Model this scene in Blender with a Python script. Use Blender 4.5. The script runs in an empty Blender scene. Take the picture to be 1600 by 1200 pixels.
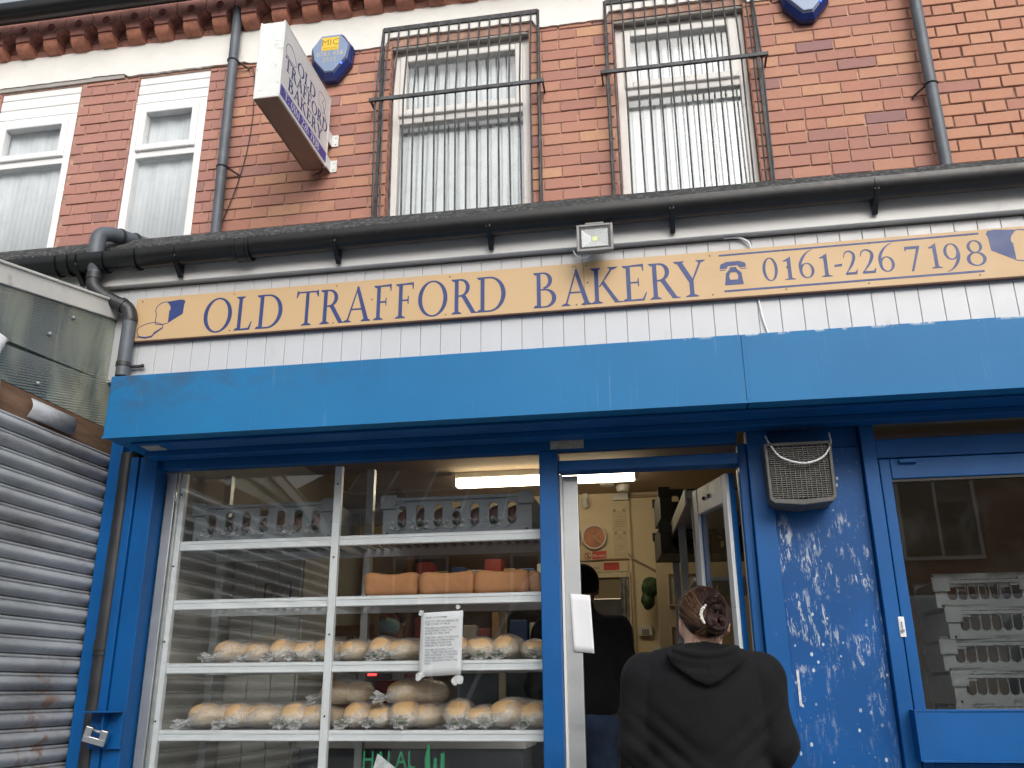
import bpy, bmesh, math, random
import numpy as np
from mathutils import Vector, Matrix, noise
random.seed(7)
R = math.radians
S = bpy.context.scene
COL = S.collection

# ---------------------------------------------------------------- camera
cam = bpy.data.cameras.new("camera")
cam.sensor_width = 36.0
cam.lens = 1391.5 / 1600 * 36.0
cam.clip_start = 0.05
cam.clip_end = 500
camo = bpy.data.objects.new("camera", cam)
COL.objects.link(camo)
def cam_matrix(yaw, tilt, roll):
    f = Vector((math.sin(yaw)*math.cos(tilt), math.cos(yaw)*math.cos(tilt), math.sin(tilt)))
    r = Vector((math.cos(yaw), -math.sin(yaw), 0)); u = r.cross(f)
    r2 = r*math.cos(roll) + u*math.sin(roll); u2 = -r*math.sin(roll) + u*math.cos(roll)
    m = Matrix((r2, u2, -f)).transposed().to_4x4()
    m.translation = (0, 0, 1.30)
    return m
camo.matrix_world = cam_matrix(R(-9.459), R(19.031), R(-0.385))
S.camera = camo

# ---------------------------------------------------------------- world, sun, exposure
SUN_EL, SUN_ROT = R(52), R(200)
w = bpy.data.worlds.new("World"); S.world = w; w.use_nodes = True
nt = w.node_tree; nt.nodes.clear()
sky = nt.nodes.new("ShaderNodeTexSky"); sky.sky_type = 'NISHITA'; sky.sun_disc = False
sky.sun_elevation = SUN_EL; sky.sun_rotation = SUN_ROT; sky.air_density = 1.6; sky.dust_density = 6.0; sky.ozone_density = 1.0
hsv = nt.nodes.new("ShaderNodeHueSaturation"); hsv.inputs['Saturation'].default_value = 0.28; hsv.inputs['Value'].default_value = 1.0
nt.links.new(sky.outputs[0], hsv.inputs['Color'])
cl = nt.nodes.new("ShaderNodeTexNoise"); cl.inputs['Scale'].default_value = 2.2; cl.inputs['Detail'].default_value = 6
cr = nt.nodes.new("ShaderNodeValToRGB"); cr.color_ramp.elements[0].position = .32; cr.color_ramp.elements[0].color = (.72,.75,.80,1)
cr.color_ramp.elements[1].position = .68; cr.color_ramp.elements[1].color = (1.25,1.25,1.25,1)
nt.links.new(cl.outputs[0], cr.inputs[0])
mx = nt.nodes.new("ShaderNodeMix"); mx.data_type = 'RGBA'; mx.blend_type = 'MULTIPLY'; mx.inputs[0].default_value = 1
nt.links.new(hsv.outputs[0], mx.inputs[6]); nt.links.new(cr.outputs[0], mx.inputs[7])
bg = nt.nodes.new("ShaderNodeBackground"); bg.inputs[1].default_value = 0.15
nt.links.new(mx.outputs[2], bg.inputs[0])
wo = nt.nodes.new("ShaderNodeOutputWorld"); nt.links.new(bg.outputs[0], wo.inputs[0])

sl = bpy.data.lights.new("sun", 'SUN'); sl.energy = 0.9; sl.angle = R(75); sl.color = (1, .96, .9)
so = bpy.data.objects.new("sun", sl); COL.objects.link(so)
# the sun stands behind the photographer (towards -Y), high: light travels to +Y and down
sd = Vector((-.42, 1.0, -.66)).normalized()
so.rotation_euler = sd.to_track_quat('-Z', 'Y').to_euler()
SUN_EL = math.asin(-sd.z)
sky.sun_elevation = SUN_EL
sky.sun_rotation = math.atan2(-sd.x, -sd.y)
S.view_settings.view_transform = 'Standard'
S.view_settings.look = 'None'
S.view_settings.gamma = 1
S.view_settings.exposure = 0.20
S.cycles.max_bounces = 8
S.cycles.transparent_max_bounces = 24
S.cycles.sample_clamp_indirect = 4
S.cycles.caustics_reflective = False
S.cycles.caustics_refractive = False

# ---------------------------------------------------------------- materials
def newmat(name):
    m = bpy.data.materials.new(name); m.use_nodes = True
    n = m.node_tree.nodes; l = m.node_tree.links
    return m, n, l, n['Principled BSDF']
def addnoise(n, scale, detail=4, rough=.55, vec=None, l=None, dist=0.0):
    t = n.new("ShaderNodeTexNoise"); t.inputs['Scale'].default_value = scale; t.inputs['Detail'].default_value = detail
    t.inputs['Roughness'].default_value = rough; t.inputs['Distortion'].default_value = dist
    if vec is not None: l.new(vec, t.inputs['Vector'])
    return t.outputs[0]
def ramp(n, l, src, a, b, ca=(0,0,0,1), cb=(1,1,1,1)):
    r = n.new("ShaderNodeValToRGB"); r.color_ramp.elements[0].position = a; r.color_ramp.elements[1].position = b
    r.color_ramp.elements[0].color = ca; r.color_ramp.elements[1].color = cb
    l.new(src, r.inputs[0]); return r.outputs[0]
def mixc(n, l, fac, a, b, mode='MIX'):
    m = n.new("ShaderNodeMix"); m.data_type = 'RGBA'; m.blend_type = mode
    for s, v in ((m.inputs[0], fac), (m.inputs[6], a), (m.inputs[7], b)):
        if hasattr(v, 'is_linked'): l.new(v, s)
        elif isinstance(v, (int, float)): s.default_value = v
        else: s.default_value = (v[0], v[1], v[2], 1)
    return m.outputs[2]
def mth(n, l, op, a, b=None, c=None):
    m = n.new("ShaderNodeMath"); m.operation = op
    for i, v in enumerate((a, b, c)):
        if v is None: continue
        if hasattr(v, 'is_linked'): l.new(v, m.inputs[i])
        else: m.inputs[i].default_value = v
    return m.outputs[0]
def coords(n, l, scale=(1,1,1), world=True):
    if world:
        g = n.new("ShaderNodeNewGeometry"); o = g.outputs['Position']
    else:
        g = n.new("ShaderNodeTexCoord"); o = g.outputs['Object']
    mp = n.new("ShaderNodeMapping"); mp.inputs['Scale'].default_value = scale
    l.new(o, mp.inputs['Vector']); return mp.outputs[0]
def bump(n, l, bs, h, strength=.3, dist=.002):
    b = n.new("ShaderNodeBump"); b.inputs['Strength'].default_value = strength; b.inputs['Distance'].default_value = dist
    l.new(h, b.inputs['Height']); l.new(b.outputs[0], bs.inputs['Normal']); return b
def M(name, col, rough=.6, metal=0.0, var=.12, vscale=5, dirt=None, dscale=3, damt=.5, bmp=.15, bscale=60, world=True, spec=.5, stretch=(1,1,1), rvar=.15):
    """general procedural material: base colour with soft variation, optional dirt of its own colour, fine bump"""
    m, n, l, b = newmat(name)
    v = coords(n, l, stretch, world)
    n1 = addnoise(n, vscale, 5, .6, v, l)
    dark = tuple(c*(1-var*1.6) for c in col); lite = tuple(min(1, c*(1+var)) for c in col)
    c = mixc(n, l, ramp(n, l, n1, .3, .7), dark, lite)
    if dirt:
        n2 = addnoise(n, dscale, 8, .7, v, l, .4)
        f = ramp(n, l, n2, 1-damt, min(1, 1-damt+.22))
        c = mixc(n, l, f, c, dirt)
    l.new(c, b.inputs['Base Color'])
    n3 = addnoise(n, vscale*3, 4, .6, v, l)
    r = n.new("ShaderNodeMapRange"); l.new(n3, r.inputs[0]); r.inputs[3].default_value = max(.03, rough-rvar); r.inputs[4].default_value = min(1, rough+rvar)
    l.new(r.outputs[0], b.inputs['Roughness'])
    b.inputs['Metallic'].default_value = metal
    b.inputs['Specular IOR Level'].default_value = spec
    if bmp: bump(n, l, b, addnoise(n, bscale, 4, .6, v, l), bmp)
    return m
def glass(name, tint=(.9,.95,.95), ior=1.55, extra=0.0, rough=0.0, dirt=0.04):
    m, n, l, b = newmat(name); n.remove(b)
    out = n['Material Output']
    tr = n.new("ShaderNodeBsdfTransparent"); tr.inputs[0].default_value = (*tint, 1)
    gl = n.new("ShaderNodeBsdfGlossy"); gl.inputs['Roughness'].default_value = rough
    v = coords(n, l)
    bn = n.new("ShaderNodeBump"); bn.inputs['Strength'].default_value = .008; bn.inputs['Distance'].default_value = .05
    l.new(addnoise(n, 1.1, 2, .5, v, l), bn.inputs['Height']); l.new(bn.outputs[0], gl.inputs['Normal'])
    fr = n.new("ShaderNodeFresnel"); gb = n.new("ShaderNodeNewGeometry")
    l.new(mth(n, l, 'ADD', mth(n, l, 'MULTIPLY', gb.outputs['Backfacing'], 1/ior-ior), ior), fr.inputs[0])
    f = mth(n, l, 'ADD', fr.outputs[0], extra)
    ms = n.new("ShaderNodeMixShader"); l.new(f, ms.inputs[0]); l.new(tr.outputs[0], ms.inputs[1]); l.new(gl.outputs[0], ms.inputs[2])
    df = n.new("ShaderNodeBsdfDiffuse"); df.inputs[0].default_value = (.55,.57,.57,1)
    dm = ramp(n, l, addnoise(n, 6, 8, .7, v, l, .6), .45, .9)
    m2 = n.new("ShaderNodeMixShader"); l.new(mth(n, l, 'MULTIPLY', dm, dirt*2), m2.inputs[0]); l.new(ms.outputs[0], m2.inputs[1]); l.new(df.outputs[0], m2.inputs[2])
    l.new(m2.outputs[0], out.inputs[0]); return m
def emis(name, col, st):
    m, n, l, b = newmat(name); b.inputs['Base Color'].default_value = (*col, 1)
    b.inputs['Emission Color'].default_value = (*col, 1); b.inputs['Emission Strength'].default_value = st; return m

def brickmat(name, cols):
    """brick face: each brick's own tint is a colour attribute, plus firing marks"""
    m, n, l, b = newmat(name)
    a = n.new("ShaderNodeAttribute"); a.attribute_name = 'tint'; a.attribute_type = 'GEOMETRY'
    r = n.new("ShaderNodeValToRGB"); r.color_ramp.interpolation = 'LINEAR'
    el = r.color_ramp.elements
    el[0].position = 0; el[0].color = (*cols[0], 1); el[1].position = 1; el[1].color = (*cols[-1], 1)
    for i, c in enumerate(cols[1:-1]):
        e = el.new((i+1)/(len(cols)-1)); e.color = (*c, 1)
    l.new(a.outputs['Fac'], r.inputs[0])
    v = coords(n, l)
    n1 = addnoise(n, 16, 6, .7, v, l, .3)
    c = mixc(n, l, ramp(n, l, n1, .35, .75), r.outputs[0], mixc(n, l, .28, r.outputs[0], (.33,.16,.135)))
    n2 = addnoise(n, 90, 4, .7, v, l)
    c = mixc(n, l, ramp(n, l, n2, .62, .74), c, (.16,.06,.05))
    n4 = addnoise(n, 1.3, 6, .6, v, l)
    c = mixc(n, l, mth(n, l, 'MULTIPLY', ramp(n, l, n4, .5, .8), .35), c, (.45,.25,.21))
    l.new(c, b.inputs['Base Color']); b.inputs['Roughness'].default_value = .8; b.inputs['Specular IOR Level'].default_value = .3
    bump(n, l, b, addnoise(n, 130, 6, .7, v, l), .4, .003)
    return m
m_brick = brickmat('red_brick', [(0.197,0.135,0.168),(0.355,0.187,0.159),(0.435,0.213,0.159),(0.493,0.265,0.177),(0.552,0.316,0.197)])
m_brick_l = brickmat('deep_red_brick', [(0.230,0.152,0.168),(0.355,0.183,0.157),(0.417,0.211,0.178),(0.438,0.222,0.178),(0.479,0.260,0.198)])
m_brick_r = brickmat('orange_brick', [(0.242,0.165,0.216),(0.410,0.197,0.150),(0.484,0.245,0.159),(0.503,0.268,0.177),(0.530,0.308,0.206)])
m_mortar = M('mortar', (.44,.27,.21), .95, var=.25, vscale=20, bmp=.6, bscale=200, dirt=(.36,.22,.18), dscale=5, damt=.5)
m_mortar_d = M('dark_mortar', (.16,.085,.065), .95, var=.3, vscale=12, bmp=.6, bscale=200, dirt=(.35,.25,.2), dscale=4, damt=.5)
m_terra = M('terracotta', (.46,.19,.125), .75, var=.2, vscale=14, dirt=(.22,.08,.07), dscale=10, damt=.5, bmp=.5, bscale=120)
m_terra_d = M('weathered_terracotta', (.40,.185,.155), .8, var=.2, vscale=14, dirt=(.2,.09,.08), dscale=12, damt=.5, bmp=.5, bscale=120)
m_white = M('white_masonry_paint', (.80,.79,.76), .6, var=.05, vscale=3, dirt=(.50,.49,.47), dscale=9, damt=.38, bmp=.5, bscale=40)
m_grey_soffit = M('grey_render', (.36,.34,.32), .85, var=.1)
m_upvc = M('white_plastic', (.80,.81,.82), .35, var=.03, vscale=4, dirt=(.55,.54,.50), dscale=7, damt=.40, bmp=.03)
m_upvc_old = M('weathered_white_plastic', (.66,.66,.63), .5, var=.06, vscale=6, dirt=(.20,.19,.17), dscale=11, damt=.42, bmp=.1)
m_black = M('black_plastic', (.006,.0065,.008), .36, var=.3, vscale=10, dirt=(.06,.06,.058), dscale=9, damt=.27, bmp=.05)
m_pipe = M('grey_pipe_plastic', (.095,.112,.135), .5, var=.15, vscale=8, dirt=(.05,.05,.055), dscale=9, damt=.42, bmp=.1)
m_darkpipe = M('dark_pipe', (.028,.030,.034), .45, var=.3, vscale=8, dirt=(.09,.085,.08), dscale=7, damt=.36, bmp=.1)
m_felt = M('roof_felt', (.035,.037,.04), .95, var=.5, vscale=60, dirt=(.20,.21,.20), dscale=45, damt=.50, bmp=1, bscale=150)
m_alu = M('aluminium', (.52,.54,.55), .38, .75, var=.05, vscale=6, dirt=(.30,.30,.29), dscale=8, damt=.36, bmp=.05, stretch=(.3,1,1))
m_alu_p = M('anodised_shelf_edge', (.78,.81,.83), .42, .12, var=.05, vscale=6, bmp=.05)
m_steel = M('galvanised_steel', (.33,.35,.37), .42, .5, var=.2, vscale=7, dirt=(.12,.11,.105), dscale=2.4, damt=.45, bmp=.2)
m_iron = M('weathered_iron_bar', (.072,.074,.080), .6, .3, var=.4, vscale=20, dirt=(.12,.09,.08), dscale=14, damt=.36, bmp=.3)
m_sticker = M('grey_sticker', (.40,.40,.38), .6, var=.25, vscale=60)
m_black_void = M('dark_room_lining', (.02,.02,.022), .9, var=.1, bmp=0)
m_blind = M('white_fabric_blind', (.78,.80,.82), .8, var=.05, vscale=3, bmp=.2, bscale=300)
m_net = M('white_net_curtain', (.74,.75,.77), .85, var=.08, vscale=6, bmp=.2, bscale=200, stretch=(4,1,.4))
m_blue_text = M('royal_blue_vinyl', (.016,.040,.17), .45, var=.12, vscale=9, bmp=.05)
m_navy = M('navy_vinyl', (.03,.035,.16), .5, var=.1, bmp=.03)
m_cream_sign = M('sign_cream', (.565,.385,.205), .5, var=.05, vscale=1.2, dirt=(.50,.34,.18), dscale=5, damt=.4, bmp=.04)
m_paper = M('white_paper', (.78,.79,.82), .8, var=.03, vscale=4, bmp=.1, bscale=25)
m_ink = M('grey_ink', (.16,.17,.20), .9, var=.2, vscale=40, bmp=0)
m_tape = M('clear_tape', (.62,.64,.66), .25, var=.2, vscale=40, bmp=.4, bscale=60)
m_glass = glass('shop_glass', (.97,.985,.985), 1.50, 0.035, dirt=.012)
m_glass_w = glass('display_window_glass', (.975,.985,.985), 1.50, 0.018, dirt=.012)
m_glass_up = glass('upstairs_glass', (.97,.985,.99), 1.55, 0.03)
m_skirt = M('plain_red', (.45,.03,.03), .6)

def bluepaint(name, base, scuff=False):
    m, n, l, b = newmat(name)
    v = coords(n, l)
    n1 = addnoise(n, 2.5, 5, .6, v, l)
    c = mixc(n, l, ramp(n, l, n1, .3, .7), tuple(x*.82 for x in base), tuple(min(1, x*1.12) for x in base))
    # fine chips and rubs of the paint
    vs = coords(n, l, (9, 9, 3.2)); n2 = addnoise(n, 4.2, 10, .78, vs, l, .8)
    c = mixc(n, l, mth(n, l, 'MULTIPLY', ramp(n, l, n2, .665, .72), .55), c, (.32,.42,.52))
    n3 = addnoise(n, 9, 10, .75, v, l, .5)
    c = mixc(n, l, mth(n, l, 'MULTIPLY', ramp(n, l, n3, .66, .78), .5), c, tuple(x*.35 for x in base))
    if scuff:
        sx = n.new("ShaderNodeSeparateXYZ"); l.new(coords(n, l), sx.inputs[0])
        # torn poster remains: clustered white flakes, denser in the upper half
        big = ramp(n, l, addnoise(n, 7.5, 4, .55, coords(n, l, (1.0, 1, .75)), l, .3), .50, .60)
        zf = n.new("ShaderNodeMapRange"); l.new(sx.outputs[2], zf.inputs[0]); zf.inputs[1].default_value = 1.10; zf.inputs[2].default_value = 1.70; zf.inputs[3].default_value = .15
        zt_ = n.new("ShaderNodeMapRange"); l.new(sx.outputs[2], zt_.inputs[0]); zt_.inputs[1].default_value = 2.03; zt_.inputs[2].default_value = 1.97
        big = mth(n, l, 'MULTIPLY', mth(n, l, 'MULTIPLY', big, zf.outputs[0]), zt_.outputs[0])
        mpp = n.new("ShaderNodeMapping"); mpp.inputs['Rotation'].default_value = (0, R(14), 0); mpp.inputs['Scale'].default_value = (1.9, 1, .42); gg = n.new("ShaderNodeNewGeometry"); l.new(gg.outputs['Position'], mpp.inputs['Vector'])
        fl = ramp(n, l, addnoise(n, 30, 9, .76, mpp.outputs[0], l, .7), .53, .57)
        c = mixc(n, l, mth(n, l, 'MULTIPLY', big, fl), c, (.50,.56,.60))
        tiny = ramp(n, l, addnoise(n, 60, 6, .7, v, l, .5), .66, .69)
        c = mixc(n, l, mth(n, l, 'MULTIPLY', tiny, .75), c, (.42,.52,.60))
        vo = n.new("ShaderNodeTexVoronoi"); vo.inputs['Scale'].default_value = 22; l.new(coords(n, l, (1.1,1,.8)), vo.inputs['Vector'])
        dot = ramp(n, l, vo.outputs['Distance'], .12, .16, (1,1,1,1), (0,0,0,1))
        keep = ramp(n, l, addnoise(n, 3.1, 3, .5, coords(n, l, (1,1,1)), l), .46, .54)
        c = mixc(n, l, mth(n, l, 'MULTIPLY', mth(n, l, 'MULTIPLY', dot, keep), .9), c, (.5,.6,.66))
    l.new(c, b.inputs['Base Color'])
    rr = n.new("ShaderNodeMapRange"); l.new(addnoise(n, 8, 5, .6, v, l), rr.inputs[0]); rr.inputs[3].default_value = .32; rr.inputs[4].default_value = .6
    l.new(rr.outputs[0], b.inputs['Roughness']); b.inputs['Specular IOR Level'].default_value = .35
    bump(n, l, b, addnoise(n, 50, 5, .6, v, l), .12)
    return m
m_blue = bluepaint('blue_gloss_paint', (.001,.088,.30))
m_blue_panel = bluepaint('scuffed_blue_paint', (.001,.078,.28), True)

def boxpaint():
    """shutter box: sky-blue powder coat, grime along its top-left, drips"""
    m, n, l, b = newmat('shutter_box_paint')
    v = coords(n, l)
    sx = n.new("ShaderNodeSeparateXYZ"); l.new(v, sx.inputs[0])
    n1 = addnoise(n, 1.1, 4, .6, v, l)
    c = mixc(n, l, ramp(n, l, n1, .3, .7), (.008,.140,.345), (.012,.172,.40))
    mr = n.new("ShaderNodeMapRange"); l.new(sx.outputs[0], mr.inputs[0]); mr.inputs[1].default_value = -2.5; mr.inputs[2].default_value = -1.0; mr.inputs[3].default_value = 1.0; mr.inputs[4].default_value = 0.08
    mz = n.new("ShaderNodeMapRange"); l.new(sx.outputs[2], mz.inputs[0]); mz.inputs[1].default_value = 2.45; mz.inputs[2].default_value = 2.70; mz.inputs[3].default_value = .12; mz.inputs[4].default_value = 1.0
    g = addnoise(n, 5.5, 10, .72, coords(n, l, (1.3,1,2.2)), l, .4)
    f = mth(n, l, 'MULTIPLY', mth(n, l, 'MULTIPLY', mr.outputs[0], mz.outputs[0]), ramp(n, l, g, .42, .72))
    c = mixc(n, l, f, c, (.055,.06,.07))
    st = ramp(n, l, addnoise(n, 2.0, 6, .7, coords(n, l, (16,1,.9)), l), .60, .72)
    c = mixc(n, l, mth(n, l, 'MULTIPLY', st, .22), c, (.22,.40,.55))
    tp = n.new("ShaderNodeMapRange"); l.new(sx.outputs[2], tp.inputs[0]); tp.inputs[1].default_value = 2.685; tp.inputs[2].default_value = 2.70
    fl = ramp(n, l, addnoise(n, 12, 8, .7, v, l), .52, .56)
    xm = n.new("ShaderNodeMapRange"); l.new(sx.outputs[0], xm.inputs[0]); xm.inputs[1].default_value = -.2; xm.inputs[2].default_value = .4
    c = mixc(n, l, mth(n, l, 'MULTIPLY', xm.outputs[0], mth(n, l, 'MULTIPLY', tp.outputs[0], fl)), c, (.55,.62,.66))
    l.new(c, b.inputs['Base Color']); b.inputs['Roughness'].default_value = .5; b.inputs['Specular IOR Level'].default_value = .3
    bump(n, l, b, addnoise(n, 3, 3, .5, v, l), .08, .01)
    return m
m_box = boxpaint()

# ---------------------------------------------------------------- geometry helpers
class MB:
    """collects shapes and links them as ONE mesh object"""
    def __init__(s): s.v = []; s.f = []; s.m = []; s.t = []
    def add(s, vs, fs, mi=0, tint=.5):
        o = len(s.v); s.v += [tuple(p) for p in vs]
        for f in fs: s.f.append(tuple(i+o for i in f)); s.m.append(mi); s.t.append(tint)
        return s
    def box(s, x0, x1, y0, y1, z0, z1, mi=0, c=0.0, tint=.5):
        if x0 > x1: x0, x1 = x1, x0
        if y0 > y1: y0, y1 = y1, y0
        if z0 > z1: z0, z1 = z1, z0
        vs = [(x,y,z) for z in (z0,z1) for y in (y0,y1) for x in (x0,x1)]
        return s.add(vs, [(0,2,3,1),(4,5,7,6),(0,1,5,4),(2,6,7,3),(0,4,6,2),(1,3,7,5)], mi, tint)
    def obox(s, c, ax, ay, az, mi=0):
        """box about centre c with half-axis vectors"""
        c, ax, ay, az = map(Vector, (c, ax, ay, az))
        vs = [c+sx*ax+sy*ay+sz*az for sz in (-1,1) for sy in (-1,1) for sx in (-1,1)]
        return s.add(vs, [(0,2,3,1),(4,5,7,6),(0,1,5,4),(2,6,7,3),(0,4,6,2),(1,3,7,5)], mi)
    def tube(s, pts, r, seg=12, mi=0, caps=True, closed=False):
        pts = [Vector(p) for p in pts]; n = len(pts)
        rs = r if isinstance(r, (list, tuple)) else [r]*n
        vs = []; prev = None
        for i, p in enumerate(pts):
            if closed: d = pts[(i+1) % n]-pts[i-1]
            else: d = (pts[min(i+1, n-1)]-pts[max(i-1, 0)])
            d = d.normalized() if d.length > 1e-9 else Vector((0,0,1))
            if prev is None:
                a = Vector((0,0,1)) if abs(d.z) < .9 else Vector((1,0,0))
                u = d.cross(a).normalized()
            else:
                u = (prev - d*prev.dot(d)); u = u.normalized() if u.length > 1e-6 else d.orthogonal().normalized()
            prev = u; w_ = d.cross(u)
            for k in range(seg):
                a = 2*math.pi*k/seg; vs.append(p + (u*math.cos(a)+w_*math.sin(a))*rs[i])
        fs = []
        for i in range(n if closed else n-1):
            j = (i+1) % n
            for k in range(seg): fs.append((i*seg+k, i*seg+(k+1)%seg, j*seg+(k+1)%seg, j*seg+k))
        if caps and not closed:
            fs.append(tuple(range(seg-1,-1,-1))); fs.append(tuple((n-1)*seg+k for k in range(seg)))
        return s.add(vs, fs, mi)
    def prism(s, poly, fn, d0, d1, mi=0):
        """poly: 2D outline; fn(u, v, d) -> 3D; extruded between d0 (front) and d1"""
        n = len(poly)
        vs = [fn(u, v, d0) for u, v in poly] + [fn(u, v, d1) for u, v in poly]
        fs = [tuple(range(n)), tuple(range(2*n-1, n-1, -1))] + [(i, i+n, (i+1)%n+n, (i+1)%n) for i in range(n)]
        return s.add(vs, fs, mi)
    def strip(s, a, b, fn, d0, d1, mi=0):
        """ribbon between two polylines a and b (2D), extruded"""
        n = len(a)
        vs = [fn(*p, d0) for p in a]+[fn(*p, d0) for p in b]+[fn(*p, d1) for p in a]+[fn(*p, d1) for p in b]
        fs = []
        for i in range(n-1):
            fs += [(i, i+1, n+i+1, n+i), (2*n+i, 3*n+i, 3*n+i+1, 2*n+i+1), (i, 2*n+i, 2*n+i+1, i+1), (n+i, n+i+1, 3*n+i+1, 3*n+i)]
        fs += [(0, n, 3*n, 2*n), (n-1, 3*n-1, 4*n-1, 2*n-1)]
        return s.add(vs, fs, mi)
    def sphere(s, c, rx, ry=None, rz=None, seg=16, ring=10, mi=0, f=None):
        ry = ry or rx; rz = rz or rx; vs = []; fs = []
        for j in range(ring+1):
            t = math.pi*j/ring
            for i in range(seg):
                a = 2*math.pi*i/seg
                d = Vector((math.sin(t)*math.cos(a), math.sin(t)*math.sin(a), math.cos(t)))
                k = f(d) if f else 1
                vs.append((c[0]+d.x*rx*k, c[1]+d.y*ry*k, c[2]+d.z*rz*k))
        for j in range(ring):
            for i in range(seg):
                fs.append((j*seg+i, (j+1)*seg+i, (j+1)*seg+(i+1)%seg, j*seg+(i+1)%seg))
        return s.add(vs, fs, mi)
    def build(s, name, mats, parent=None, bevel=0, smooth=False, seg=2, fixn=True):
        off = OFF.get(parent.name, Vector((0,0,0))) if parent else Vector((0,0,0))
        me = bpy.data.meshes.new(name)
        me.from_pydata([tuple(Vector(p)-off) for p in s.v], [], s.f)
        if not isinstance(mats, (list, tuple)): mats = [mats]
        for m in mats: me.materials.append(m)
        if len(mats) > 1: me.polygons.foreach_set('material_index', s.m)
        if any(t != .5 for t in s.t):
            at = me.attributes.new('tint', 'FLOAT', 'FACE'); at.data.foreach_set('value', s.t)
        if fixn:
            bm = bmesh.new(); bm.from_mesh(me); bmesh.ops.recalc_face_normals(bm, faces=bm.faces); bm.to_mesh(me); bm.free()
        if smooth:
            me.polygons.foreach_set('use_smooth', [True]*len(me.polygons))
        me.update()
        o = bpy.data.objects.new(name, me); COL.objects.link(o)
        if parent: o.parent = parent
        OFF[o.name] = off
        if smooth == 'auto':
            for p in me.polygons: p.use_smooth = True
            e = o.modifiers.new('edges', 'EDGE_SPLIT'); e.split_angle = R(38)
        if bevel:
            b = o.modifiers.new('bevel', 'BEVEL'); b.width = bevel; b.segments = seg; b.limit_method = 'ANGLE'; b.angle_limit = R(40)
        return o
OFF = {}
def thing(name, label, cat, loc=(0,0,0), group=None):
    o = bpy.data.objects.new(name, None); COL.objects.link(o); o.location = loc; o.empty_display_size = .1
    OFF[o.name] = Vector(loc); o['label'] = label; o['category'] = cat
    if group: o['group'] = group
    return o
def tag(o, label, cat, group=None):
    o['label'] = label; o['category'] = cat
    if group: o['group'] = group
    return o
def struct(o): o['kind'] = 'structure'; return o
def lab(o, label): o['label'] = label; return o
def kids(o): return [c for c in bpy.data.objects if c.parent == o]
def dup(root, loc, label, rotz=None, group=None, kidmap=None):
    r = root.copy(); COL.objects.link(r); r.location = loc; r['label'] = label
    if rotz is not None: r.rotation_euler.z = rotz
    if group: r['group'] = group
    for ch in KIDS[root.name]:
        c = ch.copy(); COL.objects.link(c); c.parent = r
        for g in KIDS.get(ch.name, []):
            d = g.copy(); COL.objects.link(d); d.parent = c
    return r
KIDS = {}
def reg(root):
    KIDS[root.name] = kids(root)
    for k in KIDS[root.name]: KIDS[k.name] = kids(k)
    return root
def bez(pts, n=8):
    """Catmull-Rom smooth path through pts"""
    P_ = [Vector(p) for p in pts]; P_ = [P_[0]*2-P_[1]]+P_+[P_[-1]*2-P_[-2]]; out = []
    for i in range(1, len(P_)-2):
        for k in range(n):
            t = k/n; a, b, c, d = P_[i-1], P_[i], P_[i+1], P_[i+2]
            out.append(.5*((2*b)+(c-a)*t+(2*a-5*b+4*c-d)*t*t+(3*b-a-3*c+d)*t**3))
    out.append(P_[-2]); return out
def textmesh(s, size, fn, d0, name, mat, parent, thick=.0006, align='CENTER', sx=1.0, spacing=1.0):
    """sans lettering turned into a thin mesh; fn(u, v, d) -> world"""
    cu = bpy.data.curves.new('t', 'FONT'); cu.body = s; cu.size = size; cu.align_x = align; cu.align_y = 'CENTER'; cu.resolution_u = 2
    cu.space_character = spacing
    ob = bpy.data.objects.new('t', cu); COL.objects.link(ob)
    dg = bpy.context.evaluated_depsgraph_get(); me = bpy.data.meshes.new_from_object(ob.evaluated_get(dg))
    mb = MB(); mb.add([fn(v.co.x*sx, v.co.y, d0) for v in me.vertices], [tuple(p.vertices) for p in me.polygons])
    COL.objects.unlink(ob); bpy.data.objects.remove(ob); bpy.data.curves.remove(cu); bpy.data.meshes.remove(me)
    return mb
def solid(o, t):
    m = o.modifiers.new('thick', 'SOLIDIFY'); m.thickness = t; m.offset = 0; return o

# signed-distance modelling for bodies and clothes -> one continuous mesh
def sd_cone(P, a, b, ra, rb):
    a = np.array(a, float); b = np.array(b, float); ba = b-a
    t = np.clip(((P-a)@ba)/max(ba@ba, 1e-9), 0, 1)
    return np.linalg.norm(P-a-t[:, None]*ba, axis=1)-(ra+(rb-ra)*t)
def sd_ell(P, c, r, rot=None):
    q = P-np.array(c, float)
    if rot is not None: q = q@np.array(rot)
    r = np.array(r, float); k0 = np.linalg.norm(q/r, axis=1); k1 = np.linalg.norm(q/(r*r), axis=1)
    return k0*(k0-1)/np.maximum(k1, 1e-9)
def smin(a, b, k):
    h = np.clip(.5+.5*(b-a)/k, 0, 1); return b+(a-b)*h-k*h*(1-h)
def rotm(rx=0, ry=0, rz=0):
    return np.array((Matrix.Rotation(R(rz), 3, 'Z')@Matrix.Rotation(R(ry), 3, 'Y')@Matrix.Rotation(R(rx), 3, 'X')))
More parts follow.
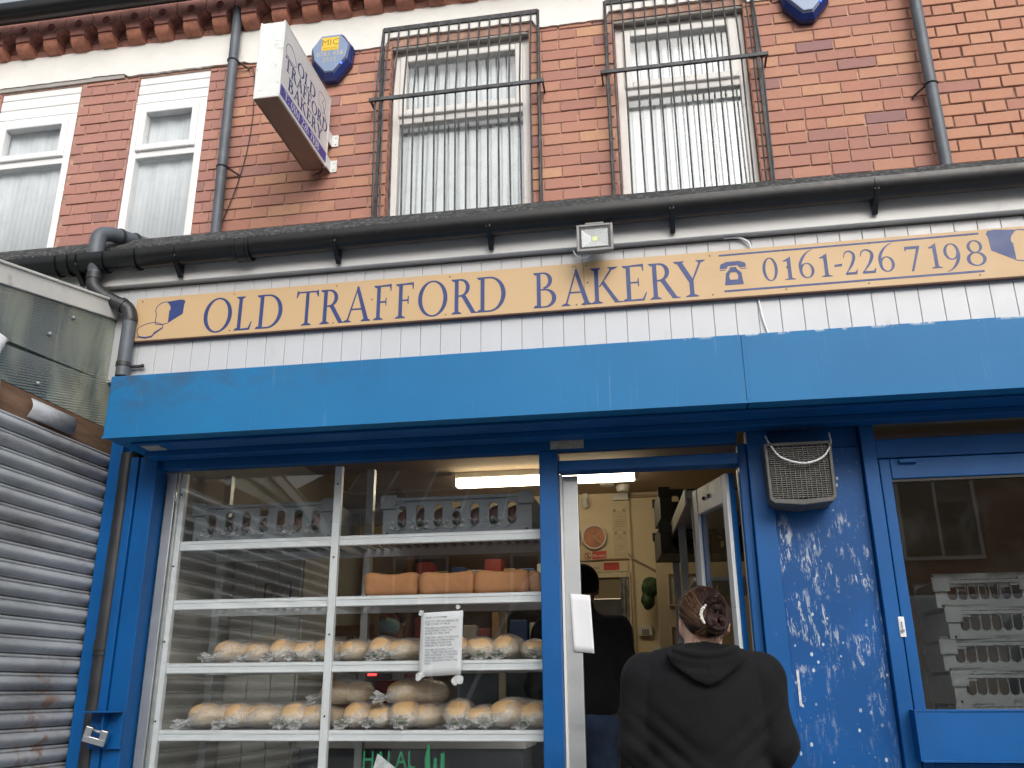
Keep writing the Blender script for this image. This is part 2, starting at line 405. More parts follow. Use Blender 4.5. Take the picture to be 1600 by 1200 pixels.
def nets(fn, lo, hi, h):
    """naive surface nets over fn(P)->distance; returns verts, quads"""
    lo = np.array(lo, float); n = np.ceil((np.array(hi)-lo)/h).astype(int)+1
    g = np.stack(np.meshgrid(*[np.arange(k) for k in n], indexing='ij'), -1).reshape(-1, 3)
    D = fn(lo+g*h).reshape(n)
    ins = D < 0
    c = np.zeros(n-1, int)
    for dx in (0,1):
        for dy in (0,1):
            for dz in (0,1): c += ins[dx:n[0]-1+dx, dy:n[1]-1+dy, dz:n[2]-1+dz]
    act = (c > 0) & (c < 8); idx = -np.ones(n-1, int); cells = np.argwhere(act); idx[act] = np.arange(len(cells))
    acc = np.zeros((len(cells), 3)); cnt = np.zeros(len(cells))
    cor = [(0,0,0),(1,0,0),(0,1,0),(1,1,0),(0,0,1),(1,0,1),(0,1,1),(1,1,1)]
    for i in range(8):
        for j in range(i+1, 8):
            df = np.abs(np.array(cor[i])-np.array(cor[j])).sum()
            if df != 1: continue
            A = cells+cor[i]; B = cells+cor[j]; da = D[tuple(A.T)]; db = D[tuple(B.T)]
            m = (da < 0) != (db < 0); t = np.where(m, da/np.where(m, da-db, 1), 0)
            acc[m] += (A+(B-A)*t[:, None])[m]; cnt[m] += 1
    V_ = lo+(acc/cnt[:, None])*h; F = []
    for ax in range(3):
        u, v_ = (ax+1) % 3, (ax+2) % 3
        sl0 = [slice(None)]*3; sl1 = [slice(None)]*3; sl0[ax] = slice(0, -1); sl1[ax] = slice(1, None)
        ch = np.argwhere(ins[tuple(sl0)] != ins[tuple(sl1)])
        for p in ch:
            if p[u] == 0 or p[v_] == 0 or p[u] >= n[u]-1 or p[v_] >= n[v_]-1: continue
            q = []
            for a, b_ in ((0,0),(-1,0),(-1,-1),(0,-1)):
                r_ = p.copy(); r_[u] += a; r_[v_] += b_; q.append(int(idx[tuple(r_)]))
            if min(q) < 0: continue
            F.append(tuple(q) if ins[tuple(p)] else tuple(q[::-1]))
    return V_, F
def netobj(name, fn, lo, hi, h, mat, parent, smooth_it=3):
    V_, F = nets(fn, lo, hi, h)
    mb = MB(); mb.add(V_.tolist(), F)
    o = mb.build(name, mat, parent, smooth=True, fixn=False)
    if smooth_it:
        m = o.modifiers.new('relax', 'SMOOTH'); m.iterations = smooth_it; m.factor = .5
    return o
def fold(P, sc, amp, st=(1,1,1), seed=0.0):
    """cheap smooth pseudo-noise for cloth folds"""
    q = P*np.array(st)*sc+seed
    return amp*(np.sin(q[:,0]*1.7+2*np.sin(q[:,2]*.9+q[:,1]))+np.sin(q[:,2]*2.1+1.7*np.sin(q[:,0]*1.3))+np.sin(q[:,1]*1.9+q[:,2]*1.1+q[:,0]))/3
# ================================================================ THE SETTING
YB = 4.95      # upper brick wall face
YC = 3.90      # cladding face
YF = 3.93      # shopfront frame face
FZ = 0.20      # shop floor level
FX = lambda u, v, d: (u, d, v)

m_asph = M('asphalt', (.05,.05,.052), .9, var=.25, vscale=3, bmp=.8, bscale=150, dirt=(.09,.09,.09), dscale=2)
m_flag = M('concrete_flags', (.42,.41,.39), .9, var=.2, vscale=2.2, dirt=(.25,.24,.22), dscale=3, damt=.4, bmp=.5, bscale=90)
m_kerb = M('kerb_stone', (.32,.31,.30), .9, var=.15, bmp=.4)
g = MB(); g.box(-60, 60, -60, 60, -.30, -.124); struct(g.build('ground', m_asph))
g = MB(); g.box(-60, 60, -8.2, -1.3, -.122, -.118); struct(g.build('road', m_asph))
g = MB(); g.box(-60, 60, -1.12, 3.6, -.116, 0.0)
struct(g.build('pavement', m_flag))
g = MB(); g.box(-60, 60, -1.28, -1.124, -.116, .004); struct(g.build('kerb', m_kerb, bevel=.015))
g = MB(); g.box(-60, 60, -11.5, -8.3, -.116, 0.0); struct(g.build('far_pavement', m_flag))
g = MB()
for i in range(-8, 9): g.box(i*6-1, i*6+1, -4.8, -4.7, -.114, -.110)
struct(g.build('road_marking', M('road_paint', (.6,.6,.58), .7, dirt=(.2,.2,.2), dscale=5)))

# ---------------------------------------------------------------- brickwork
def brickwall(mb, x0, x1, z0, z1, holes, y, L=.235, H=.083, joint=.010, bond='stretch', jit=.002, seed=1, depth=.02, zoff=0.0):
    rnd = random.Random(seed); row = 0; z = z0
    while z < z1-.02:
        zt = min(z+H-joint, z1)
        iv = [(x0, x1)]
        for hx0, hx1, hz0, hz1 in holes:
            if z+H*.5 > hz0 and z+H*.5 < hz1:
                nv = []
                for a, b in iv:
                    if hx1 <= a or hx0 >= b: nv.append((a, b)); continue
                    if a < hx0: nv.append((a, hx0))
                    if b > hx1: nv.append((hx1, b))
                iv = nv
        if bond == 'flemish': seqs = [L, L*.5]
        elif bond == 'mix': seqs = [L] if row % 4 else [L*.5]
        else: seqs = [L]
        for a, b in iv:
            # phase keeps the bond running through openings
            if bond == 'flemish': per = L*1.5; ph = 0 if row % 2 else per/2
            elif bond == 'mix' and row % 4 == 0: per = L*.5; ph = L*.25
            else: per = L; ph = 0 if row % 2 else L/2
            x = x0 - per + ph - per*0; k = 0
            cells = []
            while x < b:
                for ln in seqs:
                    if bond == 'stretch' and rnd.random() < .06: cells.append((x, x+ln/2)); cells.append((x+ln/2, x+ln))
                    else: cells.append((x, x+ln))
                    x += ln
            for c0, c1 in cells:
                p0 = max(c0+joint/2, a); p1 = min(c1-joint/2, b)
                if p1-p0 < .03: continue
                if c0+joint/2 < a and p1-p0 < .07: pass
                j = lambda: rnd.uniform(-jit, jit)
                f = y+rnd.uniform(-.0025, .0015); e = .003
                t = min(1, max(0, rnd.gauss(.56, .15))); 
                if rnd.random() < .03: t = rnd.uniform(.12, .28)
                a0, a1 = p0+j(), p1+j(); b0, b1 = z+j(), zt+j()
                vs = [(a0, y+depth, b0),(a1, y+depth, b0+j()),(a1, y+depth, b1),(a0, y+depth, b1),
                      (a0, f+e, b0),(a1, f+e, b0+j()),(a1, f+e, b1),(a0, f+e, b1),
                      (a0+e, f, b0+e),(a1-e, f, b0+e),(a1-e, f, b1-e),(a0+e, f, b1-e)]
                fs = [(0,1,5,4),(1,2,6,5),(2,3,7,6),(3,0,4,7),(4,5,9,8),(5,6,10,9),(6,7,11,10),(7,4,8,11),(8,9,10,11)]
                mb.add(vs, fs, 0, t if t != .5 else .501)
        z += H; row += 1
def slab(mb, x0, x1, z0, z1, holes, y0, y1, mi):
    """mortar backing split round the openings"""
    xs = sorted({x0, x1, *[h[0] for h in holes], *[h[1] for h in holes]}); xs = [x for x in xs if x0 <= x <= x1]
    zs = sorted({z0, z1, *[h[2] for h in holes], *[h[3] for h in holes]}); zs = [z for z in zs if z0 <= z <= z1]
    for i in range(len(xs)-1):
        for j in range(len(zs)-1):
            cx, cz = (xs[i]+xs[i+1])/2, (zs[j]+zs[j+1])/2
            if any(h[0] < cx < h[1] and h[2] < cz < h[3] for h in holes): continue
            mb.box(xs[i], xs[i+1], y0, y1, zs[j], zs[j+1], mi, tint=.502)

W1 = (-4.73, -4.06, 3.95, 5.63); W2 = (-3.60, -3.03, 3.95, 5.62)
W3 = (-1.67, -.69, 3.95, 5.66); W4 = (-.115, .74, 3.95, 5.655)
left_house = thing('terraced_house', 'deep red brick house at the left with two white plank-headed windows', 'house', (-4.3, YB, 0))
bakery = thing('shop_building', 'red brick shop building with two barred upstairs windows above a blue bakery shopfront', 'building', (-.5, YB, 0))
right_house = thing('terraced_house', 'orange brick house wall right of the right drainpipe, with dark open joints', 'house', (3.2, YB, 0))
def facade(root, x0, x1, holes, mat, mort, bond, seed, back=6.0, L=.235):
    mb = MB(); brickwall(mb, x0, x1, 3.50, 5.60, holes, YB, bond=bond, seed=seed, L=L)
    slab(mb, x0, x1, 3.50, 5.60, holes, YB+.008, YB+.25, 1)
    brickwall(mb, x0, x1, 5.885, 6.20, [], YB, seed=seed+5)
    slab(mb, x0, x1, 5.60, 6.20, [], YB+.008, YB+.25, 1)
    for h in holes:   # brick returns of each opening
        for sx, d in ((h[0], 1), (h[1], -1)):
            z = 3.55; k = 0
            while z < h[3]-.05:
                t = random.Random(int(z*100)+seed).uniform(.2, .6); wdt = .10 if k % 2 else .05
                mb.box(sx-d*.004, sx+d*.0035, YB+.004, YB+wdt, z, z+.073, 0, tint=t); z += .083; k += 1
    mb.build('brick_wall', [mat, mort], root)
facade(left_house, -7.2, -2.84, [W1, W2], m_brick_l, m_mortar, 'flemish', 11)
facade(bakery, -2.84, 1.825, [W3, W4], m_brick, m_mortar, 'stretch', 23)
facade(right_house, 1.825, 4.6, [], m_brick_r, m_mortar_d, 'flemish', 37, L=.25)
# white painted stone band over the windows, ragged lower edge
def band(root, x0, x1, zb, segs, seed):
    rnd = random.Random(seed); top = []; bot = []; n = int((x1-x0)/.035)
    for i in range(n+1):
        x = x0+(x1-x0)*i/n; z = zb
        for a, b, zz in segs:
            if a <= x <= b: z = zz
        top.append((x, 5.888+rnd.uniform(-.003, .003))); bot.append((x, z+rnd.uniform(-.004, .004)))
    mb = MB(); mb.strip(bot, top, FX, YB-.014, YB+.006); mb.build('painted_band', m_white, root)
band(left_house, -7.2, -2.84, 5.645, [(-3.715, -2.84, 5.618)], 3)
band(bakery, -2.84, 1.825, 5.60, [(-2.84, -2.75, 5.62), (-1.70, -.66, 5.665), (-.145, .77, 5.66)], 4)
band(right_house, 1.825, 4.6, 5.60, [], 5)
mb = MB(); mb.box(-4.75, -3.72, YB-.006, YB+.02, 5.612, 5.645); mb.box(-3.62, -3.01, YB+.02, YB+.04, 5.60, 5.622); mb.build('lintel_underside', m_grey_soffit, left_house)
for h, nm in ((W3, 'a'), (W4, 'b')):
    mb = MB(); mb.box(h[0], h[1], YB+.018, YB+.16, h[3]-.075, h[3]+.03)
    mb.tube([(h[0]+.02, YB+.012, h[3]-.082), (h[1]-.02, YB+.012, h[3]-.078)], .011, 8)
    mb.build('lintel_soffit', m_grey_soffit, bakery)

# corbel frieze: dentils with rosettes, rounded drops, arched dark gaps
m_terra_ro = M('dark_terracotta', (.24,.07,.06), .8, var=.2, vscale=14, bmp=.3)
def frieze(root, x0, x1):
    P_ = .232; y0 = YB-.115; n = int(round((x1-x0)/P_)); P_ = (x1-x0)/n; w_ = P_-.006; rr = .052; x = -P_/2; off = OFF[root.name]
    poly = [(x+.003, 6.135), (x+.003, 6.045)]
    for a in range(0, 7): t = math.pi/2*a/6; poly.append((x+.003+rr*math.sin(t), 6.045-.055*(1-math.cos(t))))
    poly += [(x+.003+rr, 5.968), (x+w_-rr, 5.968)]
    for a in range(6, -1, -1): t = math.pi/2*a/6; poly.append((x+w_-rr*math.sin(t), 6.045-.055*(1-math.cos(t))))
    poly.append((x+w_, 6.135))
    q = [(y0+.008, 5.960)]
    for a in range(0, 9): t = math.pi/2*a/8; q.append((y0+.012+.085*(1-math.cos(t)), 5.948-.062*math.sin(t)))
    q += [(YB-.002, 5.886), (YB-.002, 5.960)]
    mb = MB(); mb.prism(poly, FX, y0, YB, 0); mb.prism(q, lambda u, v, d: (d, u, v), x+.003+rr+.001, x+w_-rr-.001, 1)
    co = mb.build('corbel', [m_terra_d, m_terra], root, bevel=.004)
    ro = MB(); cx, cz = 0, 6.070
    ro.tube([(cx+.026*math.cos(t*.5236), y0-.001, cz+.026*math.sin(t*.5236)) for t in range(12)], .0055, 6, closed=True)
    ro.tube([(cx+.008*math.cos(t*1.047), y0-.001, cz+.008*math.sin(t*1.047)) for t in range(6)], .0045, 5, closed=True)
    for a in (0, 60, 120):
        dx, dz = .026*math.cos(R(a)), .026*math.sin(R(a)); ro.tube([(cx-dx, y0, cz-dz), (cx+dx, y0, cz+dz)], .0025, 5)
    ros = ro.build('rosette', m_terra_ro, co)
    for i in range(n):
        xx = x0+(i+.5)*P_
        if i == 0: c_ = co
        else:
            c_ = co.copy(); COL.objects.link(c_); c_.parent = root; r_ = ros.copy(); COL.objects.link(r_); r_.parent = c_
        c_.location.x = xx
    c = MB(); brickwall(c, x0, x1, 6.140, 6.21, [], y0+.01, seed=8, depth=.12); c.box(x0, x1, y0+.018, YB+.2, 6.138, 6.205, 1, tint=.502)
    c.build('eaves_course', [m_brick_l, m_mortar], root)
frieze(left_house, -7.16, -2.84); frieze(bakery, -2.84, 1.8); 
def roofpart(root, x0, x1):
    mb = MB(); mb.prism([(YB-.15, 6.21), (YB+4.2, 9.0), (YB+8.6, 6.21)], lambda u, v, d: (d, u, v), x0, x1)
    mb.build('roof', M('slate', (.09,.095,.11), .7, var=.3, vscale=9, bmp=.4), root)
    mb = MB(); mb.box(x0, x1, YB+7.9, YB+8.1, 0, 6.2); mb.box(x0, x0+.1, YB+.26, YB+7.9, 3.4, 6.2); mb.box(x1-.1, x1, YB+.26, YB+7.9, 3.4, 6.2)
    mb.build('rear_wall', m_mortar_d, root)
roofpart(left_house, -7.2, -2.845); roofpart(bakery, -2.84, 1.82); roofpart(right_house, 1.825, 4.6)
# big black eaves gutter
mb = MB(); mb.tube([(-7.2, 4.70, 6.125), (-4.2, 4.70, 6.115), (-2, 4.70, 6.115), (4.6, 4.70, 6.115)], .078, 20)
o = mb.build('eaves_gutter', m_black, None, smooth=True); tag(o, 'thick black gutter along the eaves at the top left corner', 'gutter')

# ---------------------------------------------------------------- upstairs windows
def frame_rect(mb, x0, x1, z0, z1, t, y0, y1, mi=0):
    mb.box(x0, x0+t, y0, y1, z0, z1, mi); mb.box(x1-t, x1, y0, y1, z0, z1, mi)
    mb.box(x0+t, x1-t, y0, y1, z0, z0+t, mi); mb.box(x0+t, x1-t, y0, y1, z1-t, z1, mi)
def window(root, h, zt, zmid, cas, planks, yf, blind, mat, seed):
    x0, x1, z0, z1 = h; rnd = random.Random(seed)
    w_ = MB(); frame_rect(w_, x0+.005, x1-.005, z0, zt, .055, yf, yf+.07)
    w_.box(x0+.06, x1-.06, yf+.004, yf+.07, zmid-.03, zmid+.03)
    if planks:
        for k in range(3):
            a = zt+(z1-zt)*k/3+.003; b_ = zt+(z1-zt)*(k+1)/3-.003
            w_.box(x0+.004, x1-.004, yf+.006+.002*k, yf+.05, a, b_)
        w_.box(x0+.002, x1-.002, yf-.004, yf+.05, zt-.004, zt+.008)
    fo = w_.build('window', mat, root, bevel=.006)
    c = MB(); frame_rect(c, x0+.055, x1-.055, zmid+.022, zt-.045, .052, yf-.018, yf+.05); c.build('casement', mat, fo, bevel=.009)
    gl = MB(); gl.box(x0+.10, x1-.10, yf+.018, yf+.024, zmid+.07, zt-.09); gl.box(x0+.058, x1-.058, yf+.030, yf+.036, z0+.056, zmid-.032)
    gl.build('pane', m_glass_up, fo)
    s = MB(); s.box(x0-.03, x1+.03, yf-.08, yf-.002, z0-.06, z0-.004); s.build('sill', m_white, fo, bevel=.005)
    yb = yf+.16 if blind != 'net' else yf+.075
    yb = yf+.10 if blind != 'net' else yb
    if blind == 'net':
        b_ = MB(); n = 60; a = []; 
        vs = []; fs = []
        for i in range(n+1):
            x = x0+(x1-x0)*i/n
            y = yb+.004*math.sin(i*.35+seed)+.0015*math.sin(i*1.7)
            vs += [(x, y, z0), (x, y, zt)]
        for i in range(n): fs.append((2*i, 2*i+2, 2*i+3, 2*i+1))
        b_.add(vs, fs); solid(b_.build('net_curtain', m_net, fo, smooth=True), .002)
    else:
        b_ = MB(); x = x0+.03
        while x < x1-.06:
            lean = rnd.uniform(-.012, .012) if blind == 'messy' else rnd.uniform(-.003, .003); ang = R(rnd.uniform(14, 30)); wv = .084
            dx, dy = wv/2*math.cos(ang), wv/2*math.sin(ang); cx = x+.03
            zb = z0+.02
            vs = [(cx-dx+lean, yb-dy, zb), (cx+dx+lean, yb+dy, zb), (cx+dx, yb+dy, zt-.05), (cx-dx, yb-dy, zt-.05)]
            vs += [(a, b2+.0015, c_) for a, b2, c_ in vs]
            b_.add(vs, [(0,1,2,3),(7,6,5,4),(0,4,5,1),(1,5,6,2),(2,6,7,3),(3,7,4,0)])
            x += .0745
        b_.build('vertical_blind', m_blind, fo)
        b_ = MB(); b_.box(x0+.03, x1-.03, yb-.03, yb+.03, zt-.05, zt); b_.build('blind_rail', m_upvc, fo)
    v = MB(); v.box(x0, x1, yb+.9, yb+.95, z0, z1); v.box(x0-.001, x0+.03, yf+.145, yb+.9, z0, z1); v.box(x1-.03, x1+.001, yf+.145, yb+.9, z0, z1)
    v.box(x0, x1, yf+.145, yb+.9, z1, z1+.03); v.box(x0, x1, yf+.145, yb+.9, z0-.03, z0-.001)
    v.build('room_lining', M('pale_room_lining', (.30,.32,.34) if blind != 'net' else (.55,.57,.6), .9), fo)
window(left_house, W1, 5.36, 4.965, 1, True, YB+.005, 'net', m_upvc, 1)
window(left_house, W2, 5.37, 4.935, 1, True, YB+.005, 'net', m_upvc, 2)
m_upvc_w = M('chalky_white_plastic', (.78,.765,.74), .5, var=.04, vscale=5, dirt=(.42,.40,.37), dscale=10, damt=.42, bmp=.08)
window(bakery, W3, 5.585, 5.02, 1, False, YB+.062, 'messy', m_upvc_w, 3)
window(bakery, W4, 5.575, 5.045, 1, False, YB+.062, 'tidy', m_upvc_w, 4)

# ---------------------------------------------------------------- security grilles
def grille(x0, x1, zt, zr, nb, label):
    root = thing('window_grille', label, 'window grille', ((x0+x1)/2, YB, zr), group='bowed iron grilles over the upstairs windows')
    yt, yr, zb = YB-.022, YB-.115, 3.86
    mb = MB(); mb.box(x0, x1, yt-.004, yt+.012, zt-.022, zt+.012); mb.build('top_rail', m_iron, root)
    mb = MB(); mb.box(x0-.045, x1+.045, yr-.014, yr+.004, zr-.012, zr+.012); mb.build('bowed_rail', m_iron, root)
    mb = MB(); mb.box(x0, x1, YB-.055, YB-.040, zb-.02, zb+.01); mb.build('bottom_rail', m_iron, root)
    for s_, x in ((-1, x0), (1, x1)):
        mb = MB(); mb.box(x-.010, x+.010, YB-.018, YB-.004, zb, zt+.01); mb.build('side_post', m_iron, root)
        mb = MB(); mb.tube([(x, yt, zt), (x+s_*.006, yr+.012, zr), (x, YB-.05, zb)], .0072, 6); mb.build('side_stay', m_iron, root)
        mb = MB(); mb.obox((x+s_*.036, (yr+YB)/2, zr-.0), (.005,0,0), (0,(YB-yr)/2-.004,0), (0,0,.012)); mb.build('rail_bracket', m_iron, root)
    bar = None
    for i in range(nb):
        x = x0+.045+(x1-x0-.09)*i/(nb-1)
        if bar is None or True:
            mb = MB(); j = random.Random(i).uniform(-.006, .006)
            mb.tube([(x, yt-.006, zt+.004), (x+j*.3, yr+.010, zr+.02), (x+j*.2, yr+.010, zr-.03), (x+j, YB-.052, zb)], .0062, 6); mb.build('bar', m_iron, root)
grille(-1.725, -.625, 5.735, 5.075, 15, 'bowed iron grille over the left of the two barred upstairs windows, beside the alarm box')
grille(-.165, .80, 5.735, 5.085, 13, 'bowed iron grille over the right of the two barred upstairs windows, above the floodlight')

# ---------------------------------------------------------------- downpipes on the upper wall
def wallpipe(x, zt, r, clips, label, lean=0.0):
    root = thing('drainpipe', label, 'drainpipe', (x, YB-.06, 3.7))
    n = 10; pts = [(x+lean*(zt-3.7)*(1-i/n), YB-.075, 3.7+(zt-3.7)*(1-i/n)) for i in range(n+1)]
    mb = MB(); mb.tube(pts, r, 20); mb.build('pipe', m_pipe, root, smooth='auto')
    for z, sd_ in clips:
        px = x+lean*(z-3.7)
        mb = MB(); mb.tube([(px+(r+.003)*math.cos(t*math.pi/10), YB-.075+(r+.003)*math.sin(t*math.pi/10), z) for t in range(20)], .0045, 6, closed=True)
        mb.tube([(px+sd_*r, YB-.06, z), (px+sd_*(r+.055), YB-.018, z-.03)], .007, 6)
        mb.sphere((px+sd_*(r+.06), YB-.014, z-.034), .009, seg=8, ring=5); mb.build('clip', m_darkpipe, root)
wallpipe(-2.80, 6.12, .034, [(5.58, 1), (4.70, 1)], 'weathered grey drainpipe between the white-planked window and the hanging sign', -.012)
wallpipe(1.775, 6.12, .035, [(4.76, -1)], 'smooth grey drainpipe on the upper wall at the far right', 0)
mb = MB(); mb.tube(bez([(-2.73, YB-.014, 5.55), (-2.68, YB-.02, 5.50), (-2.66, YB-.012, 5.1), (-2.70, YB-.012, 4.7), (-2.80, YB-.02, 4.3), (-2.86, YB-.03, 4.1)], 8), .0035, 5)
tag(mb.build('cable', m_black, None, smooth=True), 'thin dark cable hanging down the bricks beside the left drainpipe', 'cable')

# ---------------------------------------------------------------- single-storey front: roof, gutter, fascia, cladding
mb = MB(); mb.prism([(3.86, 3.47), (3.865, 3.56), (3.95, 3.650), (YB-.002, 3.73), (YB-.002, 3.48), (3.90, 3.46)], lambda u, v, d: (d, u, v), -7.2, 4.6); mb.build('extension_roof', m_felt, bakery)
gut = thing('roof_gutter', 'black plastic half-round gutter running across above the shop sign', 'gutter', (0, 3.79, 3.46))
r = .056; prof = []
for i in range(13): t = math.pi*i/12; prof.append((3.79-r*math.cos(t)*1.0, 3.470-r*1.25*math.sin(t)))
prof = [(3.79-r, 3.487)]+prof+[(3.79+r, 3.487), (3.79+r-.004, 3.487)]
for i in range(12, -1, -1): t = math.pi*i/12; prof.append((3.79-(r-.004)*math.cos(t), 3.472-(r-.004)*1.25*math.sin(t)))
prof.append((3.79-r+.004, 3.487))
SL = lambda x: .014*max(-1, min(1.2, x/1.8)) 
mb = MB()
pa = [(u, v) for u, v in prof]
for xa, xb in ((-7.2, -2.46), (-2.46, 1.0), (1.0, 4.6)):
    n = len(pa); vs = [(xa, u, v+SL(xa)) for u, v in pa]+[(xb, u, v+SL(xb)) for u, v in pa]
    mb.add(vs, [tuple(range(n)), tuple(range(2*n-1, n-1, -1))]+[(i, i+n, (i+1) % n+n, (i+1) % n) for i in range(n)])
mb.build('trough', m_black, gut, smooth='auto')
def collar(x, wd, rr, nm='joint'):
    mb = MB(); z = 3.470+SL(x); a = []
    for i in range(15): t = math.pi*(i/14*1.1-.05); a.append((3.79-(r+rr)*math.cos(t), z-(r+rr)*1.25*math.sin(t)))
    b_ = [(3.79+(u-3.79)*.9, z+(v-z)*.9) for u, v in a]
    mb.strip(a, b_, lambda u, v, d: (d, u, v), x-wd/2, x+wd/2); return mb.build(nm, m_black, gut, smooth='auto')
for x, wd in ((-2.045, .015), (-2.01, .05), (-1.975, .015), (-3.05, .018), (-2.98, .018), (-2.93, .018), (-2.60, .02), (-2.78, .02)): collar(x, wd, .009)
for x in (-3.9, -2.93, -2.375, -1.519, -.737, .139, 1.054, 1.95, 2.85):
    mb = MB(); z = 3.395+SL(x)
    a = [(3.845, z+.03), (3.845, z-.045), (3.83, z-.05), (3.80, z-.018), (3.77, z+.004), (3.74, z+.03)]
    mb.prism(a+[(3.742, z+.045), (3.80, z+.03)], lambda u, v, d: (d, u, v), x-.012, x+.012)
    mb.build('bracket', m_black, gut, bevel=.003)
    collar(x, .012, .005, 'bracket_strap')
m_fascia = M('fascia_plastic', (.64,.64,.63), .4, var=.05, vscale=3, dirt=(.30,.28,.25), dscale=9, damt=.40, bmp=.05, stretch=(.5,1,2.2))
mb = MB(); mb.box(-7.2, 4.6, 3.850, 3.872, 3.325, 3.495); mb.box(-7.2, 4.6, 3.874, YC+.03, 3.330, 3.345); mb.build('fascia_board', m_fascia, bakery, bevel=.004)
# tongue-and-groove cladding
m_upvc_clad = M('cladding_plastic', (.53,.54,.56), .35, var=.03, vscale=3, dirt=(.42,.41,.38), dscale=8, damt=.40, bmp=.03, stretch=(1,1,.7))
mb = MB(); x = -2.800
slabz = [(-2.80, -2.50, 2.815), (-2.50, 4.6, 2.700)]
for a, b_, zb in slabz: mb.box(a, b_, YC+.006, YC+.05, zb-.003, 3.322)
while x < 4.59:
    zb = 2.815 if x < -2.52 else 2.702
    mb.box(x+.0009, x+.0991, YC-.003, YC+.0045, zb, 3.318); x += .100
mb.box(-2.81, -2.493, YC-.008, YC+.06, 2.803, 2.8105)
mb.box(-2.49, 4.6, YC-.016, YC-.006, 2.700, 2.712)
mb.build('cladding', m_upvc_clad, bakery, bevel=.0022)

# shutter box
box = thing('shutter_box', 'long sky-blue roller shutter housing below the white cladding, grimy at its left end', 'shutter box', (0, 3.55, 2.4))
mb = MB(); mb.box(-2.485, .380, 3.55, 3.895, 2.402, 2.700); mb.box(.383, 4.6, 3.55, 3.895, 2.402, 2.700); mb.build('housing', m_box, box, bevel=.006)
mb = MB(); mb.box(-2.485, 4.6, 3.545, 3.549, 2.398, 2.408); mb.box(.376, .388, 3.546, 3.549, 2.41, 2.695); mb.build('edge_trim', m_box, box)
mb = MB(); mb.box(-2.40, 4.6, 3.64, 3.76, 2.388, 2.3995); mb.box(-2.42, 4.6, 3.80, 3.885, 2.372, 2.3995); mb.build('curtain_slot', m_blue, box, bevel=.002)
mb = MB(); mb.box(-2.36, -2.27, 3.66, 3.74, 2.384, 2.3875); mb.build('sticker', m_sticker, box)

# ---------------------------------------------------------------- shopfront joinery (parts of the building)
def bx(name, mat, parent, *boxes, bevel=.003):
    mb = MB()
    for b_ in boxes: mb.box(*b_)
    return mb.build(name, mat, parent, bevel=bevel)
front = bx('shopfront_frame', m_blue, bakery,
    (-2.70, -2.635, 3.94, 4.10, 0, 2.50),            # strip behind the pipe
    (-2.545, -2.505, 3.885, 3.93, 0, 2.398), (-2.500, -2.410, 3.895, 4.0, 0, 2.398),   # left guide channel
    (-2.635, -2.546, 4.0, 4.10, 0, 2.50),
    (-2.408, .355, YF, 3.99, 2.338, 2.396),          # header
    (-.532, -.448, YF-.005, 4.02, 0, 2.337),         # post between window and doorway
    (-.446, .353, YF+.01, 4.03, 2.243, 2.293),       # door head
    (.355, .392, YF+.03, 4.03, 0, 2.337), (.394, .486, YF-.01, 4.03, 0, 2.395),          # right door post
    (.488, .872, YF+.045, 4.06, 2.30, 2.395),
    (.874, .932, YF-.008, 4.02, 0, 2.395), (.933, 4.55, YF, 4.02, 2.235, 2.318))
bx('stall_riser', m_blue, bakery, (-2.40, -.534, YF+.02, 4.02, 0, .58))
bx('blue_panel', m_blue_panel, bakery, (.489, .871, YF+.03, 4.03, 0, 2.299))
bx('transom_light', m_glass, bakery, (-.446, .353, 3.975, 3.981, 2.295, 2.337), (.935, 4.5, 3.975, 3.981, 2.32, 2.394), bevel=0)
bx('door_jamb_lining', m_alu, bakery, (-.442, -.368, 4.031, 4.06, FZ, 2.242))
bx('jamb_edge', m_white, bakery, (-.446, -.436, YF+.06, 4.03, FZ, 2.24), bevel=0)
bx('door_step', m_kerb, bakery, (-.50, .40, 3.62, 4.2, 0.001, .20), bevel=.01)
bx('threshold_wall', m_blue, bakery, (.935, 4.5, YF+.01, 4.02, 0, 1.0))
# stall: aluminium window surround
bx('window_surround', m_alu, bakery, (-2.402, -2.352, 3.99, 4.06, .60, 2.337), (-2.350, -2.338, 4.00, 4.03, .60, 2.337), (-2.402, -.534, 4.0, 4.03, .58, .62))
pane = bx('window_pane', m_glass_w, bakery, (-2.337, -.534, 3.975, 3.983, .62, 2.337), bevel=0)
# sticker on header over the doorway
bx('header_sticker', m_sticker, bakery, (-.478, -.325, YF-.003, YF-.001, 2.345, 2.385), bevel=0)
# ================================================================ SERIF LETTERING (drawn as outlines)
def _ell(cx, cy, rx, ry, a0, a1, n=28):
    return [(cx+rx*math.cos(R(a0+(a1-a0)*i/n)), cy+ry*math.sin(R(a0+(a1-a0)*i/n))) for i in range(n+1)]
def _ring(cx, cy, rx, ry, tx, ty, a0=0, a1=360, n=36, lean=0):
    o = _ell(cx, cy, rx, ry, a0, a1, n); i_ = _ell(cx, cy, rx-tx, ry-ty, a0+lean, a1+lean, n); return ('s', o, i_)
def _poly(*p): return ('p', list(p))
def _stem(x, w, y0=0, y1=1): return _poly((x-w/2, y0), (x+w/2, y0), (x+w/2, y1), (x-w/2, y1))
def _serif(x, y, w, up=True, w2=None):
    h = .03 if up else -.03; k = (w2 or .13)/2
    return _poly((x-w/2, y), (x+w/2, y), (x+w/2, y+h*.7), (x+k, y+h*2.4), (x-k, y+h*2.4), (x-w/2, y+h*.7))
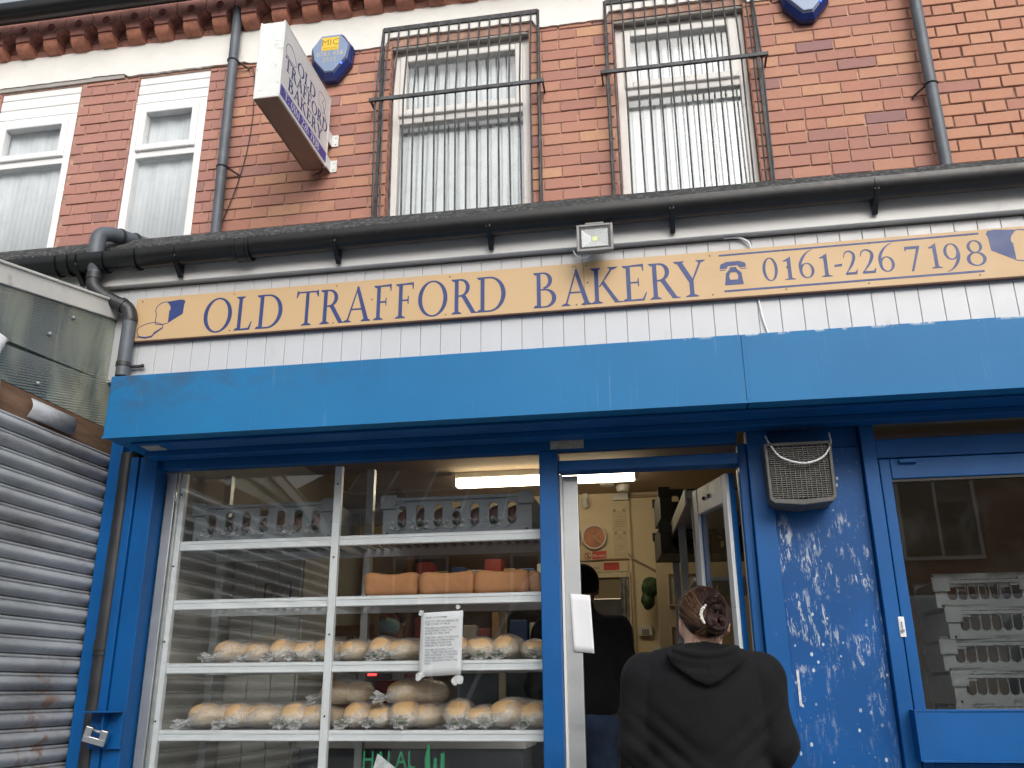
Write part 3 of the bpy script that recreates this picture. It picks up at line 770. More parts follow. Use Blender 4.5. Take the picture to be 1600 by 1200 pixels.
def _sweep(pts, ws, n=10):
    c = bez([(a, b, 0) for a, b in pts], n); m = len(c); A = []; B = []
    for i, p in enumerate(c):
        t = i/(m-1)*(len(ws)-1); k = min(int(t), len(ws)-2); w_ = ws[k]+(ws[k+1]-ws[k])*(t-k)
        d = (c[min(i+1, m-1)]-c[max(i-1, 0)]).normalized(); nx, ny = -d.y, d.x
        A.append((p.x+nx*w_/2, p.y+ny*w_/2)); B.append((p.x-nx*w_/2, p.y-ny*w_/2))
    return ('s', A, B)
T_ = .115; t_ = .042
def glyph(ch):
    """(width, primitives) for cap height 1"""
    if ch == 'O': return .86, [_ring(.43, .5, .43, .52, .12, .045)]
    if ch == 'L': return .60, [_stem(.16, T_), _serif(.16, 1, .30, False), _serif(.12, 0, .24), _poly((.2, 0), (.52, 0), (.585, .25), (.56, .25), (.47, .06), (.2, .045))]
    if ch == 'D': return .84, [_stem(.16, T_), _serif(.12, 1, .24, False), _serif(.12, 0, .24), ('s', [(.15, 1), (.25, 1)]+_ell(.36, .5, .46, .5, 90, -90, 24)+[(.25, 0), (.15, 0)], [(.15, .955), (.25, .955)]+_ell(.36, .5, .335, .455, 90, -90, 24)+[(.25, .045), (.15, .045)])]
    if ch == 'T': return .78, [_stem(.39, T_), _serif(.39, 0, .34), _poly((.04, .955), (.74, .955), (.75, 1.0), (.03, 1.0)), _poly((.0, .82), (.03, .82), (.10, .96), (.06, 1.02), (.02, 1.03)), _poly((.78, .82), (.75, .82), (.68, .96), (.73, 1.01), (.77, 1.02))]
    if ch == 'R': return .76, [_stem(.16, T_), _serif(.13, 1, .26, False), _serif(.16, 0, .30), ('s', [(.15, 1), (.26, 1)]+_ell(.28, .745, .27, .255, 90, -90, 16)+[(.2, .49)], [(.15, .957), (.26, .957)]+_ell(.28, .745, .155, .205, 90, -90, 16)+[(.2, .53)]), _poly((.30, .50), (.43, .52), (.72, .035), (.80, .025), (.80, 0), (.60, 0))]
    if ch == 'A': return .84, [_poly((.42, 1.02), (.46, 1.02), (.155, .02), (.10, .02)), _poly((.40, 1.02), (.46, 1.03), (.80, .02), (.66, .02), (.395, .90)), _poly((.21, .34), (.60, .34), (.60, .385), (.21, .385)), _serif(.12, 0, .26, w2=.06), _serif(.71, 0, .30)]
    if ch == 'F': return .60, [_stem(.17, T_), _serif(.14, 1, .26, False), _serif(.17, 0, .32), _poly((.2, .955), (.52, .955), (.545, .82), (.57, .82), (.575, 1.02), (.2, 1.0)), _poly((.2, .49), (.40, .49), (.40, .535), (.2, .535)), _poly((.40, .40), (.425, .40), (.425, .63), (.40, .63), (.385, .515))]
    if ch == 'B': return .70, [_stem(.16, T_), _serif(.12, 1, .22, False), _serif(.12, 0, .22), ('s', [(.15, 1), (.26, 1)]+_ell(.30, .765, .25, .235, 90, -90, 16), [(.15, .957), (.26, .957)]+_ell(.28, .765, .155, .192, 90, -90, 16)), ('s', [(.2, .53), (.28, .53)]+_ell(.34, .265, .32, .265, 90, -90, 16)+[(.15, 0)], [(.2, .488), (.28, .488)]+_ell(.33, .265, .205, .223, 90, -90, 16)+[(.15, .045)])]
    if ch == 'K': return .84, [_stem(.16, T_), _serif(.14, 1, .28, False), _serif(.16, 0, .32), _poly((.22, .46), (.26, .46), (.64, .975), (.57, .975)), _serif(.62, 1, .28, False, .07), _poly((.30, .55), (.36, .64), (.76, .035), (.90, .02), (.90, 0), (.66, 0))]
    if ch == 'E': return .66, [_stem(.17, T_), _serif(.13, 1, .24, False), _serif(.13, 0, .24), _poly((.2, .955), (.54, .955), (.565, .82), (.59, .82), (.595, 1.02), (.2, 1.0)), _poly((.2, .49), (.43, .49), (.43, .535), (.2, .535)), _poly((.43, .40), (.455, .40), (.455, .63), (.43, .63), (.415, .515)), _poly((.2, 0), (.58, 0), (.66, .22), (.63, .22), (.54, .05), (.2, .045))]
    if ch == 'Y': return .80, [_stem(.42, T_, 0, .46), _serif(.42, 0, .34), _poly((.36, .40), (.48, .46), (.20, .975), (.05, .975)), _poly((.43, .44), (.475, .44), (.72, .975), (.66, .975)), _serif(.12, 1, .28, False), _serif(.69, 1, .24, False, .06)]
    if ch == '0': return .56, [_ring(.28, .5, .28, .5, .11, .045)]
    if ch == '1': return .40, [_stem(.22, .12, 0, .93), _serif(.22, 0, .36, w2=.14), _poly((.16, .90), (.28, 1.0), (.28, .88), (.16, .80), (.02, .80), (.02, .83))]
    if ch == '2': return .56, [_sweep([(.03, .72), (.10, .92), (.27, .985), (.44, .88), (.46, .70), (.36, .45), (.20, .22), (.05, .045)], [.03, .05, .06, .10, .13, .11, .06, .04]), _poly((.04, 0), (.52, 0), (.56, .20), (.53, .20), (.46, .10), (.07, .10))]
    if ch == '6': return .58, [_ring(.30, .33, .27, .33, .105, .045), _sweep([(.58, 1.22), (.36, 1.10), (.17, .86), (.075, .60), (.07, .34)], [.012, .05, .10, .11, .09])]
    if ch == '9': return .58, [_ring(.28, .62, .27, .34, .105, .045), _sweep([(.505, .66), (.50, .40), (.40, .12), (.22, -.10), (.02, -.20)], [.09, .11, .10, .05, .012])]
    if ch == '7': return .58, [_poly((.03, .84), (.03, 1.0), (.58, 1.0), (.56, .93), (.50, .88), (.09, .88), (.055, .80)), _poly((.46, .93), (.57, .95), (.25, -.04), (.17, -.04))]
    if ch == '8': return .58, [_ring(.29, .745, .22, .255, .085, .045), _ring(.29, .26, .28, .275, .10, .045), ]
    if ch == '-': return .40, [_poly((.0, .34), (.38, .36), (.40, .46), (.02, .44))]
    if ch == ':': return .24, [('s', _ell(.12, .08, .08, .08, 0, 360, 12), _ell(.12, .08, .01, .01, 0, 360, 12)), ('s', _ell(.12, .62, .08, .08, 0, 360, 12), _ell(.12, .62, .01, .01, 0, 360, 12))]
    return .4, []
def put(mb, prims, fx, d0, step=.00008, thick=.0008):
    """fx(u,v,d); every stroke sits a hair proud of the one before so none share a plane"""
    for i, p in enumerate(prims):
        a = d0-thick-i*step
        if p[0] == 'p': mb.prism(p[1], fx, a, d0)
        else: mb.strip(p[1], p[2], fx, a, d0)
def word(mb, s, x, y, h, fx, d0, gap=.10, space=.4, wsc=1.0):
    for ch in s:
        w_, pr = glyph(ch)
        if ch == ' ': x += space*h*wsc; continue
        put(mb, pr, lambda u, v, d, x=x: fx(x+u*h*wsc, y+v*h, d), d0); x += (w_+gap)*h*wsc
    return x
def wordwidth(s, h, gap=.10, space=.4):
    return sum(space*h if c == ' ' else (glyph(c)[0]+gap)*h for c in s)-gap*h

# ---------------------------------------------------------------- the long sign
sign = thing('shop_sign', 'long cream sign board lettered OLD TRAFFORD BAKERY with a phone number, on white cladding', 'shop sign', (0, 3.87, 3.0))
mb = MB(); mb.box(-2.625, -.2925, 3.868, 3.884, 3.010, 3.248); mb.box(-.2915, 1.96, 3.868, 3.884, 3.010, 3.252); mb.build('board', m_cream_sign, sign, bevel=.0015)
mb = MB(); mb.box(-2.625, 1.96, 3.869, 3.892, 3.004, 3.0095); mb.build('board_edge', M('dark_board_edge', (.10,.05,.04), .8), sign)
SY = 3.868
widths = {}
LET = [('O',-2.238,-2.084),('L',-2.067,-1.970),('D',-1.953,-1.809),('T',-1.742,-1.624),('R',-1.614,-1.487),('A',-1.49,-1.352),('F',-1.338,-1.242),('F',-1.226,-1.128),('O',-1.109,-.961),('R',-.942,-.815),('D',-.814,-.669),
       ('B',-.538,-.420),('A',-.402,-.262),('K',-.261,-.118),('E',-.112,.002),('R',.013,.147),('Y',.135,.276)]
for i, (ch, a, b) in enumerate(LET):
    w_, pr = glyph(ch); k = (b-a)/w_; t = (i+.5)/len(LET); zb = 3.027; h = .186
    mb = MB(); put(mb, pr, lambda u, v, d: (a+u*k, d, zb+v*h), SY); mb.build('letter', m_blue_text, sign)
DG = [('0',.535,.603,3.076,.120),('1',.625,.679,3.076,.118),('6',.695,.765,3.077,.118),('1',.787,.84,3.077,.118),('-',.852,.888,3.082,.118),('2',.894,.952,3.078,.120),('2',.967,1.032,3.078,.120),('6',1.044,1.115,3.078,.118),
      ('7',1.160,1.230,3.076,.120),('1',1.262,1.313,3.078,.126),('9',1.325,1.397,3.080,.120),('8',1.417,1.502,3.076,.126)]
for ch, a, b, zb, h in DG:
    w_, pr = glyph(ch); k = (b-a)/w_
    mb = MB(); put(mb, pr, lambda u, v, d: (a+u*k, d, zb+v*h), SY); mb.build('digit', m_blue_text, sign)
mb = MB(); mb.prism([(.343,3.222),(1.487,3.228),(1.487,3.237),(.343,3.231)], FX, SY-.0008, SY); mb.prism([(.355,3.037),(1.482,3.042),(1.482,3.052),(.355,3.047)], FX, SY-.0008, SY); mb.build('rule_line', m_blue_text, sign)
# telephone symbol
mb = MB(); c0, z0 = .403, 3.072
put(mb, [_poly((c0-.060,z0+.092),(c0-.055,z0+.108),(c0-.03,z0+.119),(c0+.03,z0+.120),(c0+.055,z0+.110),(c0+.060,z0+.094),(c0+.058,z0+.088),(c0+.028,z0+.086),(c0+.022,z0+.098),(c0-.022,z0+.097),(c0-.028,z0+.085),(c0-.058,z0+.084)),
         _poly((c0-.060,z0+.076),(c0-.034,z0+.076),(c0-.034,z0+.080),(c0-.060,z0+.080)), _poly((c0+.034,z0+.078),(c0+.060,z0+.078),(c0+.060,z0+.082),(c0+.034,z0+.082)),
         ('s', [(c0-.014,z0+.090),(c0-.018,z0+.078),(c0-.034,z0+.060),(c0-.042,z0+.0),(c0+.042,z0+.0),(c0+.036,z0+.060),(c0+.018,z0+.078),(c0+.014,z0+.090),(c0-.014,z0+.090)],
               [(c0-.006,z0+.064),(c0-.014,z0+.062),(c0-.021,z0+.044),(c0-.017,z0+.026),(c0+.017,z0+.026),(c0+.021,z0+.044),(c0+.014,z0+.062),(c0+.006,z0+.064),(c0-.006,z0+.064)])], FX, SY)
mb.build('telephone_symbol', m_blue_text, sign)
def loafmark(x, z, s, flip=1):
    X = lambda u: x+flip*u*s
    mb = MB()
    P1 = [(.46,1.0),(1.02,1.05),(1.20,1.03),(1.26,.93),(1.22,.85),(1.20,.42),(.60,.06),(.60,.52),(.66,.62),(.62,.80)]
    put(mb, [('p', [(X(u), z+v*s) for u, v in P1])], FX, SY)
    out = [(.60,.06),(.30,.02),(.06,.08),(.05,.50),(.0,.62),(.04,.80),(.20,.95),(.40,1.0),(.56,.92),(.66,.70),(.60,.55)]
    put(mb, [_sweep([(X(u), z+v*s) for u, v in out], [.004*s/.13]*2)], FX, SY, thick=.0006)
    mb.build('bread_emblem', m_blue_text, sign)
loafmark(-2.510, 3.090, .128)
mb = MB(); sx0, sz0 = -2.60, 3.028
sl_ = [(.0,.032),(.008,.055),(.045,.072),(.09,.078),(.128,.068),(.142,.052),(.125,.038),(.098,.022),(.085,.006),(.05,.0),(.015,.008),(.0,.032)]
put(mb, [_sweep([(sx0+u, sz0+v) for u, v in sl_], [.0035, .0035]), _poly((sx0+.142,sz0+.050),(sx0+.142,sz0+.042),(sx0+.10,sz0+.012),(sx0+.087,sz0-.003),(sx0+.05,sz0-.009),(sx0+.012,sz0-.001),(sx0,sz0+.028),(sx0+.016,sz0+.008),(sx0+.05,sz0+.001),(sx0+.085,sz0+.006),(sx0+.098,sz0+.022))], FX, SY)
mb.build('bread_slice_emblem', m_navy, sign)
loafmark(1.717, 3.078, .159, -1)
mb = MB()
rnd = random.Random(5)
for x in (-2.60, -2.1, -1.55, -.95, -.35, -.315, -.27, .30, .65, 1.0, 1.45):
    for z in (3.03, 3.23): mb.sphere((x+rnd.uniform(-.02,.02), SY-.001, z), .0035, seg=6, ring=4)
for x in (-1.345,-.31,-.275,.645): mb.sphere((x, SY-.001, 3.14), .004, seg=6, ring=4)
mb.build('screw', M('rusty_screw', (.12,.07,.04), .8), sign)

# ---------------------------------------------------------------- projecting sign box
ps = thing('hanging_sign', 'white box sign projecting from the bricks, lettered OLD TRAFFORD BAKERY over a blue phone strip', 'hanging sign', (-2.14, 4.86, 4.9))
X0, X1, Y0, Y1, Z0, Z1 = -2.222, -2.060, 4.105, 4.880, 4.612, 5.162
m_lightbox = M('aged_lightbox_plastic', (.70,.72,.71), .4, var=.05, vscale=4, dirt=(.13,.13,.11), dscale=14, damt=.42, bmp=.15)
m_algae = M('grimy_white_metal', (.74,.77,.77), .5, var=.05, vscale=3, dirt=(.20,.20,.16), dscale=16, damt=.43, bmp=.3, bscale=90)
m_panel = M('sign_face_plastic', (.66,.67,.70), .35, var=.04, vscale=4, dirt=(.45,.45,.45), dscale=8, damt=.36)
m_brown = M('brown_painted_metal', (.36,.27,.235), .5, var=.12, vscale=3)
bx('sign_case', m_algae, ps, (X0+.004, X1-.004, Y0+.004, Y1-.004, Z0+.006, Z1-.004), bevel=.004)
bx('sign_underside', m_brown, ps, (X0+.003, X1-.010, Y0+.003, Y1-.003, Z0, Z0+.005), bevel=.001)
mb = MB()
for x in (X0, X1-.012):
    for z in (Z0, Z1-.016): mb.box(x, x+.012, Y0, Y1, z, z+.016)
    for y in (Y0, Y1-.014): mb.box(x, x+.012, y, y+.014, Z0+.0165, Z1-.0165)
mb.build('edge_frame', m_lightbox, ps, bevel=.002)
bx('face_panel', m_panel, ps, (X1-.003, X1-.001, Y0+.0145, Y1-.0145, Z0+.0170, Z1-.0170), bevel=0)
SX = lambda u, v, d: (-d, u, v)     # reads from the street end (Y0) towards the wall
dS = -(X1-.001)

m_blue_vio = M('violet_blue_strip', (.045,.045,.33), .4, var=.08)
mb = MB(); mb.box(X1-.0008, X1-.0002, Y0+.012, Y1-.020, Z0+.026, Z0+.100); mb.build('blue_strip', m_blue_vio, ps)
for txt, z, h, wd, yc in (('OLD', 4.955, .086, .29, 4.468), ('TRAFFORD', 4.850, .088, .69, 4.495), ('BAKERY', 4.743, .086, .55, 4.488)):
    ww = wordwidth(txt, h); k = wd/ww; mb = MB(); [word(mb, txt, yc-wd/2+dx, z, h, SX, dS-.0006*j, wsc=k) for j, dx in enumerate((0, .003))]; mb.build('lettering', m_navy, ps)
txt = 'T: 0161 226 7198'; ww = wordwidth(txt, .060); k = .615/ww; mb = MB(); word(mb, txt, Y0+.072, Z0+.036, .054, SX, -(X1-.0002), wsc=k); mb.build('lettering', m_white, ps)
mb = MB()
def outl(pts, w_): put(mb, [_sweep(pts, [w_, w_])], SX, dS, thick=.0006)
outl([(4.155, 4.955), (4.145, 4.995), (4.175, 5.04), (4.235, 5.045), (4.285, 5.01), (4.30, 4.965), (4.24, 4.952), (4.155, 4.955)], .004)
outl([(Y1-.20, Z1-.17), (Y1-.21, Z1-.10), (Y1-.15, Z1-.075), (Y1-.09, Z1-.10), (Y1-.10, Z1-.17), (Y1-.13, Z1-.21), (Y1-.20, Z1-.17)], .003)
outl([(Y1-.12, Z1-.10), (Y1-.14, Z1-.13), (Y1-.12, Z1-.16), (Y1-.08, Z1-.20), (Y1-.07, Z1-.235), (Y1-.11, Z1-.24)], .005)
mb.build('bread_emblem', m_navy, ps)
for z in (Z1-.30, Z0+.05):
    mb = MB(); mb.box(X1+.001, X1+.045, YB-.008, YB-.002, z-.045, z+.045); mb.box(X1-.002, X1+.003, Y1-.02, YB-.003, z-.045, z+.045)
    for dz in (-.025, .025): mb.sphere((X1+.028, YB-.009, z+dz), .007, seg=8, ring=5)
    mb.build('wall_bracket', m_lightbox, ps)
mb = MB(); mb.tube(bez([(X1-.012, Y1-.05, Z0+.002), (X1-.02, Y1-.03, Z0-.04), (X1-.09, Y1+.01, Z0-.035), (X1-.115, YB-.005, Z0-.005)], 8), .005, 6); mb.build('power_cable', m_black, ps, smooth=True)

# ---------------------------------------------------------------- alarm boxes
m_alarm = M('pale_blue_plastic', (.20,.27,.42), .35, var=.05); m_alarm_d = M('deep_blue_plastic', (.008,.02,.13), .3, var=.1)
def alarm(cx, cz, label, k=1.0):
    root = thing('alarm_box', label, 'alarm box', (cx, YB, cz), group='blue alarm boxes on the upper wall')
    yo = YB-.085
    back = [(-.075, .19), (.075, .19), (.155, .07), (.140, -.06), (.045, -.185), (-.045, -.185), (-.140, -.06), (-.155, .07)]
    frontp = [(-.070, .170), (.070, .170), (.135, .075), (.115, -.035), (.030, -.145), (-.030, -.145), (-.115, -.035), (-.135, .075)]
    n = len(back)
    mb = MB(); vs = [(cx+a*k, YB-.004, cz+b_*k) for a, b_ in back]+[(cx+a*k*1.02, YB-.05, cz+b_*k*1.01) for a, b_ in back]+[(cx+a*k*1.04, yo+.002, cz+b_*k*1.03) for a, b_ in frontp]
    fs = [tuple(range(n)), tuple(range(3*n-1, 2*n-1, -1))]
    for j in (0, 1):
        for i in range(n): fs.append((j*n+i, j*n+(i+1) % n, (j+1)*n+(i+1) % n, (j+1)*n+i))
    mb.add(vs, fs); mb.build('housing', m_alarm_d, root, bevel=.006)
    mb = MB(); vs = [(cx+a*k, yo, cz+b_*k) for a, b_ in frontp]+[(cx+a*k*.95, yo-.012, cz+b_*k*.95) for a, b_ in frontp]
    mb.add(vs, [tuple(range(n)), tuple(range(2*n-1, n-1, -1))]+[(i, (i+1) % n, (i+1) % n+n, i+n) for i in range(n)]); mb.build('cover', m_alarm, root, bevel=.003)
    yy = yo-.0125
    bx('label_plate', M('yellow_label', (.75,.50,.04), .5, var=.08), root, (cx-.062*k, cx+.062*k, yy-.0006, yy, cz+.035*k, cz+.145*k), bevel=0)
    f = lambda u, v, d: (cx+u, d, cz+v)
    m1 = textmesh('MIC', .075*k, lambda u, v, d: f(u, v+.100*k, d), yy-.0010, '', None, None); m1.build('lettering', M('ochre_ink', (.25,.17,.02), .6), root)
    m1 = textmesh('SYSTEMS', .026*k, lambda u, v, d: f(u, v+.050*k, d), yy-.0010, '', None, None); m1.build('lettering', bpy.data.materials['ochre_ink'], root)
    m1 = textmesh('0783 458', .052*k, lambda u, v, d: f(u, v+.005*k, d), yy-.0006, '', None, None); m1.build('lettering', M('pale_gold_ink', (.55,.50,.38), .6), root)
    m1 = textmesh('3512', .052*k, lambda u, v, d: f(u, v-.045*k, d), yy-.0006, '', None, None); m1.build('lettering', bpy.data.materials['pale_gold_ink'], root)
    mb = MB(); mb.sphere((cx+.085*k, yo-.004, cz-.075*k), .008, seg=10, ring=6); mb.build('indicator_lamp', emis('blue_indicator', (.05,.12,1.0), 3.0), root)
alarm(-2.085, 5.515, 'blue hexagonal alarm box with a yellow plate, right beside the hanging sign')
alarm(1.125, 5.545, 'blue hexagonal alarm box cut by the top edge, left of the right drainpipe')# ================================================================ THINGS ON THE SHOPFRONT
# swan-neck downpipe
dp = thing('drainpipe', 'dark grey swan-neck pipe dropping from the gutter to the blue shutter box', 'drainpipe', (-2.68, 3.84, 2.7))
mb = MB(); mb.tube([(-2.835, 3.79, 3.415), (-2.835, 3.79, 3.385)], [.046, .038], 18); mb.tube([(-2.835, 3.79, 3.405), (-2.835, 3.79, 3.345)], .038, 18); mb.build('outlet', m_pipe, dp, smooth='auto')
mb = MB(); mb.tube(bez([(-2.835, 3.79, 3.36), (-2.833, 3.79, 3.31), (-2.80, 3.80, 3.268), (-2.725, 3.82, 3.222), (-2.655, 3.84, 3.185), (-2.633, 3.845, 3.13), (-2.633, 3.845, 3.11)], 6), .036, 18); mb.build('offset_bend', m_darkpipe, dp, smooth='auto')
for p, q in (((-2.836, 3.79, 3.375), (-2.836, 3.79, 3.34)), ((-2.775, 3.808, 3.247), (-2.755, 3.814, 3.235)), ((-2.690, 3.83, 3.207), (-2.672, 3.835, 3.196))): mb = MB(); mb.tube([p, q], .0405, 18); mb.build('socket', m_darkpipe, dp, smooth='auto')
mb = MB(); mb.tube([(-2.633, 3.845, 3.14), (-2.633, 3.845, 2.812)], .034, 18); mb.build('pipe', m_pipe, dp, smooth='auto')
mb = MB(); mb.tube([(-2.633, 3.845, 2.885), (-2.633, 3.845, 2.862)], .0375, 18); mb.box(-2.61, -2.545, 3.870, 3.885, 2.867, 2.879); mb.sphere((-2.545, 3.872, 2.873), .010, seg=8, ring=6); mb.build('clip', m_darkpipe, dp, smooth='auto')
ob_ = thing('overflow_pipe', 'fat grey elbow pipe rising from the gutter and bending back over the roof', 'pipe', (-2.83, 3.80, 3.55))
mb = MB(); mb.tube(bez([(-2.850, 3.79, 3.44), (-2.850, 3.79, 3.56), (-2.845, 3.80, 3.605), (-2.825, 3.845, 3.635), (-2.79, 3.94, 3.655), (-2.74, 4.08, 3.68)], 6), .040, 18); mb.build('elbow', m_pipe, ob_, smooth='auto')
mb = MB(); mb.tube([(-2.806, 3.895, 3.646), (-2.801, 3.91, 3.649)], .046, 18); mb.tube([(-2.775, 3.985, 3.664), (-2.768, 4.0, 3.667)], .046, 18); mb.build('coupling', m_darkpipe, ob_, smooth='auto')
mb = MB(); mb.tube([(-2.588, 3.935, 2.43), (-2.588, 3.935, .02)], .040, 20); 
o1 = thing('lower_drainpipe', 'black drainpipe standing between two blue strips left of the shop window', 'drainpipe', (-2.588, 3.935, 0)); mb.build('pipe', m_darkpipe, o1, smooth='auto')
mb = MB(); mb.tube([(-2.588, 3.935, 1.53), (-2.588, 3.935, 1.49)], .045, 20); mb.tube([(-2.588, 3.935, 1.475), (-2.588, 3.935, 1.468)], .045, 20); mb.build('joint', m_darkpipe, o1, smooth='auto')

# lock box and padlock on the left guide
lb = thing('lock_bracket', 'blue steel shutter lock bracket low on the left guide channel', 'lock bracket', (-2.47, 3.88, 1.15))
bx('plate', m_blue, lb, (-2.560, -2.405, 3.872, 3.884, 1.070, 1.225), (-2.565, -2.405, 3.79, 3.871, 1.222, 1.228), (-2.48, -2.472, 3.83, 3.871, 1.075, 1.221), bevel=.002)
m_chrome = M('polished_steel', (.62,.64,.66), .22, .95, var=.05, bmp=.05)
pk = thing('padlock', 'shiny steel block padlock hanging on the blue lock bracket', 'padlock', (-2.485, 3.82, 1.13))
c = Vector((-2.486, 3.815, 1.132)); U = Vector((1, .25, -.28)).normalized(); V2 = Vector((.30, -.1, .95)).normalized(); W_ = U.cross(V2)
mb = MB()
for s_ in (-1, 1): mb.obox(c+U*.034*s_, U*.016, V2*.028, W_*.014)
mb.obox(c-V2*.024, U*.050, V2*.014, W_*.0142); mb.build('body', m_chrome, pk, bevel=.003)
mb = MB(); mb.tube([c+U*-.024+V2*.014, c+U*.024+V2*.014], .006, 10); mb.build('shackle', m_steel, pk, smooth=True)

# floodlight
fl = thing('floodlight', 'square grey LED floodlight under the gutter above the sign', 'floodlight', (-.22, 3.80, 3.30))
x0, x1, z0, z1, y0 = -.309, -.139, 3.232, 3.372, 3.72
m_fl = M('cast_grey_metal', (.22,.22,.22), .5, .3, var=.1, vscale=20, bmp=.2)
mb = MB(); frame_rect(mb, x0, x1, z0, z1, .013, y0, y0+.02); mb.build('bezel', m_fl, fl, bevel=.003)
mb = MB(); mb.box(x0+.012, x1-.012, y0+.0205, y0+.05, z0+.012, z1-.012); mb.box(x0+.045, x1-.045, y0+.0505, y0+.10, z0+.03, z1-.02); mb.box(x0+.04, x1-.04, y0+.006, y0+.09, z1+.0005, z1+.012); mb.build('body', m_fl, fl, bevel=.004)
mb = MB(); frame_rect(mb, x0+.0135, x1-.0135, z0+.0135, z1-.0135, .010, y0+.004, y0+.012); mb.build('gasket', m_black, fl)
m_refl = M('reflector', (.30,.31,.32), .45, .2, var=.02, bmp=0)
mb = MB(); a = [(x0+.024, z0+.024), (x1-.024, z0+.024), (x1-.024, z1-.024), (x0+.024, z1-.024)]; cx, cz = (x0+x1)/2, (z0+z1)/2; b_ = [(cx-.018, cz-.014), (cx+.018, cz-.014), (cx+.018, cz+.014), (cx-.018, cz+.014)]
mb.add([(p[0], y0+.008, p[1]) for p in a]+[(p[0], y0+.0195, p[1]) for p in b_], [(0,1,5,4),(1,2,6,5),(2,3,7,6),(3,0,4,7)]); mb.build('reflector', m_refl, fl, fixn=False)
bx('led_chip', M('yellow_phosphor', (.55,.62,.03), .5, bmp=0), fl, (cx-.012, cx+.012, y0+.0165, y0+.0190, cz-.011, cz+.011), bevel=0)
bx('lens', m_glass, fl, (x0+.0235, x1-.0235, y0+.004, y0+.006, z0+.0235, z1-.0235), bevel=0)
mb = MB(); mb.box(cx-.045, cx-.038, y0+.05, 3.850, cz-.02, cz+.02); mb.box(cx+.038, cx+.045, y0+.05, 3.850, cz-.02, cz+.02); mb.build('mount', m_fl, fl)
mb = MB(); mb.tube(bez([(-.34, 3.875, 3.325), (-.325, 3.86, 3.285), (-.29, 3.85, 3.262), (-.255, 3.84, 3.275), (-.235, 3.82, 3.30)], 8), .004, 6); mb.build('cable', m_upvc, fl, smooth=True)
mb = MB(); mb.tube(bez([(.375, 3.880, 3.322), (.44, 3.878, 3.318), (.485, 3.878, 3.290), (.495, 3.880, 3.252)], 8), .0055, 6); mb.tube(bez([(.505, 3.893, 3.008), (.52, 3.889, 2.88), (.565, 3.889, 2.72)], 8), .0045, 6)
tag(mb.build('cable', m_upvc, None, smooth=True), 'white cable curving behind the sign and down the cladding near the phone symbol', 'cable')

# air grille and its cable
ve = thing('ventilation_grille', 'grey louvred ventilation box at the top of the scuffed blue panel', 'ventilation grille', (.59, 3.9, 2.15))
m_gr = M('grey_brown_plastic', (.10,.098,.095), .55, var=.15, vscale=14, dirt=(.06,.055,.05), dscale=14, damt=.45)
x0, x1, z0, z1, ya = .452, .728, 2.03, 2.292, 3.80
mb = MB(); pl = [(x0, z1), (x0+.004, z0+.02), (x0+.02, z0+.004), ((x0+x1)/2, z0-.008), (x1-.02, z0+.004), (x1-.004, z0+.02), (x1, z1)]
pi_ = [(x0+.014, z1-.014), (x0+.017, z0+.03), (x0+.026, z0+.022), ((x0+x1)/2, z0+.016), (x1-.026, z0+.022), (x1-.017, z0+.03), (x1-.014, z1-.014)]
mb.strip(pl, pi_, FX, ya, ya+.03); mb.strip([pl[-1], pl[0]], [pi_[-1], pi_[0]], FX, ya, ya+.03); mb.prism(pl, FX, ya+.031, 3.958); mb.build('case', m_gr, ve, bevel=.003)
mb = MB(); z = z0+.03
while z < z1-.015:
    mb.obox(((x0+x1)/2, ya+.014, z), ((x1-x0)/2-.018, 0, 0), (0, .008, .0035), (0, -.0009, .0016)); z += .0092
mb.build('louvres', M('pale_louvre_plastic', (.20,.19,.175), .55, var=.15, vscale=20), ve)
mb = MB()
for i in range(1, 12): x = x0+.018+(x1-x0-.036)*i/12; mb.box(x-.0015, x+.0015, ya+.004, ya+.010, z0+.018, z1-.015)
mb.build('mullion', m_gr, ve)
mb = MB(); mb.tube(bez([(.470, 3.86, 2.338), (.478, 3.81, 2.29), (.515, 3.785, 2.225), (.60, 3.775, 2.193), (.68, 3.785, 2.215), (.725, 3.81, 2.275), (.735, 3.86, 2.34)], 10), .0042, 8)
tag(mb.build('cable', m_upvc, None, smooth=True), 'white cable looped in front of the grey ventilation box', 'cable')
mb = MB(); mb.box(.508, .518, 3.955, 3.9595, 1.235, 1.375)
tag(mb.build('tape_strip', m_tape, None), 'narrow pale strip of tape stuck upright on the scuffed blue panel', 'tape')

# right-hand closed door
rd = thing('shop_door', 'closed blue door with a big dark reflecting pane at the right edge', 'door', (.936, 3.93, .2))
mb = MB(); mb.box(.936, .980, 3.925, 3.97, .20, 2.230); mb.box(.981, 1.72, 3.925, 3.97, 2.142, 2.230); mb.box(1.66, 1.72, 3.925, 3.97, .20, 2.141); mb.box(.981, 1.659, 3.925, 3.97, 1.03, 1.222); mb.box(.981, 1.659, 3.935, 3.96, .20, 1.029)
mb.build('leaf_frame', m_blue, rd, bevel=.004)
bx('pane', m_glass, rd, (.9805, 1.659, 3.945, 3.951, 1.2225, 2.1415), bevel=0)
bx('glazing_bead', m_black, rd, (.9805, 1.659, 3.933, 3.944, 2.130, 2.1415), bevel=0)
bx('closer', m_blue, rd, (1.015, 1.085, 3.905, 3.924, 2.236-.03, 2.236-.012), bevel=.003)
mb = MB(); mb.box(.916, 1.72, 3.845, 3.89, 1.045, 1.215); mb.box(.914, 1.72, 3.84, 3.924, 1.2155, 1.222); mb.box(.914, .921, 3.84, 3.924, 1.040, 1.215); mb.box(.921, 1.035, 3.8425, 3.8445, 1.04, 1.214); mb.box(.921, 1.72, 3.84, 3.924, 1.036, 1.0445); mb.build('letter_tray', m_blue, rd, bevel=.002)
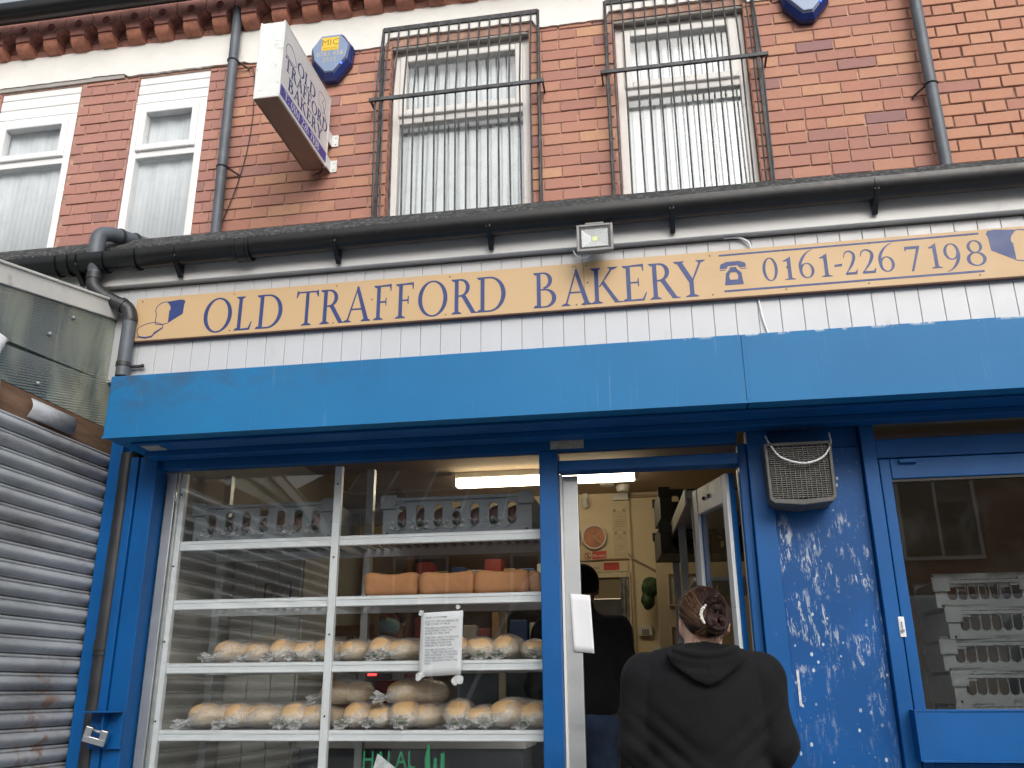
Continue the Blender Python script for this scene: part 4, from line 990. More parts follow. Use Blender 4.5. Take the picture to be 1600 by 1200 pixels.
lk = bx('lock_plate', m_alu_p, rd, (.921, .945, 3.917, 3.9245, 1.495, 1.575), bevel=.003)
mb = MB(); mb.tube([(.932, 3.918, 1.52), (.932, 3.910, 1.52)], .007, 12); mb.box(.9300, .934, 3.912, 3.9165, 1.53, 1.555); mb.build('keyhole', m_steel, lk)
bx('door_frame_right', m_blue, bakery, (1.725, 1.80, 3.925, 4.02, 0, 2.234), (1.805, 4.55, 3.93, 4.02, 0, .99))
bx('window_pane', m_glass, bakery, (1.805, 4.5, 3.975, 3.981, 1.0, 2.233), bevel=0)

# open entrance door: hinged at the right, swung inwards
od = thing('shop_door', 'open blue and aluminium glass door swung inwards at the right of the doorway', 'door', (.335, 4.03, .2))
HX, HY, ang = .318, 4.045, R(110)
fu = Vector((math.cos(ang), math.sin(ang), 0)); fn_ = Vector((fu.y, -fu.x, 0))   # along leaf / normal towards +X side
def leaf(a, b, c_, d_, t0, t1, mb):
    ctr = Vector((HX, HY, 0))+fu*(a+b)/2+fn_*(t0+t1)/2+Vector((0, 0, (c_+d_)/2)); mb.obox(ctr, fu*(b-a)/2, fn_*(t1-t0)/2, Vector((0, 0, (d_-c_)/2)))
LW = .40; mb = MB(); leaf(0, .055, .21, 2.225, -.004, .022, mb); leaf(LW-.055, LW, .21, 2.225, -.004, .022, mb); mb.build('blue_stile', m_blue, od, bevel=.003)
mb = MB(); leaf(.056, LW-.056, 2.10, 2.225, -.02, .018, mb); leaf(.056, LW-.056, .21, .40, -.02, .018, mb); leaf(0, .05, .21, 2.225, -.022, -.0045, mb); leaf(LW-.05, LW, .21, 2.225, -.022, -.0045, mb); mb.build('aluminium_rail', m_alu_p, od, bevel=.003)
mb = MB(); leaf(.056, LW-.056, .401, 2.099, -.003, .003, mb); mb.build('pane', m_glass, od)
mb = MB()
for a in (.20, .26): mb.sphere((Vector((HX, HY, 2.162))+fu*a-fn_*.022), .010, seg=8, ring=5)
mb.build('screw_hole', m_black, od)
bx('hinge_post', m_alu, bakery, (.352, .392, 4.031, 4.07, FZ, 2.242), bevel=.002)

# ================================================================ LEFT NEIGHBOUR: lean-to with side shutter
nb = thing('lean_to', 'neighbouring lean-to at the left with a ribbed plastic side panel under a sloping white trim', 'lean-to', (-2.75, 3, 0))
NX = -2.745
SLP = lambda y: 3.059+(y-3.056)*.212
def sidepoly(mb, pts, x0, x1, mi=0): mb.prism(pts, lambda u, v, d: (d, u, v), x0, x1, mi)
mb = MB(); sidepoly(mb, [(.8, SLP(.8)), (3.892, SLP(3.892)), (3.892, SLP(3.892)-.088), (.8, SLP(.8)-.088)], NX-.02, NX+.012); sidepoly(mb, [(.8, SLP(.8)+.001), (3.892, SLP(3.892)+.001), (3.892, SLP(3.892)+.014), (.8, SLP(.8)+.014)], NX-.06, NX+.022); mb.build('roof_trim', m_upvc_old, nb, bevel=.003)
def polymat():
    m, n, l, b = newmat('twin_wall_plastic'); n.remove(b); out = n['Material Output']
    tl = n.new("ShaderNodeBsdfTranslucent"); tr = n.new("ShaderNodeBsdfRefraction"); gl = n.new("ShaderNodeBsdfGlossy"); df = n.new("ShaderNodeBsdfDiffuse")
    tp = n.new("ShaderNodeBsdfTransparent"); tp.inputs[0].default_value = (.42,.50,.47,1)
    v = coords(n, l)
    c = mixc(n, l, ramp(n, l, addnoise(n, 2.1, 4, .5, coords(n, l, (1,1.3,.6)), l, .8), .40, .62), (.13,.18,.20), (.60,.64,.52))
    c = mixc(n, l, ramp(n, l, addnoise(n, 5, 8, .7, v, l), .56, .72), c, (.36,.27,.19))
    l.new(c, df.inputs[0]); gl.inputs['Roughness'].default_value = .18; gl.inputs[0].default_value = (.8,.85,.85,1)
    sx = n.new("ShaderNodeSeparateXYZ"); l.new(v, sx.inputs[0])
    # vertical fall of the flutes follows the roof slope
    zz = mth(n, l, 'SUBTRACT', sx.outputs[2], mth(n, l, 'MULTIPLY', sx.outputs[1], .212))
    sn = mth(n, l, 'SINE', mth(n, l, 'MULTIPLY', zz, 2*math.pi/.0125))
    bn = n.new("ShaderNodeBump"); bn.inputs['Strength'].default_value = .5; bn.inputs['Distance'].default_value = .0015; l.new(sn, bn.inputs['Height'])
    for q in (gl, df): l.new(bn.outputs[0], q.inputs['Normal'])
    m1 = n.new("ShaderNodeMixShader"); m1.inputs[0].default_value = .55; l.new(tp.outputs[0], m1.inputs[1]); l.new(df.outputs[0], m1.inputs[2])
    m2 = n.new("ShaderNodeMixShader"); m2.inputs[0].default_value = .16; l.new(m1.outputs[0], m2.inputs[1]); l.new(gl.outputs[0], m2.inputs[2])
    l.new(m2.outputs[0], out.inputs[0]); return m
mb = MB(); sidepoly(mb, [(.8, SLP(.8)-.089), (3.892, SLP(3.892)-.089), (3.892, 2.805), (4.05, 2.802), (4.05, 2.575), (.8, 2.575)], NX-.010, NX); mb.build('ribbed_panel', polymat(), nb)
mb = MB()
for y, z in ((3.56, 3.02), (3.42, 2.88), (3.40, 2.63)): mb.sphere((NX+.004, y, z), .011, seg=10, ring=6)
mb.build('panel_screw', m_steel, nb, smooth=True)
m_wood = M('weathered_board', (.20,.12,.075), .85, var=.3, vscale=7, dirt=(.10,.035,.015), dscale=3, damt=.5, bmp=.5, bscale=60, stretch=(1,.4,3))
mb = MB(); mb.box(NX-.03, NX-.002, .8, 4.05, 2.30, 2.574); mb.build('timber_board', m_wood, nb)
mb = MB(); sidepoly(mb, [(.8, SLP(.8)+.016), (3.84, SLP(3.84)+.016), (3.84, SLP(3.84)+.032), (.8, SLP(.8)+.032)], -6.5, NX-.065); mb.build('roof_sheet', bpy.data.materials['twin_wall_plastic'], nb)
mb = MB(); sidepoly(mb, [(.8, 0), (3.9, 0), (3.9, SLP(3.9)), (.8, SLP(.8))], -6.5, -6.4); mb.box(-6.5, NX-.04, 3.95, 4.2, 0, 3.32); mb.build('inner_wall', M('lean_to_wall', (.42,.46,.40), .9, var=.3, vscale=2, dirt=(.10,.09,.07), dscale=2), nb)
mb = MB(); mb.box(-4.3, -3.4, 2.2, 3.5, 0, 2.5); mb.build('stacked_stock', M('green_boxes', (.25,.30,.18), .8, var=.5, vscale=2.5), nb)
mb = MB(); mb.box(-6.4, NX-.1, .8, .86, 0, 2.55); mb.build('front_wall', M('front_render', (.35,.34,.33), .9, dirt=(.2,.2,.2), dscale=3), nb)
# roller shutter: curved slats, one mesh each
m_slat = M('worn_shutter_steel', (.43,.455,.485), .58, .15, var=.28, vscale=3.2, dirt=(.15,.14,.135), dscale=3.0, damt=.46, bmp=.35, bscale=240, stretch=(1,.45,1.6))
n_, l_ = m_slat.node_tree.nodes, m_slat.node_tree.links
bs_ = [q for q in n_ if q.type == 'BSDF_PRINCIPLED'][0]; src = bs_.inputs['Base Color'].links[0].from_socket
vv = coords(n_, l_); sxx = n_.new("ShaderNodeSeparateXYZ"); l_.new(vv, sxx.inputs[0])
ry = n_.new("ShaderNodeMapRange"); l_.new(sxx.outputs[1], ry.inputs[0]); ry.inputs[1].default_value = 3.55; ry.inputs[2].default_value = 3.72
ry2 = n_.new("ShaderNodeMapRange"); l_.new(sxx.outputs[1], ry2.inputs[0]); ry2.inputs[1].default_value = 3.93; ry2.inputs[2].default_value = 3.80
rz = n_.new("ShaderNodeMapRange"); l_.new(sxx.outputs[2], rz.inputs[0]); rz.inputs[1].default_value = 1.50; rz.inputs[2].default_value = 1.38
rs = ramp(n_, l_, addnoise(n_, 11, 6, .7, vv, l_, .5), .50, .60)
fr_ = mth(n_, l_, 'MULTIPLY', mth(n_, l_, 'MULTIPLY', ry.outputs[0], ry2.outputs[0]), mth(n_, l_, 'MULTIPLY', rz.outputs[0], rs))
l_.new(mixc(n_, l_, mth(n_, l_, 'MULTIPLY', fr_, .75), src, (.24,.11,.045)), bs_.inputs['Base Color'])
sh = thing('roller_shutter', 'closed grey steel roller shutter on the side of the lean-to, rust-stained low down', 'roller shutter', (NX, 3, 0))
PT = .0755; z = 2.445; k = 0; slat_me = None
while z > .05:
    if slat_me is None:
        pr = [(0, 0), (.006, -.003), (.010, -.008), (.008, -.013)]
        for a in range(11): t = math.pi*a/10; pr.append((.004+.020*math.sin(t)**.8, -.014-.052*a/10))
        pr += [(.004, -.068), (-.004, -.0725), (-.006, -.04), (-.006, -.004)]
        mb = MB(); mb.prism(pr, lambda u, v, d: (NX+.012+u, d, z+v), .9, 3.985)
        so_ = mb.build('slat', m_slat, sh, smooth='auto'); slat_me = so_; zz0 = z
    else:
        o = slat_me.copy(); COL.objects.link(o); o.parent = sh; o.location = (0, 0, z-zz0)
    z -= PT; k += 1
# the short loose top slat and a scrap of torn paper
mb = MB(); sidepoly(mb, [(0, 0)], 0, 0) if False else None
zt = 2.452; vs = []
for i in range(9):
    t = math.pi*i/8*.9; u = .012+.022*math.sin(t); v_ = zt+.006+.085*i/8
    for y in (3.35, 3.66): vs.append((NX+.006+u, y, v_))
mb = MB(); mb.add(vs, [(2*i, 2*i+1, 2*i+3, 2*i+2) for i in range(8)]); o = mb.build('loose_slat', m_slat, sh, smooth=True); solid(o, .003)
vs = []; fs = []; n = 10
for j in range(n+1):
    for i in range(n+1):
        y = 2.96+.20*i/n; zc = 2.79-.25*j/n-.05*(i/n)**2+.02*math.sin(j)
        if i/n > 1-.5*j/n and j < 7: y = 2.96+.20*(1-.5*j/n)
        vs.append((NX+.012+.012*math.sin(i*.8+j*.6), y, zc))
for j in range(n):
    for i in range(n): fs.append((j*(n+1)+i, j*(n+1)+i+1, (j+1)*(n+1)+i+1, (j+1)*(n+1)+i))
mb = MB(); mb.add(vs, fs); o = mb.build('torn_paper', m_paper, None, smooth=True); solid(o, .001); tag(o, 'torn white paper scrap peeling off the ribbed panel at the left edge', 'paper')
# ================================================================ SHOP INTERIOR
m_cream = M('cream_wall_paint', (.68,.57,.38), .75, var=.08, vscale=2, dirt=(.42,.33,.2), dscale=4, damt=.38, bmp=.1)
m_ceil = M('ceiling_paint', (.42,.32,.22), .85, var=.1, vscale=2, bmp=.1)
m_tile = M('floor_tiles', (.25,.13,.08), .5, var=.2, vscale=4)
m_palewall = M('pale_partition', (.52,.51,.45), .7, var=.08, vscale=2, dirt=(.36,.34,.28), dscale=4, damt=.4)
m_dark = M('dark_plastic', (.03,.032,.035), .5)
m_wht = M('enamel_white', (.66,.65,.60), .45, var=.05)
m_yel = M('cream_door_paint', (.60,.50,.34), .55, var=.07, vscale=3)
IX0, IX1, IY1, IC = -2.43, 2.7, 7.0, 2.78
bx('shop_floor', m_tile, bakery, (IX0-.1, IX1+.1, 4.10, IY1+3, .02, FZ), bevel=0)
bx('shop_ceiling', m_ceil, bakery, (IX0-.1, IX1+.1, 4.03, IY1+3, IC, IC+.1), bevel=0)
bx('interior_wall', m_cream, bakery, (-.26, IX1, IY1, IY1+.1, FZ, IC), (IX0, -.72, IY1, IY1+.1, FZ, IC), (-.72, -.26, IY1, IY1+.1, 2.14, IC), (IX1, IX1+.1, 4.03, IY1+3, FZ, IC), (IX0-.3, IX1, IY1+2.9, IY1+3, FZ, IC), bevel=0)
bx('interior_side_wall', m_palewall, bakery, (IX0-.1, IX0+.02, 4.07, IY1+2.9, FZ, IC), bevel=0)
bx('header_boxing', m_palewall, bakery, (IX0+.02, IX1, 4.04, 4.10, 2.42, IC), bevel=0)
bx('party_wall', m_mortar_d, bakery, (-2.62, -2.535, 4.0, 7, 0, 3.3), bevel=0)
mb = MB(); mb.box(-.240, -.228, IY1-.012, IY1-.002, FZ, IC); mb.tube([(-.26, IY1-.02, 2.30), (-.235, IY1-.02, 2.262), (.06, IY1-.02, 2.10)], .006, 5); mb.tube([(-.75, IY1-.015, 2.245), (-.45, IY1-.015, 2.262), (-.26, IY1-.015, 2.262)], .006, 5); mb.box(-.23, .8, IY1-.03, IY1-.002, 2.735, 2.752); mb.build('wall_conduit', m_ceil, bakery)

m_tube = emis('lit_tube', (1.0, .86, .60), 10.5)
def striplight(x0, x1, y, label, st=None):
    root = thing('strip_light', label, 'ceiling light', ((x0+x1)/2, y, IC), group='fluorescent strip lights in the shop')
    bx('batten', m_wht, root, (x0, x1, y-.035, y+.035, IC-.045, IC-.001)); bx('end_cap', m_wht, root, (x1, x1+.03, y-.045, y+.045, IC-.10, IC-.001), (x0-.03, x0, y-.045, y+.045, IC-.10, IC-.001))
    bx('diffuser', m_tube, root, (x0+.002, x1-.002, y-.042, y+.042, IC-.105, IC-.046), bevel=.01)
striplight(-1.42, -.16, 6.1, 'lit strip light on the shop ceiling, seen through the window and over the doorway')
striplight(-.75, -.30, 8.6, 'lit strip light in the back room behind the inner doorway')
bx('light_block_wall', m_palewall, bakery, (.80, .86, 4.07, 6.99, FZ, IC), bevel=0)  # added wall that keeps the strip-light glow away from the right door

# --- display rack
rack = thing('display_rack', 'silver aluminium display rack with slatted shelves of bread behind the shop window', 'display rack', (-1.44, 4.3, .6))
RX0, RX1, RY0, RY1 = -2.335, -.545, 4.03, 4.45
mb = MB()
for x in (RX0+.003, -1.523): mb.box(x-.018, x+.018, RY0-.012, RY0+.016, .62, 2.337)
mb.build('front_post', m_alu_p, rack, bevel=.002)
for x in (RX0+.03, -1.50, RX1-.02):
    mb = MB(); mb.box(x-.019, x+.019, RY1-.02, RY1+.02, .22, 2.42); mb.build('back_post', m_alu, rack, bevel=.002)
mb = MB()
for z in (2.25, 1.90, 1.55, 1.2): mb.sphere((-1.523, RY0-.013, z), .005, seg=8, ring=4); mb.sphere((RX0+.003, RY0-.013, z-.02), .005, seg=8, ring=4)
mb.build('bolt', m_dark, rack)
SHZ = (2.000, 1.720, 1.432, 1.142, .86)
for z in SHZ:
    mb = MB()
    for a, b_ in ((RX0+.022, -1.542), (-1.504, RX1)):
        mb.box(a, b_, RY0, RY0+.022, z-.046, z-.004); mb.box(a, b_, RY0-.003, RY0-.0005, z-.016, z-.006); mb.box(a, b_, RY0-.003, RY0-.0005, z-.044, z-.036); mb.box(a, b_, RY0, RY0+.03, z-.0035, z)
    mb.box(RX0, RX1, RY1-.03, RY1-.021, z-.046, z)
    mb.box(RX0, RX0+.015, RY0+.031, RY1-.031, z-.046, z); mb.box(RX1-.015, RX1, RY0+.031, RY1-.031, z-.046, z); mb.box(-1.53, -1.515, RY0+.031, RY1-.031, z-.046, z-.01)
    sh_ = mb.build('shelf', m_alu_p, rack, bevel=.0015)
    mb = MB(); x = RX0+.04
    while x < RX1-.02: mb.box(x, x+.018, RY0+.031, RY1-.031, z-.010, z-.002); x += .046
    mb.build('slats', m_alu, sh_)

# --- bread crates
m_crate = M('grey_crate_plastic', (.145,.165,.18), .45, var=.1, vscale=6, dirt=(.10,.11,.12), dscale=6, damt=.42)
m_crate_g = M('dark_green_grey_crate_plastic', (.075,.085,.075), .5, var=.15, vscale=6)
def crate(W, H, D, mat, ns=7):
    """open bread crate at the origin, slotted long sides"""
    mb = MB()
    for yf, yb_ in ((-D/2, -D/2+.012), (D/2-.012, D/2)):
        sp = (W-.10)/ns; sw = .042; zl, zh = .034, .140
        mb.box(-W/2, W/2, yf, yb_, 0, zl-.0); mb.box(-W/2, W/2, yf, yb_, zh+.012, H)
        xs = [-W/2+.05+sp*(i+.5) for i in range(ns)]; prev = -W/2
        for i, x in enumerate(xs):
            mb.box(prev, x-sw/2, yf, yb_, zl, zh+.012); prev = x+sw/2
            top = zh-.034 if i == ns//2 else zh
            if i == ns//2: mb.box(x-sw/2, x+sw/2, yf, yb_, top, top+.01)
            a = [(x+sw/2*math.cos(math.pi*k/10), top-sw/2+sw/2*math.sin(math.pi*k/10)) for k in range(11)]; 
            mb.strip([(p[0], top+.0005) for p in a], a, FX, yf, yb_)
            a = [(x+sw/2*math.cos(math.pi*k/10), zl+sw/2-sw/2*math.sin(math.pi*k/10)) for k in range(11)]
            mb.strip([(p[0], zl-.0005) for p in a], a, FX, yf, yb_)
            if i != ns//2: mb.box(x-sw/2, x+sw/2, yf, yb_, top, zh+.012)
            if yf < 0: mb.box(x-sw/2-.012, x-sw/2-.0105, yf-.0015, yf-.0002, 0, zl-.01)
        mb.box(prev, W/2, yf, yb_, zl, zh+.012)
    for s_ in (-1, 1): mb.box(s_*W/2-s_*.012, s_*W/2, -D/2+.0122, D/2-.0122, 0, H*.95)
    mb.box(-W/2+.013, W/2-.013, -D/2+.013, D/2-.013, .004, .014)
    # rim, corner lugs
    rim = [(-W/2+.11, H-.022), (-W/2+.085, H-.045), (-W/2+.01, H-.048)]
    mb.box(-W/2+.06, W/2-.06, -D/2-.012, -D/2-.0005, H-.018, H-.004)
    for s_ in (-1, 1):
        mb.box(s_*(W/2-.062), s_*(W/2+.010), -D/2-.012, -D/2-.0005, H-.052, H+.012); mb.box(s_*(W/2-.055), s_*(W/2+.004), -D/2-.0145, -D/2-.0125, H-.046, H+.004)
        mb.box(s_*(W/2-.05), s_*(W/2+.010), D/2-.03, D/2+.006, H-.04, H+.012)
        mb.box(s_*(W/2-.10), s_*(W/2-.0625), -D/2-.006, -D/2-.0005, H-.030, H-.018)
    return mb
GC = 'grey bread crates on the top shelf'
def place_crate(x, y, z, label, rz=0, mat=m_crate, grp=None, W=.72, H=.178, D=.40):
    root = thing('bread_crate', label, 'crate', (0,0,0), grp)
    crate(W, H, D, mat).build('crate_body', mat, root, bevel=.0018)
    mb = MB()
    for s_ in (-1, 1): mb.sphere((s_*(W/2-.025), -D/2-.003, .010), .006, seg=8, ring=5)
    mb.build('foot_peg', m_dark, root)
    root.location = (x, y, z); root.rotation_euler.z = R(rz); return root
place_crate(-1.915, 4.265, 2.001, 'grey plastic bread crate with seven slots, left of the two on the top window shelf', 1, grp=GC)
place_crate(-.945, 4.265, 2.001, 'grey plastic bread crate with seven slots, right of the two on the top window shelf', -.5, grp=GC)
place_crate(.34, 5.75, 2.30, 'dark crate on top of the pile inside the doorway at the right', 6, m_crate_g, 'dark crates inside the doorway')
place_crate(.33, 5.78, 2.085, 'dark crate beneath another in the pile inside the doorway', 6, m_crate_g, 'dark crates inside the doorway')

# --- breads
def breadmat(name, top, bot, zc=.05, sc=1.0):
    m, n, l, b = newmat(name)
    tc = n.new("ShaderNodeTexCoord"); sx = n.new("ShaderNodeSeparateXYZ"); l.new(tc.outputs['Object'], sx.inputs[0])
    nz = addnoise(n, 22, 6, .65, tc.outputs['Object'], l, .3)
    mr = n.new("ShaderNodeMapRange"); l.new(mth(n, l, 'ADD', sx.outputs[2], mth(n, l, 'MULTIPLY', nz, .035)), mr.inputs[0]); mr.inputs[1].default_value = zc-.012; mr.inputs[2].default_value = zc+.055
    c = mixc(n, l, mr.outputs[0], bot, top)
    n2 = addnoise(n, 9, 5, .6, tc.outputs['Object'], l)
    c = mixc(n, l, mth(n, l, 'MULTIPLY', ramp(n, l, n2, .35, .7), .35), c, tuple(x*.72 for x in top))
    l.new(c, b.inputs['Base Color']); b.inputs['Roughness'].default_value = .62; b.inputs['Subsurface Weight'].default_value = .0
    bump(n, l, b, addnoise(n, 120, 5, .7, tc.outputs['Object'], l), .3); return m
m_bread = breadmat('soft_bread_crust', (.64,.39,.18), (.88,.74,.52), .055)
m_brown = breadmat('malt_crust', (.44,.20,.08), (.40,.18,.075), .03)
m_brown.node_tree.nodes['Principled BSDF'].inputs['Roughness'].default_value = .75
m_darkbread = breadmat('dark_bun_crust', (.12,.045,.03), (.22,.10,.07), .03)
def bagmat():
    m, n, l, b = newmat('clear_bag_film'); n.remove(b); out = n['Material Output']
    tr = n.new("ShaderNodeBsdfTransparent"); tr.inputs[0].default_value = (.96,.96,.96,1)
    gl = n.new("ShaderNodeBsdfGlossy"); gl.inputs['Roughness'].default_value = .20; gl.inputs[0].default_value = (.95,.97,1,1)
    df = n.new("ShaderNodeBsdfDiffuse"); df.inputs[0].default_value = (.85,.86,.87,1)
    tc = n.new("ShaderNodeTexCoord"); mp = n.new("ShaderNodeMapping"); mp.inputs['Scale'].default_value = (1.0, .28, 1.0); l.new(tc.outputs['Object'], mp.inputs[0])
    nz = addnoise(n, 46, 5, .62, mp.outputs[0], l, 1.4)
    bn = n.new("ShaderNodeBump"); bn.inputs['Strength'].default_value = 1; bn.inputs['Distance'].default_value = .007; l.new(nz, bn.inputs['Height'])
    for q in (gl, df): l.new(bn.outputs[0], q.inputs['Normal'])
    lw = n.new("ShaderNodeLayerWeight"); lw.inputs[0].default_value = .32; l.new(bn.outputs[0], lw.inputs['Normal'])
    f = mth(n, l, 'ADD', mth(n, l, 'MULTIPLY', lw.outputs['Facing'], .6), .06)
    ms = n.new("ShaderNodeMixShader"); l.new(f, ms.inputs[0]); l.new(tr.outputs[0], ms.inputs[1]); l.new(gl.outputs[0], ms.inputs[2])
    sx = n.new("ShaderNodeSeparateXYZ"); l.new(tc.outputs['Object'], sx.inputs[0])
    mr = n.new("ShaderNodeMapRange"); l.new(sx.outputs[1], mr.inputs[0]); mr.inputs[1].default_value = -.09; mr.inputs[2].default_value = -.165; mr.inputs[3].default_value = .24; mr.inputs[4].default_value = .75
    f2 = mth(n, l, 'MULTIPLY', mr.outputs[0], ramp(n, l, addnoise(n, 60, 4, .6, mp.outputs[0], l, 1), .3, .7))  # whitish flecks painted over the film stand in for highlights; crinkled tail whiter
    m2 = n.new("ShaderNodeMixShader"); l.new(f2, m2.inputs[0]); l.new(ms.outputs[0], m2.inputs[1]); l.new(df.outputs[0], m2.inputs[2])
    l.new(m2.outputs[0], out.inputs[0]); return m
m_bag = bagmat()
m_green = M('green_tie', (.01,.22,.10), .5)
def bagloaf(seed, W, H, L, bread=m_bread):
    """bagged rolls: axis along Y, knotted end towards -Y; base at z=0"""
    rnd = random.Random(seed); ph = [rnd.uniform(0, 6) for _ in range(6)]
    root = thing('bagged_bread', 'bag of rolls', 'bread', (0,0,0))
    def fb(P):
        d = 9
        a = sd_ell(P, (0, -L*.22, H*.52), (W*.50, L*.30, H*.52)); b_ = sd_ell(P, (W*.03, L*.22, H*.50), (W*.49, L*.31, H*.50))
        d = smin(a, b_, .012); d = np.maximum(d, -(P[:,2]-.004))
        return d+fold(P, 38, .0022, seed=seed)
    netobj('bread', fb, (-W*.6, -L*.6, -.01), (W*.6, L*.6, H*1.2), .0085, bread, root, 2)
    # bag: lofted rings with gathered neck and crinkled tail
    nr, na = 34, 40; vs = []; fs = []
    for j in range(nr):
        t = j/(nr-1)      # 0 back .. 1 tail tip
        if t < .72:
            s_ = t/.72; y = L*.56-s_*L*1.10; prof = (1-abs(2*s_-1.0)**3.2)**.55 if s_ < 1 else 0
            prof = max(prof, .06); rx, rz = W*.535*prof+.003, H*.545*prof+.003; cz = H*.51*(.35+.65*prof)+.004 if s_ > .5 else H*.51
            wr = .02+.05*abs(2*s_-1)**2
        else:
            s_ = (t-.72)/.28; y = -L*.54-s_*.055; rx = .010+.026*s_**.7; rz = .008+.016*s_**.7; cz = .028+(.0+.012*math.sin(ph[4]))*s_; wr = .35
        for i in range(na):
            a = 2*math.pi*i/na; k = 1+wr*(math.sin(7*a+ph[0]+3*t)+.6*math.sin(13*a+ph[1]-5*t)+.4*math.sin(23*a+ph[2]))*.5
            xx, zz = rx*k*math.cos(a), cz+rz*k*math.sin(a)
            yy = y+(.008*math.sin(5*a+ph[3]) if t > .9 else 0)
            vs.append((xx, yy, max(zz, .001)))
    for j in range(nr-1):
        for i in range(na): fs.append((j*na+i, j*na+(i+1) % na, (j+1)*na+(i+1) % na, (j+1)*na+i))
    mb = MB(); mb.add(vs, fs); mb.build('plastic_bag', m_bag, root, smooth=True, fixn=True)
    mb = MB(); mb.tube([(-.012, -L*.545, .026), (.012, -L*.545, .030)], .0035, 6); mb.build('tie', m_green, root)
    return reg(root)
ORD = ['first','second','third','fourth','fifth','sixth','seventh','eighth','ninth','tenth','eleventh','twelfth','thirteenth','fourteenth','fifteenth','sixteenth']
protos = [bagloaf(1, .150, .112, .27), bagloaf(2, .165, .105, .25), bagloaf(3, .140, .118, .28), bagloaf(4, .158, .100, .26)]
used = set()
def put_loaf(k, x, y, z, rz, label, grp, sc=1.0, rx=0):
    p = protos[k % 4]
    if k % 4 not in used:
        used.add(k % 4); o = p; o.location = (x, y, z); o['label'] = label; o['group'] = grp
    else: o = dup(p, (x, y, z), label, group=grp)
    o.rotation_euler = (R(rx), 0, R(rz)); o.scale = (sc, sc, sc); return o
rnd = random.Random(12)
g3 = 'bagged white rolls on the third shelf'; g4 = 'bagged white rolls on the fourth shelf'
xs3 = [-2.05, -1.915, -1.785, -1.665, -1.585, -1.435, -1.315, -1.185, -.985, -.86, -.725, -.605]
rot3 = [-48, -40, -18, -22, -10, -35, -4, -38, 20, 10, -8, 4]
nm3 = ['left end of the third shelf row', 'second from the left in the third shelf row', 'third from the left in the third shelf row', 'fourth from the left in the third shelf row', 'touching the middle post from the left, third shelf', 'just right of the middle post on the third shelf', 'below the masked baker on the third shelf', 'just left of the typed notice on the third shelf', 'half hidden behind the typed notice on the third shelf', 'just right of the typed notice on the third shelf', 'second right of the typed notice on the third shelf', 'right end of the third shelf row beside the blue post']
for i, x in enumerate(xs3): put_loaf(i, x, 4.235+rnd.uniform(-.01, .02), 1.4325, rot3[i], 'bag of pale rolls, '+nm3[i], g3, rnd.uniform(.86, .98))
xs4 = [-2.125, -1.975, -1.845, -1.70, -1.595, -1.40, -1.29, -1.195, -1.07, -.955, -.82, -.69, -.585]
rot4 = [-50, -24, -55, -14, -30, -20, -18, 5, -42, 4, -28, -36, -20]
for i, x in enumerate(xs4):
    put_loaf(i+1, x, 4.225+rnd.uniform(-.01, .02), 1.1425, rot4[i], 'bag of pale rolls, %s from the left along the fourth shelf, lower layer' % ORD[i], g4, rnd.uniform(.92, 1.08))
put_loaf(1, -1.50, 4.24, 1.245, -68, 'plastic bag of pale rolls lying on top of others beside the middle post, fourth shelf', g4, .98)
put_loaf(3, -1.155, 4.22, 1.245, -62, 'plastic bag of pale rolls lying on top of others below the typed notice, fourth shelf', g4, 1.05)
# malt loaves (unwrapped, brick-shaped) on the second shelf
def malt(i, x, label, w_):
    root = tag(netobj('brown_loaf', lambda P: np.maximum(np.linalg.norm(np.maximum(np.abs(P-np.array((0,0,.056)))-np.array((w_/2-.03, .075-.03, .056-.03)), 0), axis=1)-.03+fold(P, 22, .004, seed=i)+fold(P, 95, .0016, seed=i+3)+.004*np.cos(P[:,0]*2*math.pi/w_*1.0), -P[:,2]-.001), (-w_/2-.02, -.10, -.01), (w_/2+.02, .10, .13), .008, m_brown, None, 3), label, 'bread', 'brown loaves on the second shelf')
    root.location = (x, 4.19+.01*(i % 2), 1.722)
malt(0, -1.278, 'brown brick-shaped loaf at the left of the four on the second shelf', .255)
malt(1, -1.005, 'brown brick-shaped loaf second from the left on the second shelf', .262)
malt(2, -.745, 'brown brick-shaped loaf third from the left on the second shelf', .252)
malt(3, -.590, 'end of a brown loaf cut off by the blue post on the second shelf', .05)
# dark wrapped buns showing through the crate slots
k = 0; pb = bagloaf(9, .092, .125, .20, m_darkbread); 
for cx, side in ((-1.915, 'left'), (-.945, 'right')):
    for i in range(7):
        x = cx-.36+.05+.62/7*(i+.5); lb_ = 'dark bun in clear wrap behind the %s slot of the %s grey crate' % (ORD[i], side)
        gp = 'wrapped dark buns in the grey crates'
        if k == 0: o = pb; o.location = (x, 4.21, 2.02); o['label'] = lb_; o['group'] = gp
        else: o = dup(pb, (x, 4.21, 2.02), lb_, group=gp)
        o.rotation_euler.z = R(rnd.uniform(-12, 12)); o.scale = (1, 1, rnd.uniform(.85, 1.0)); k += 1

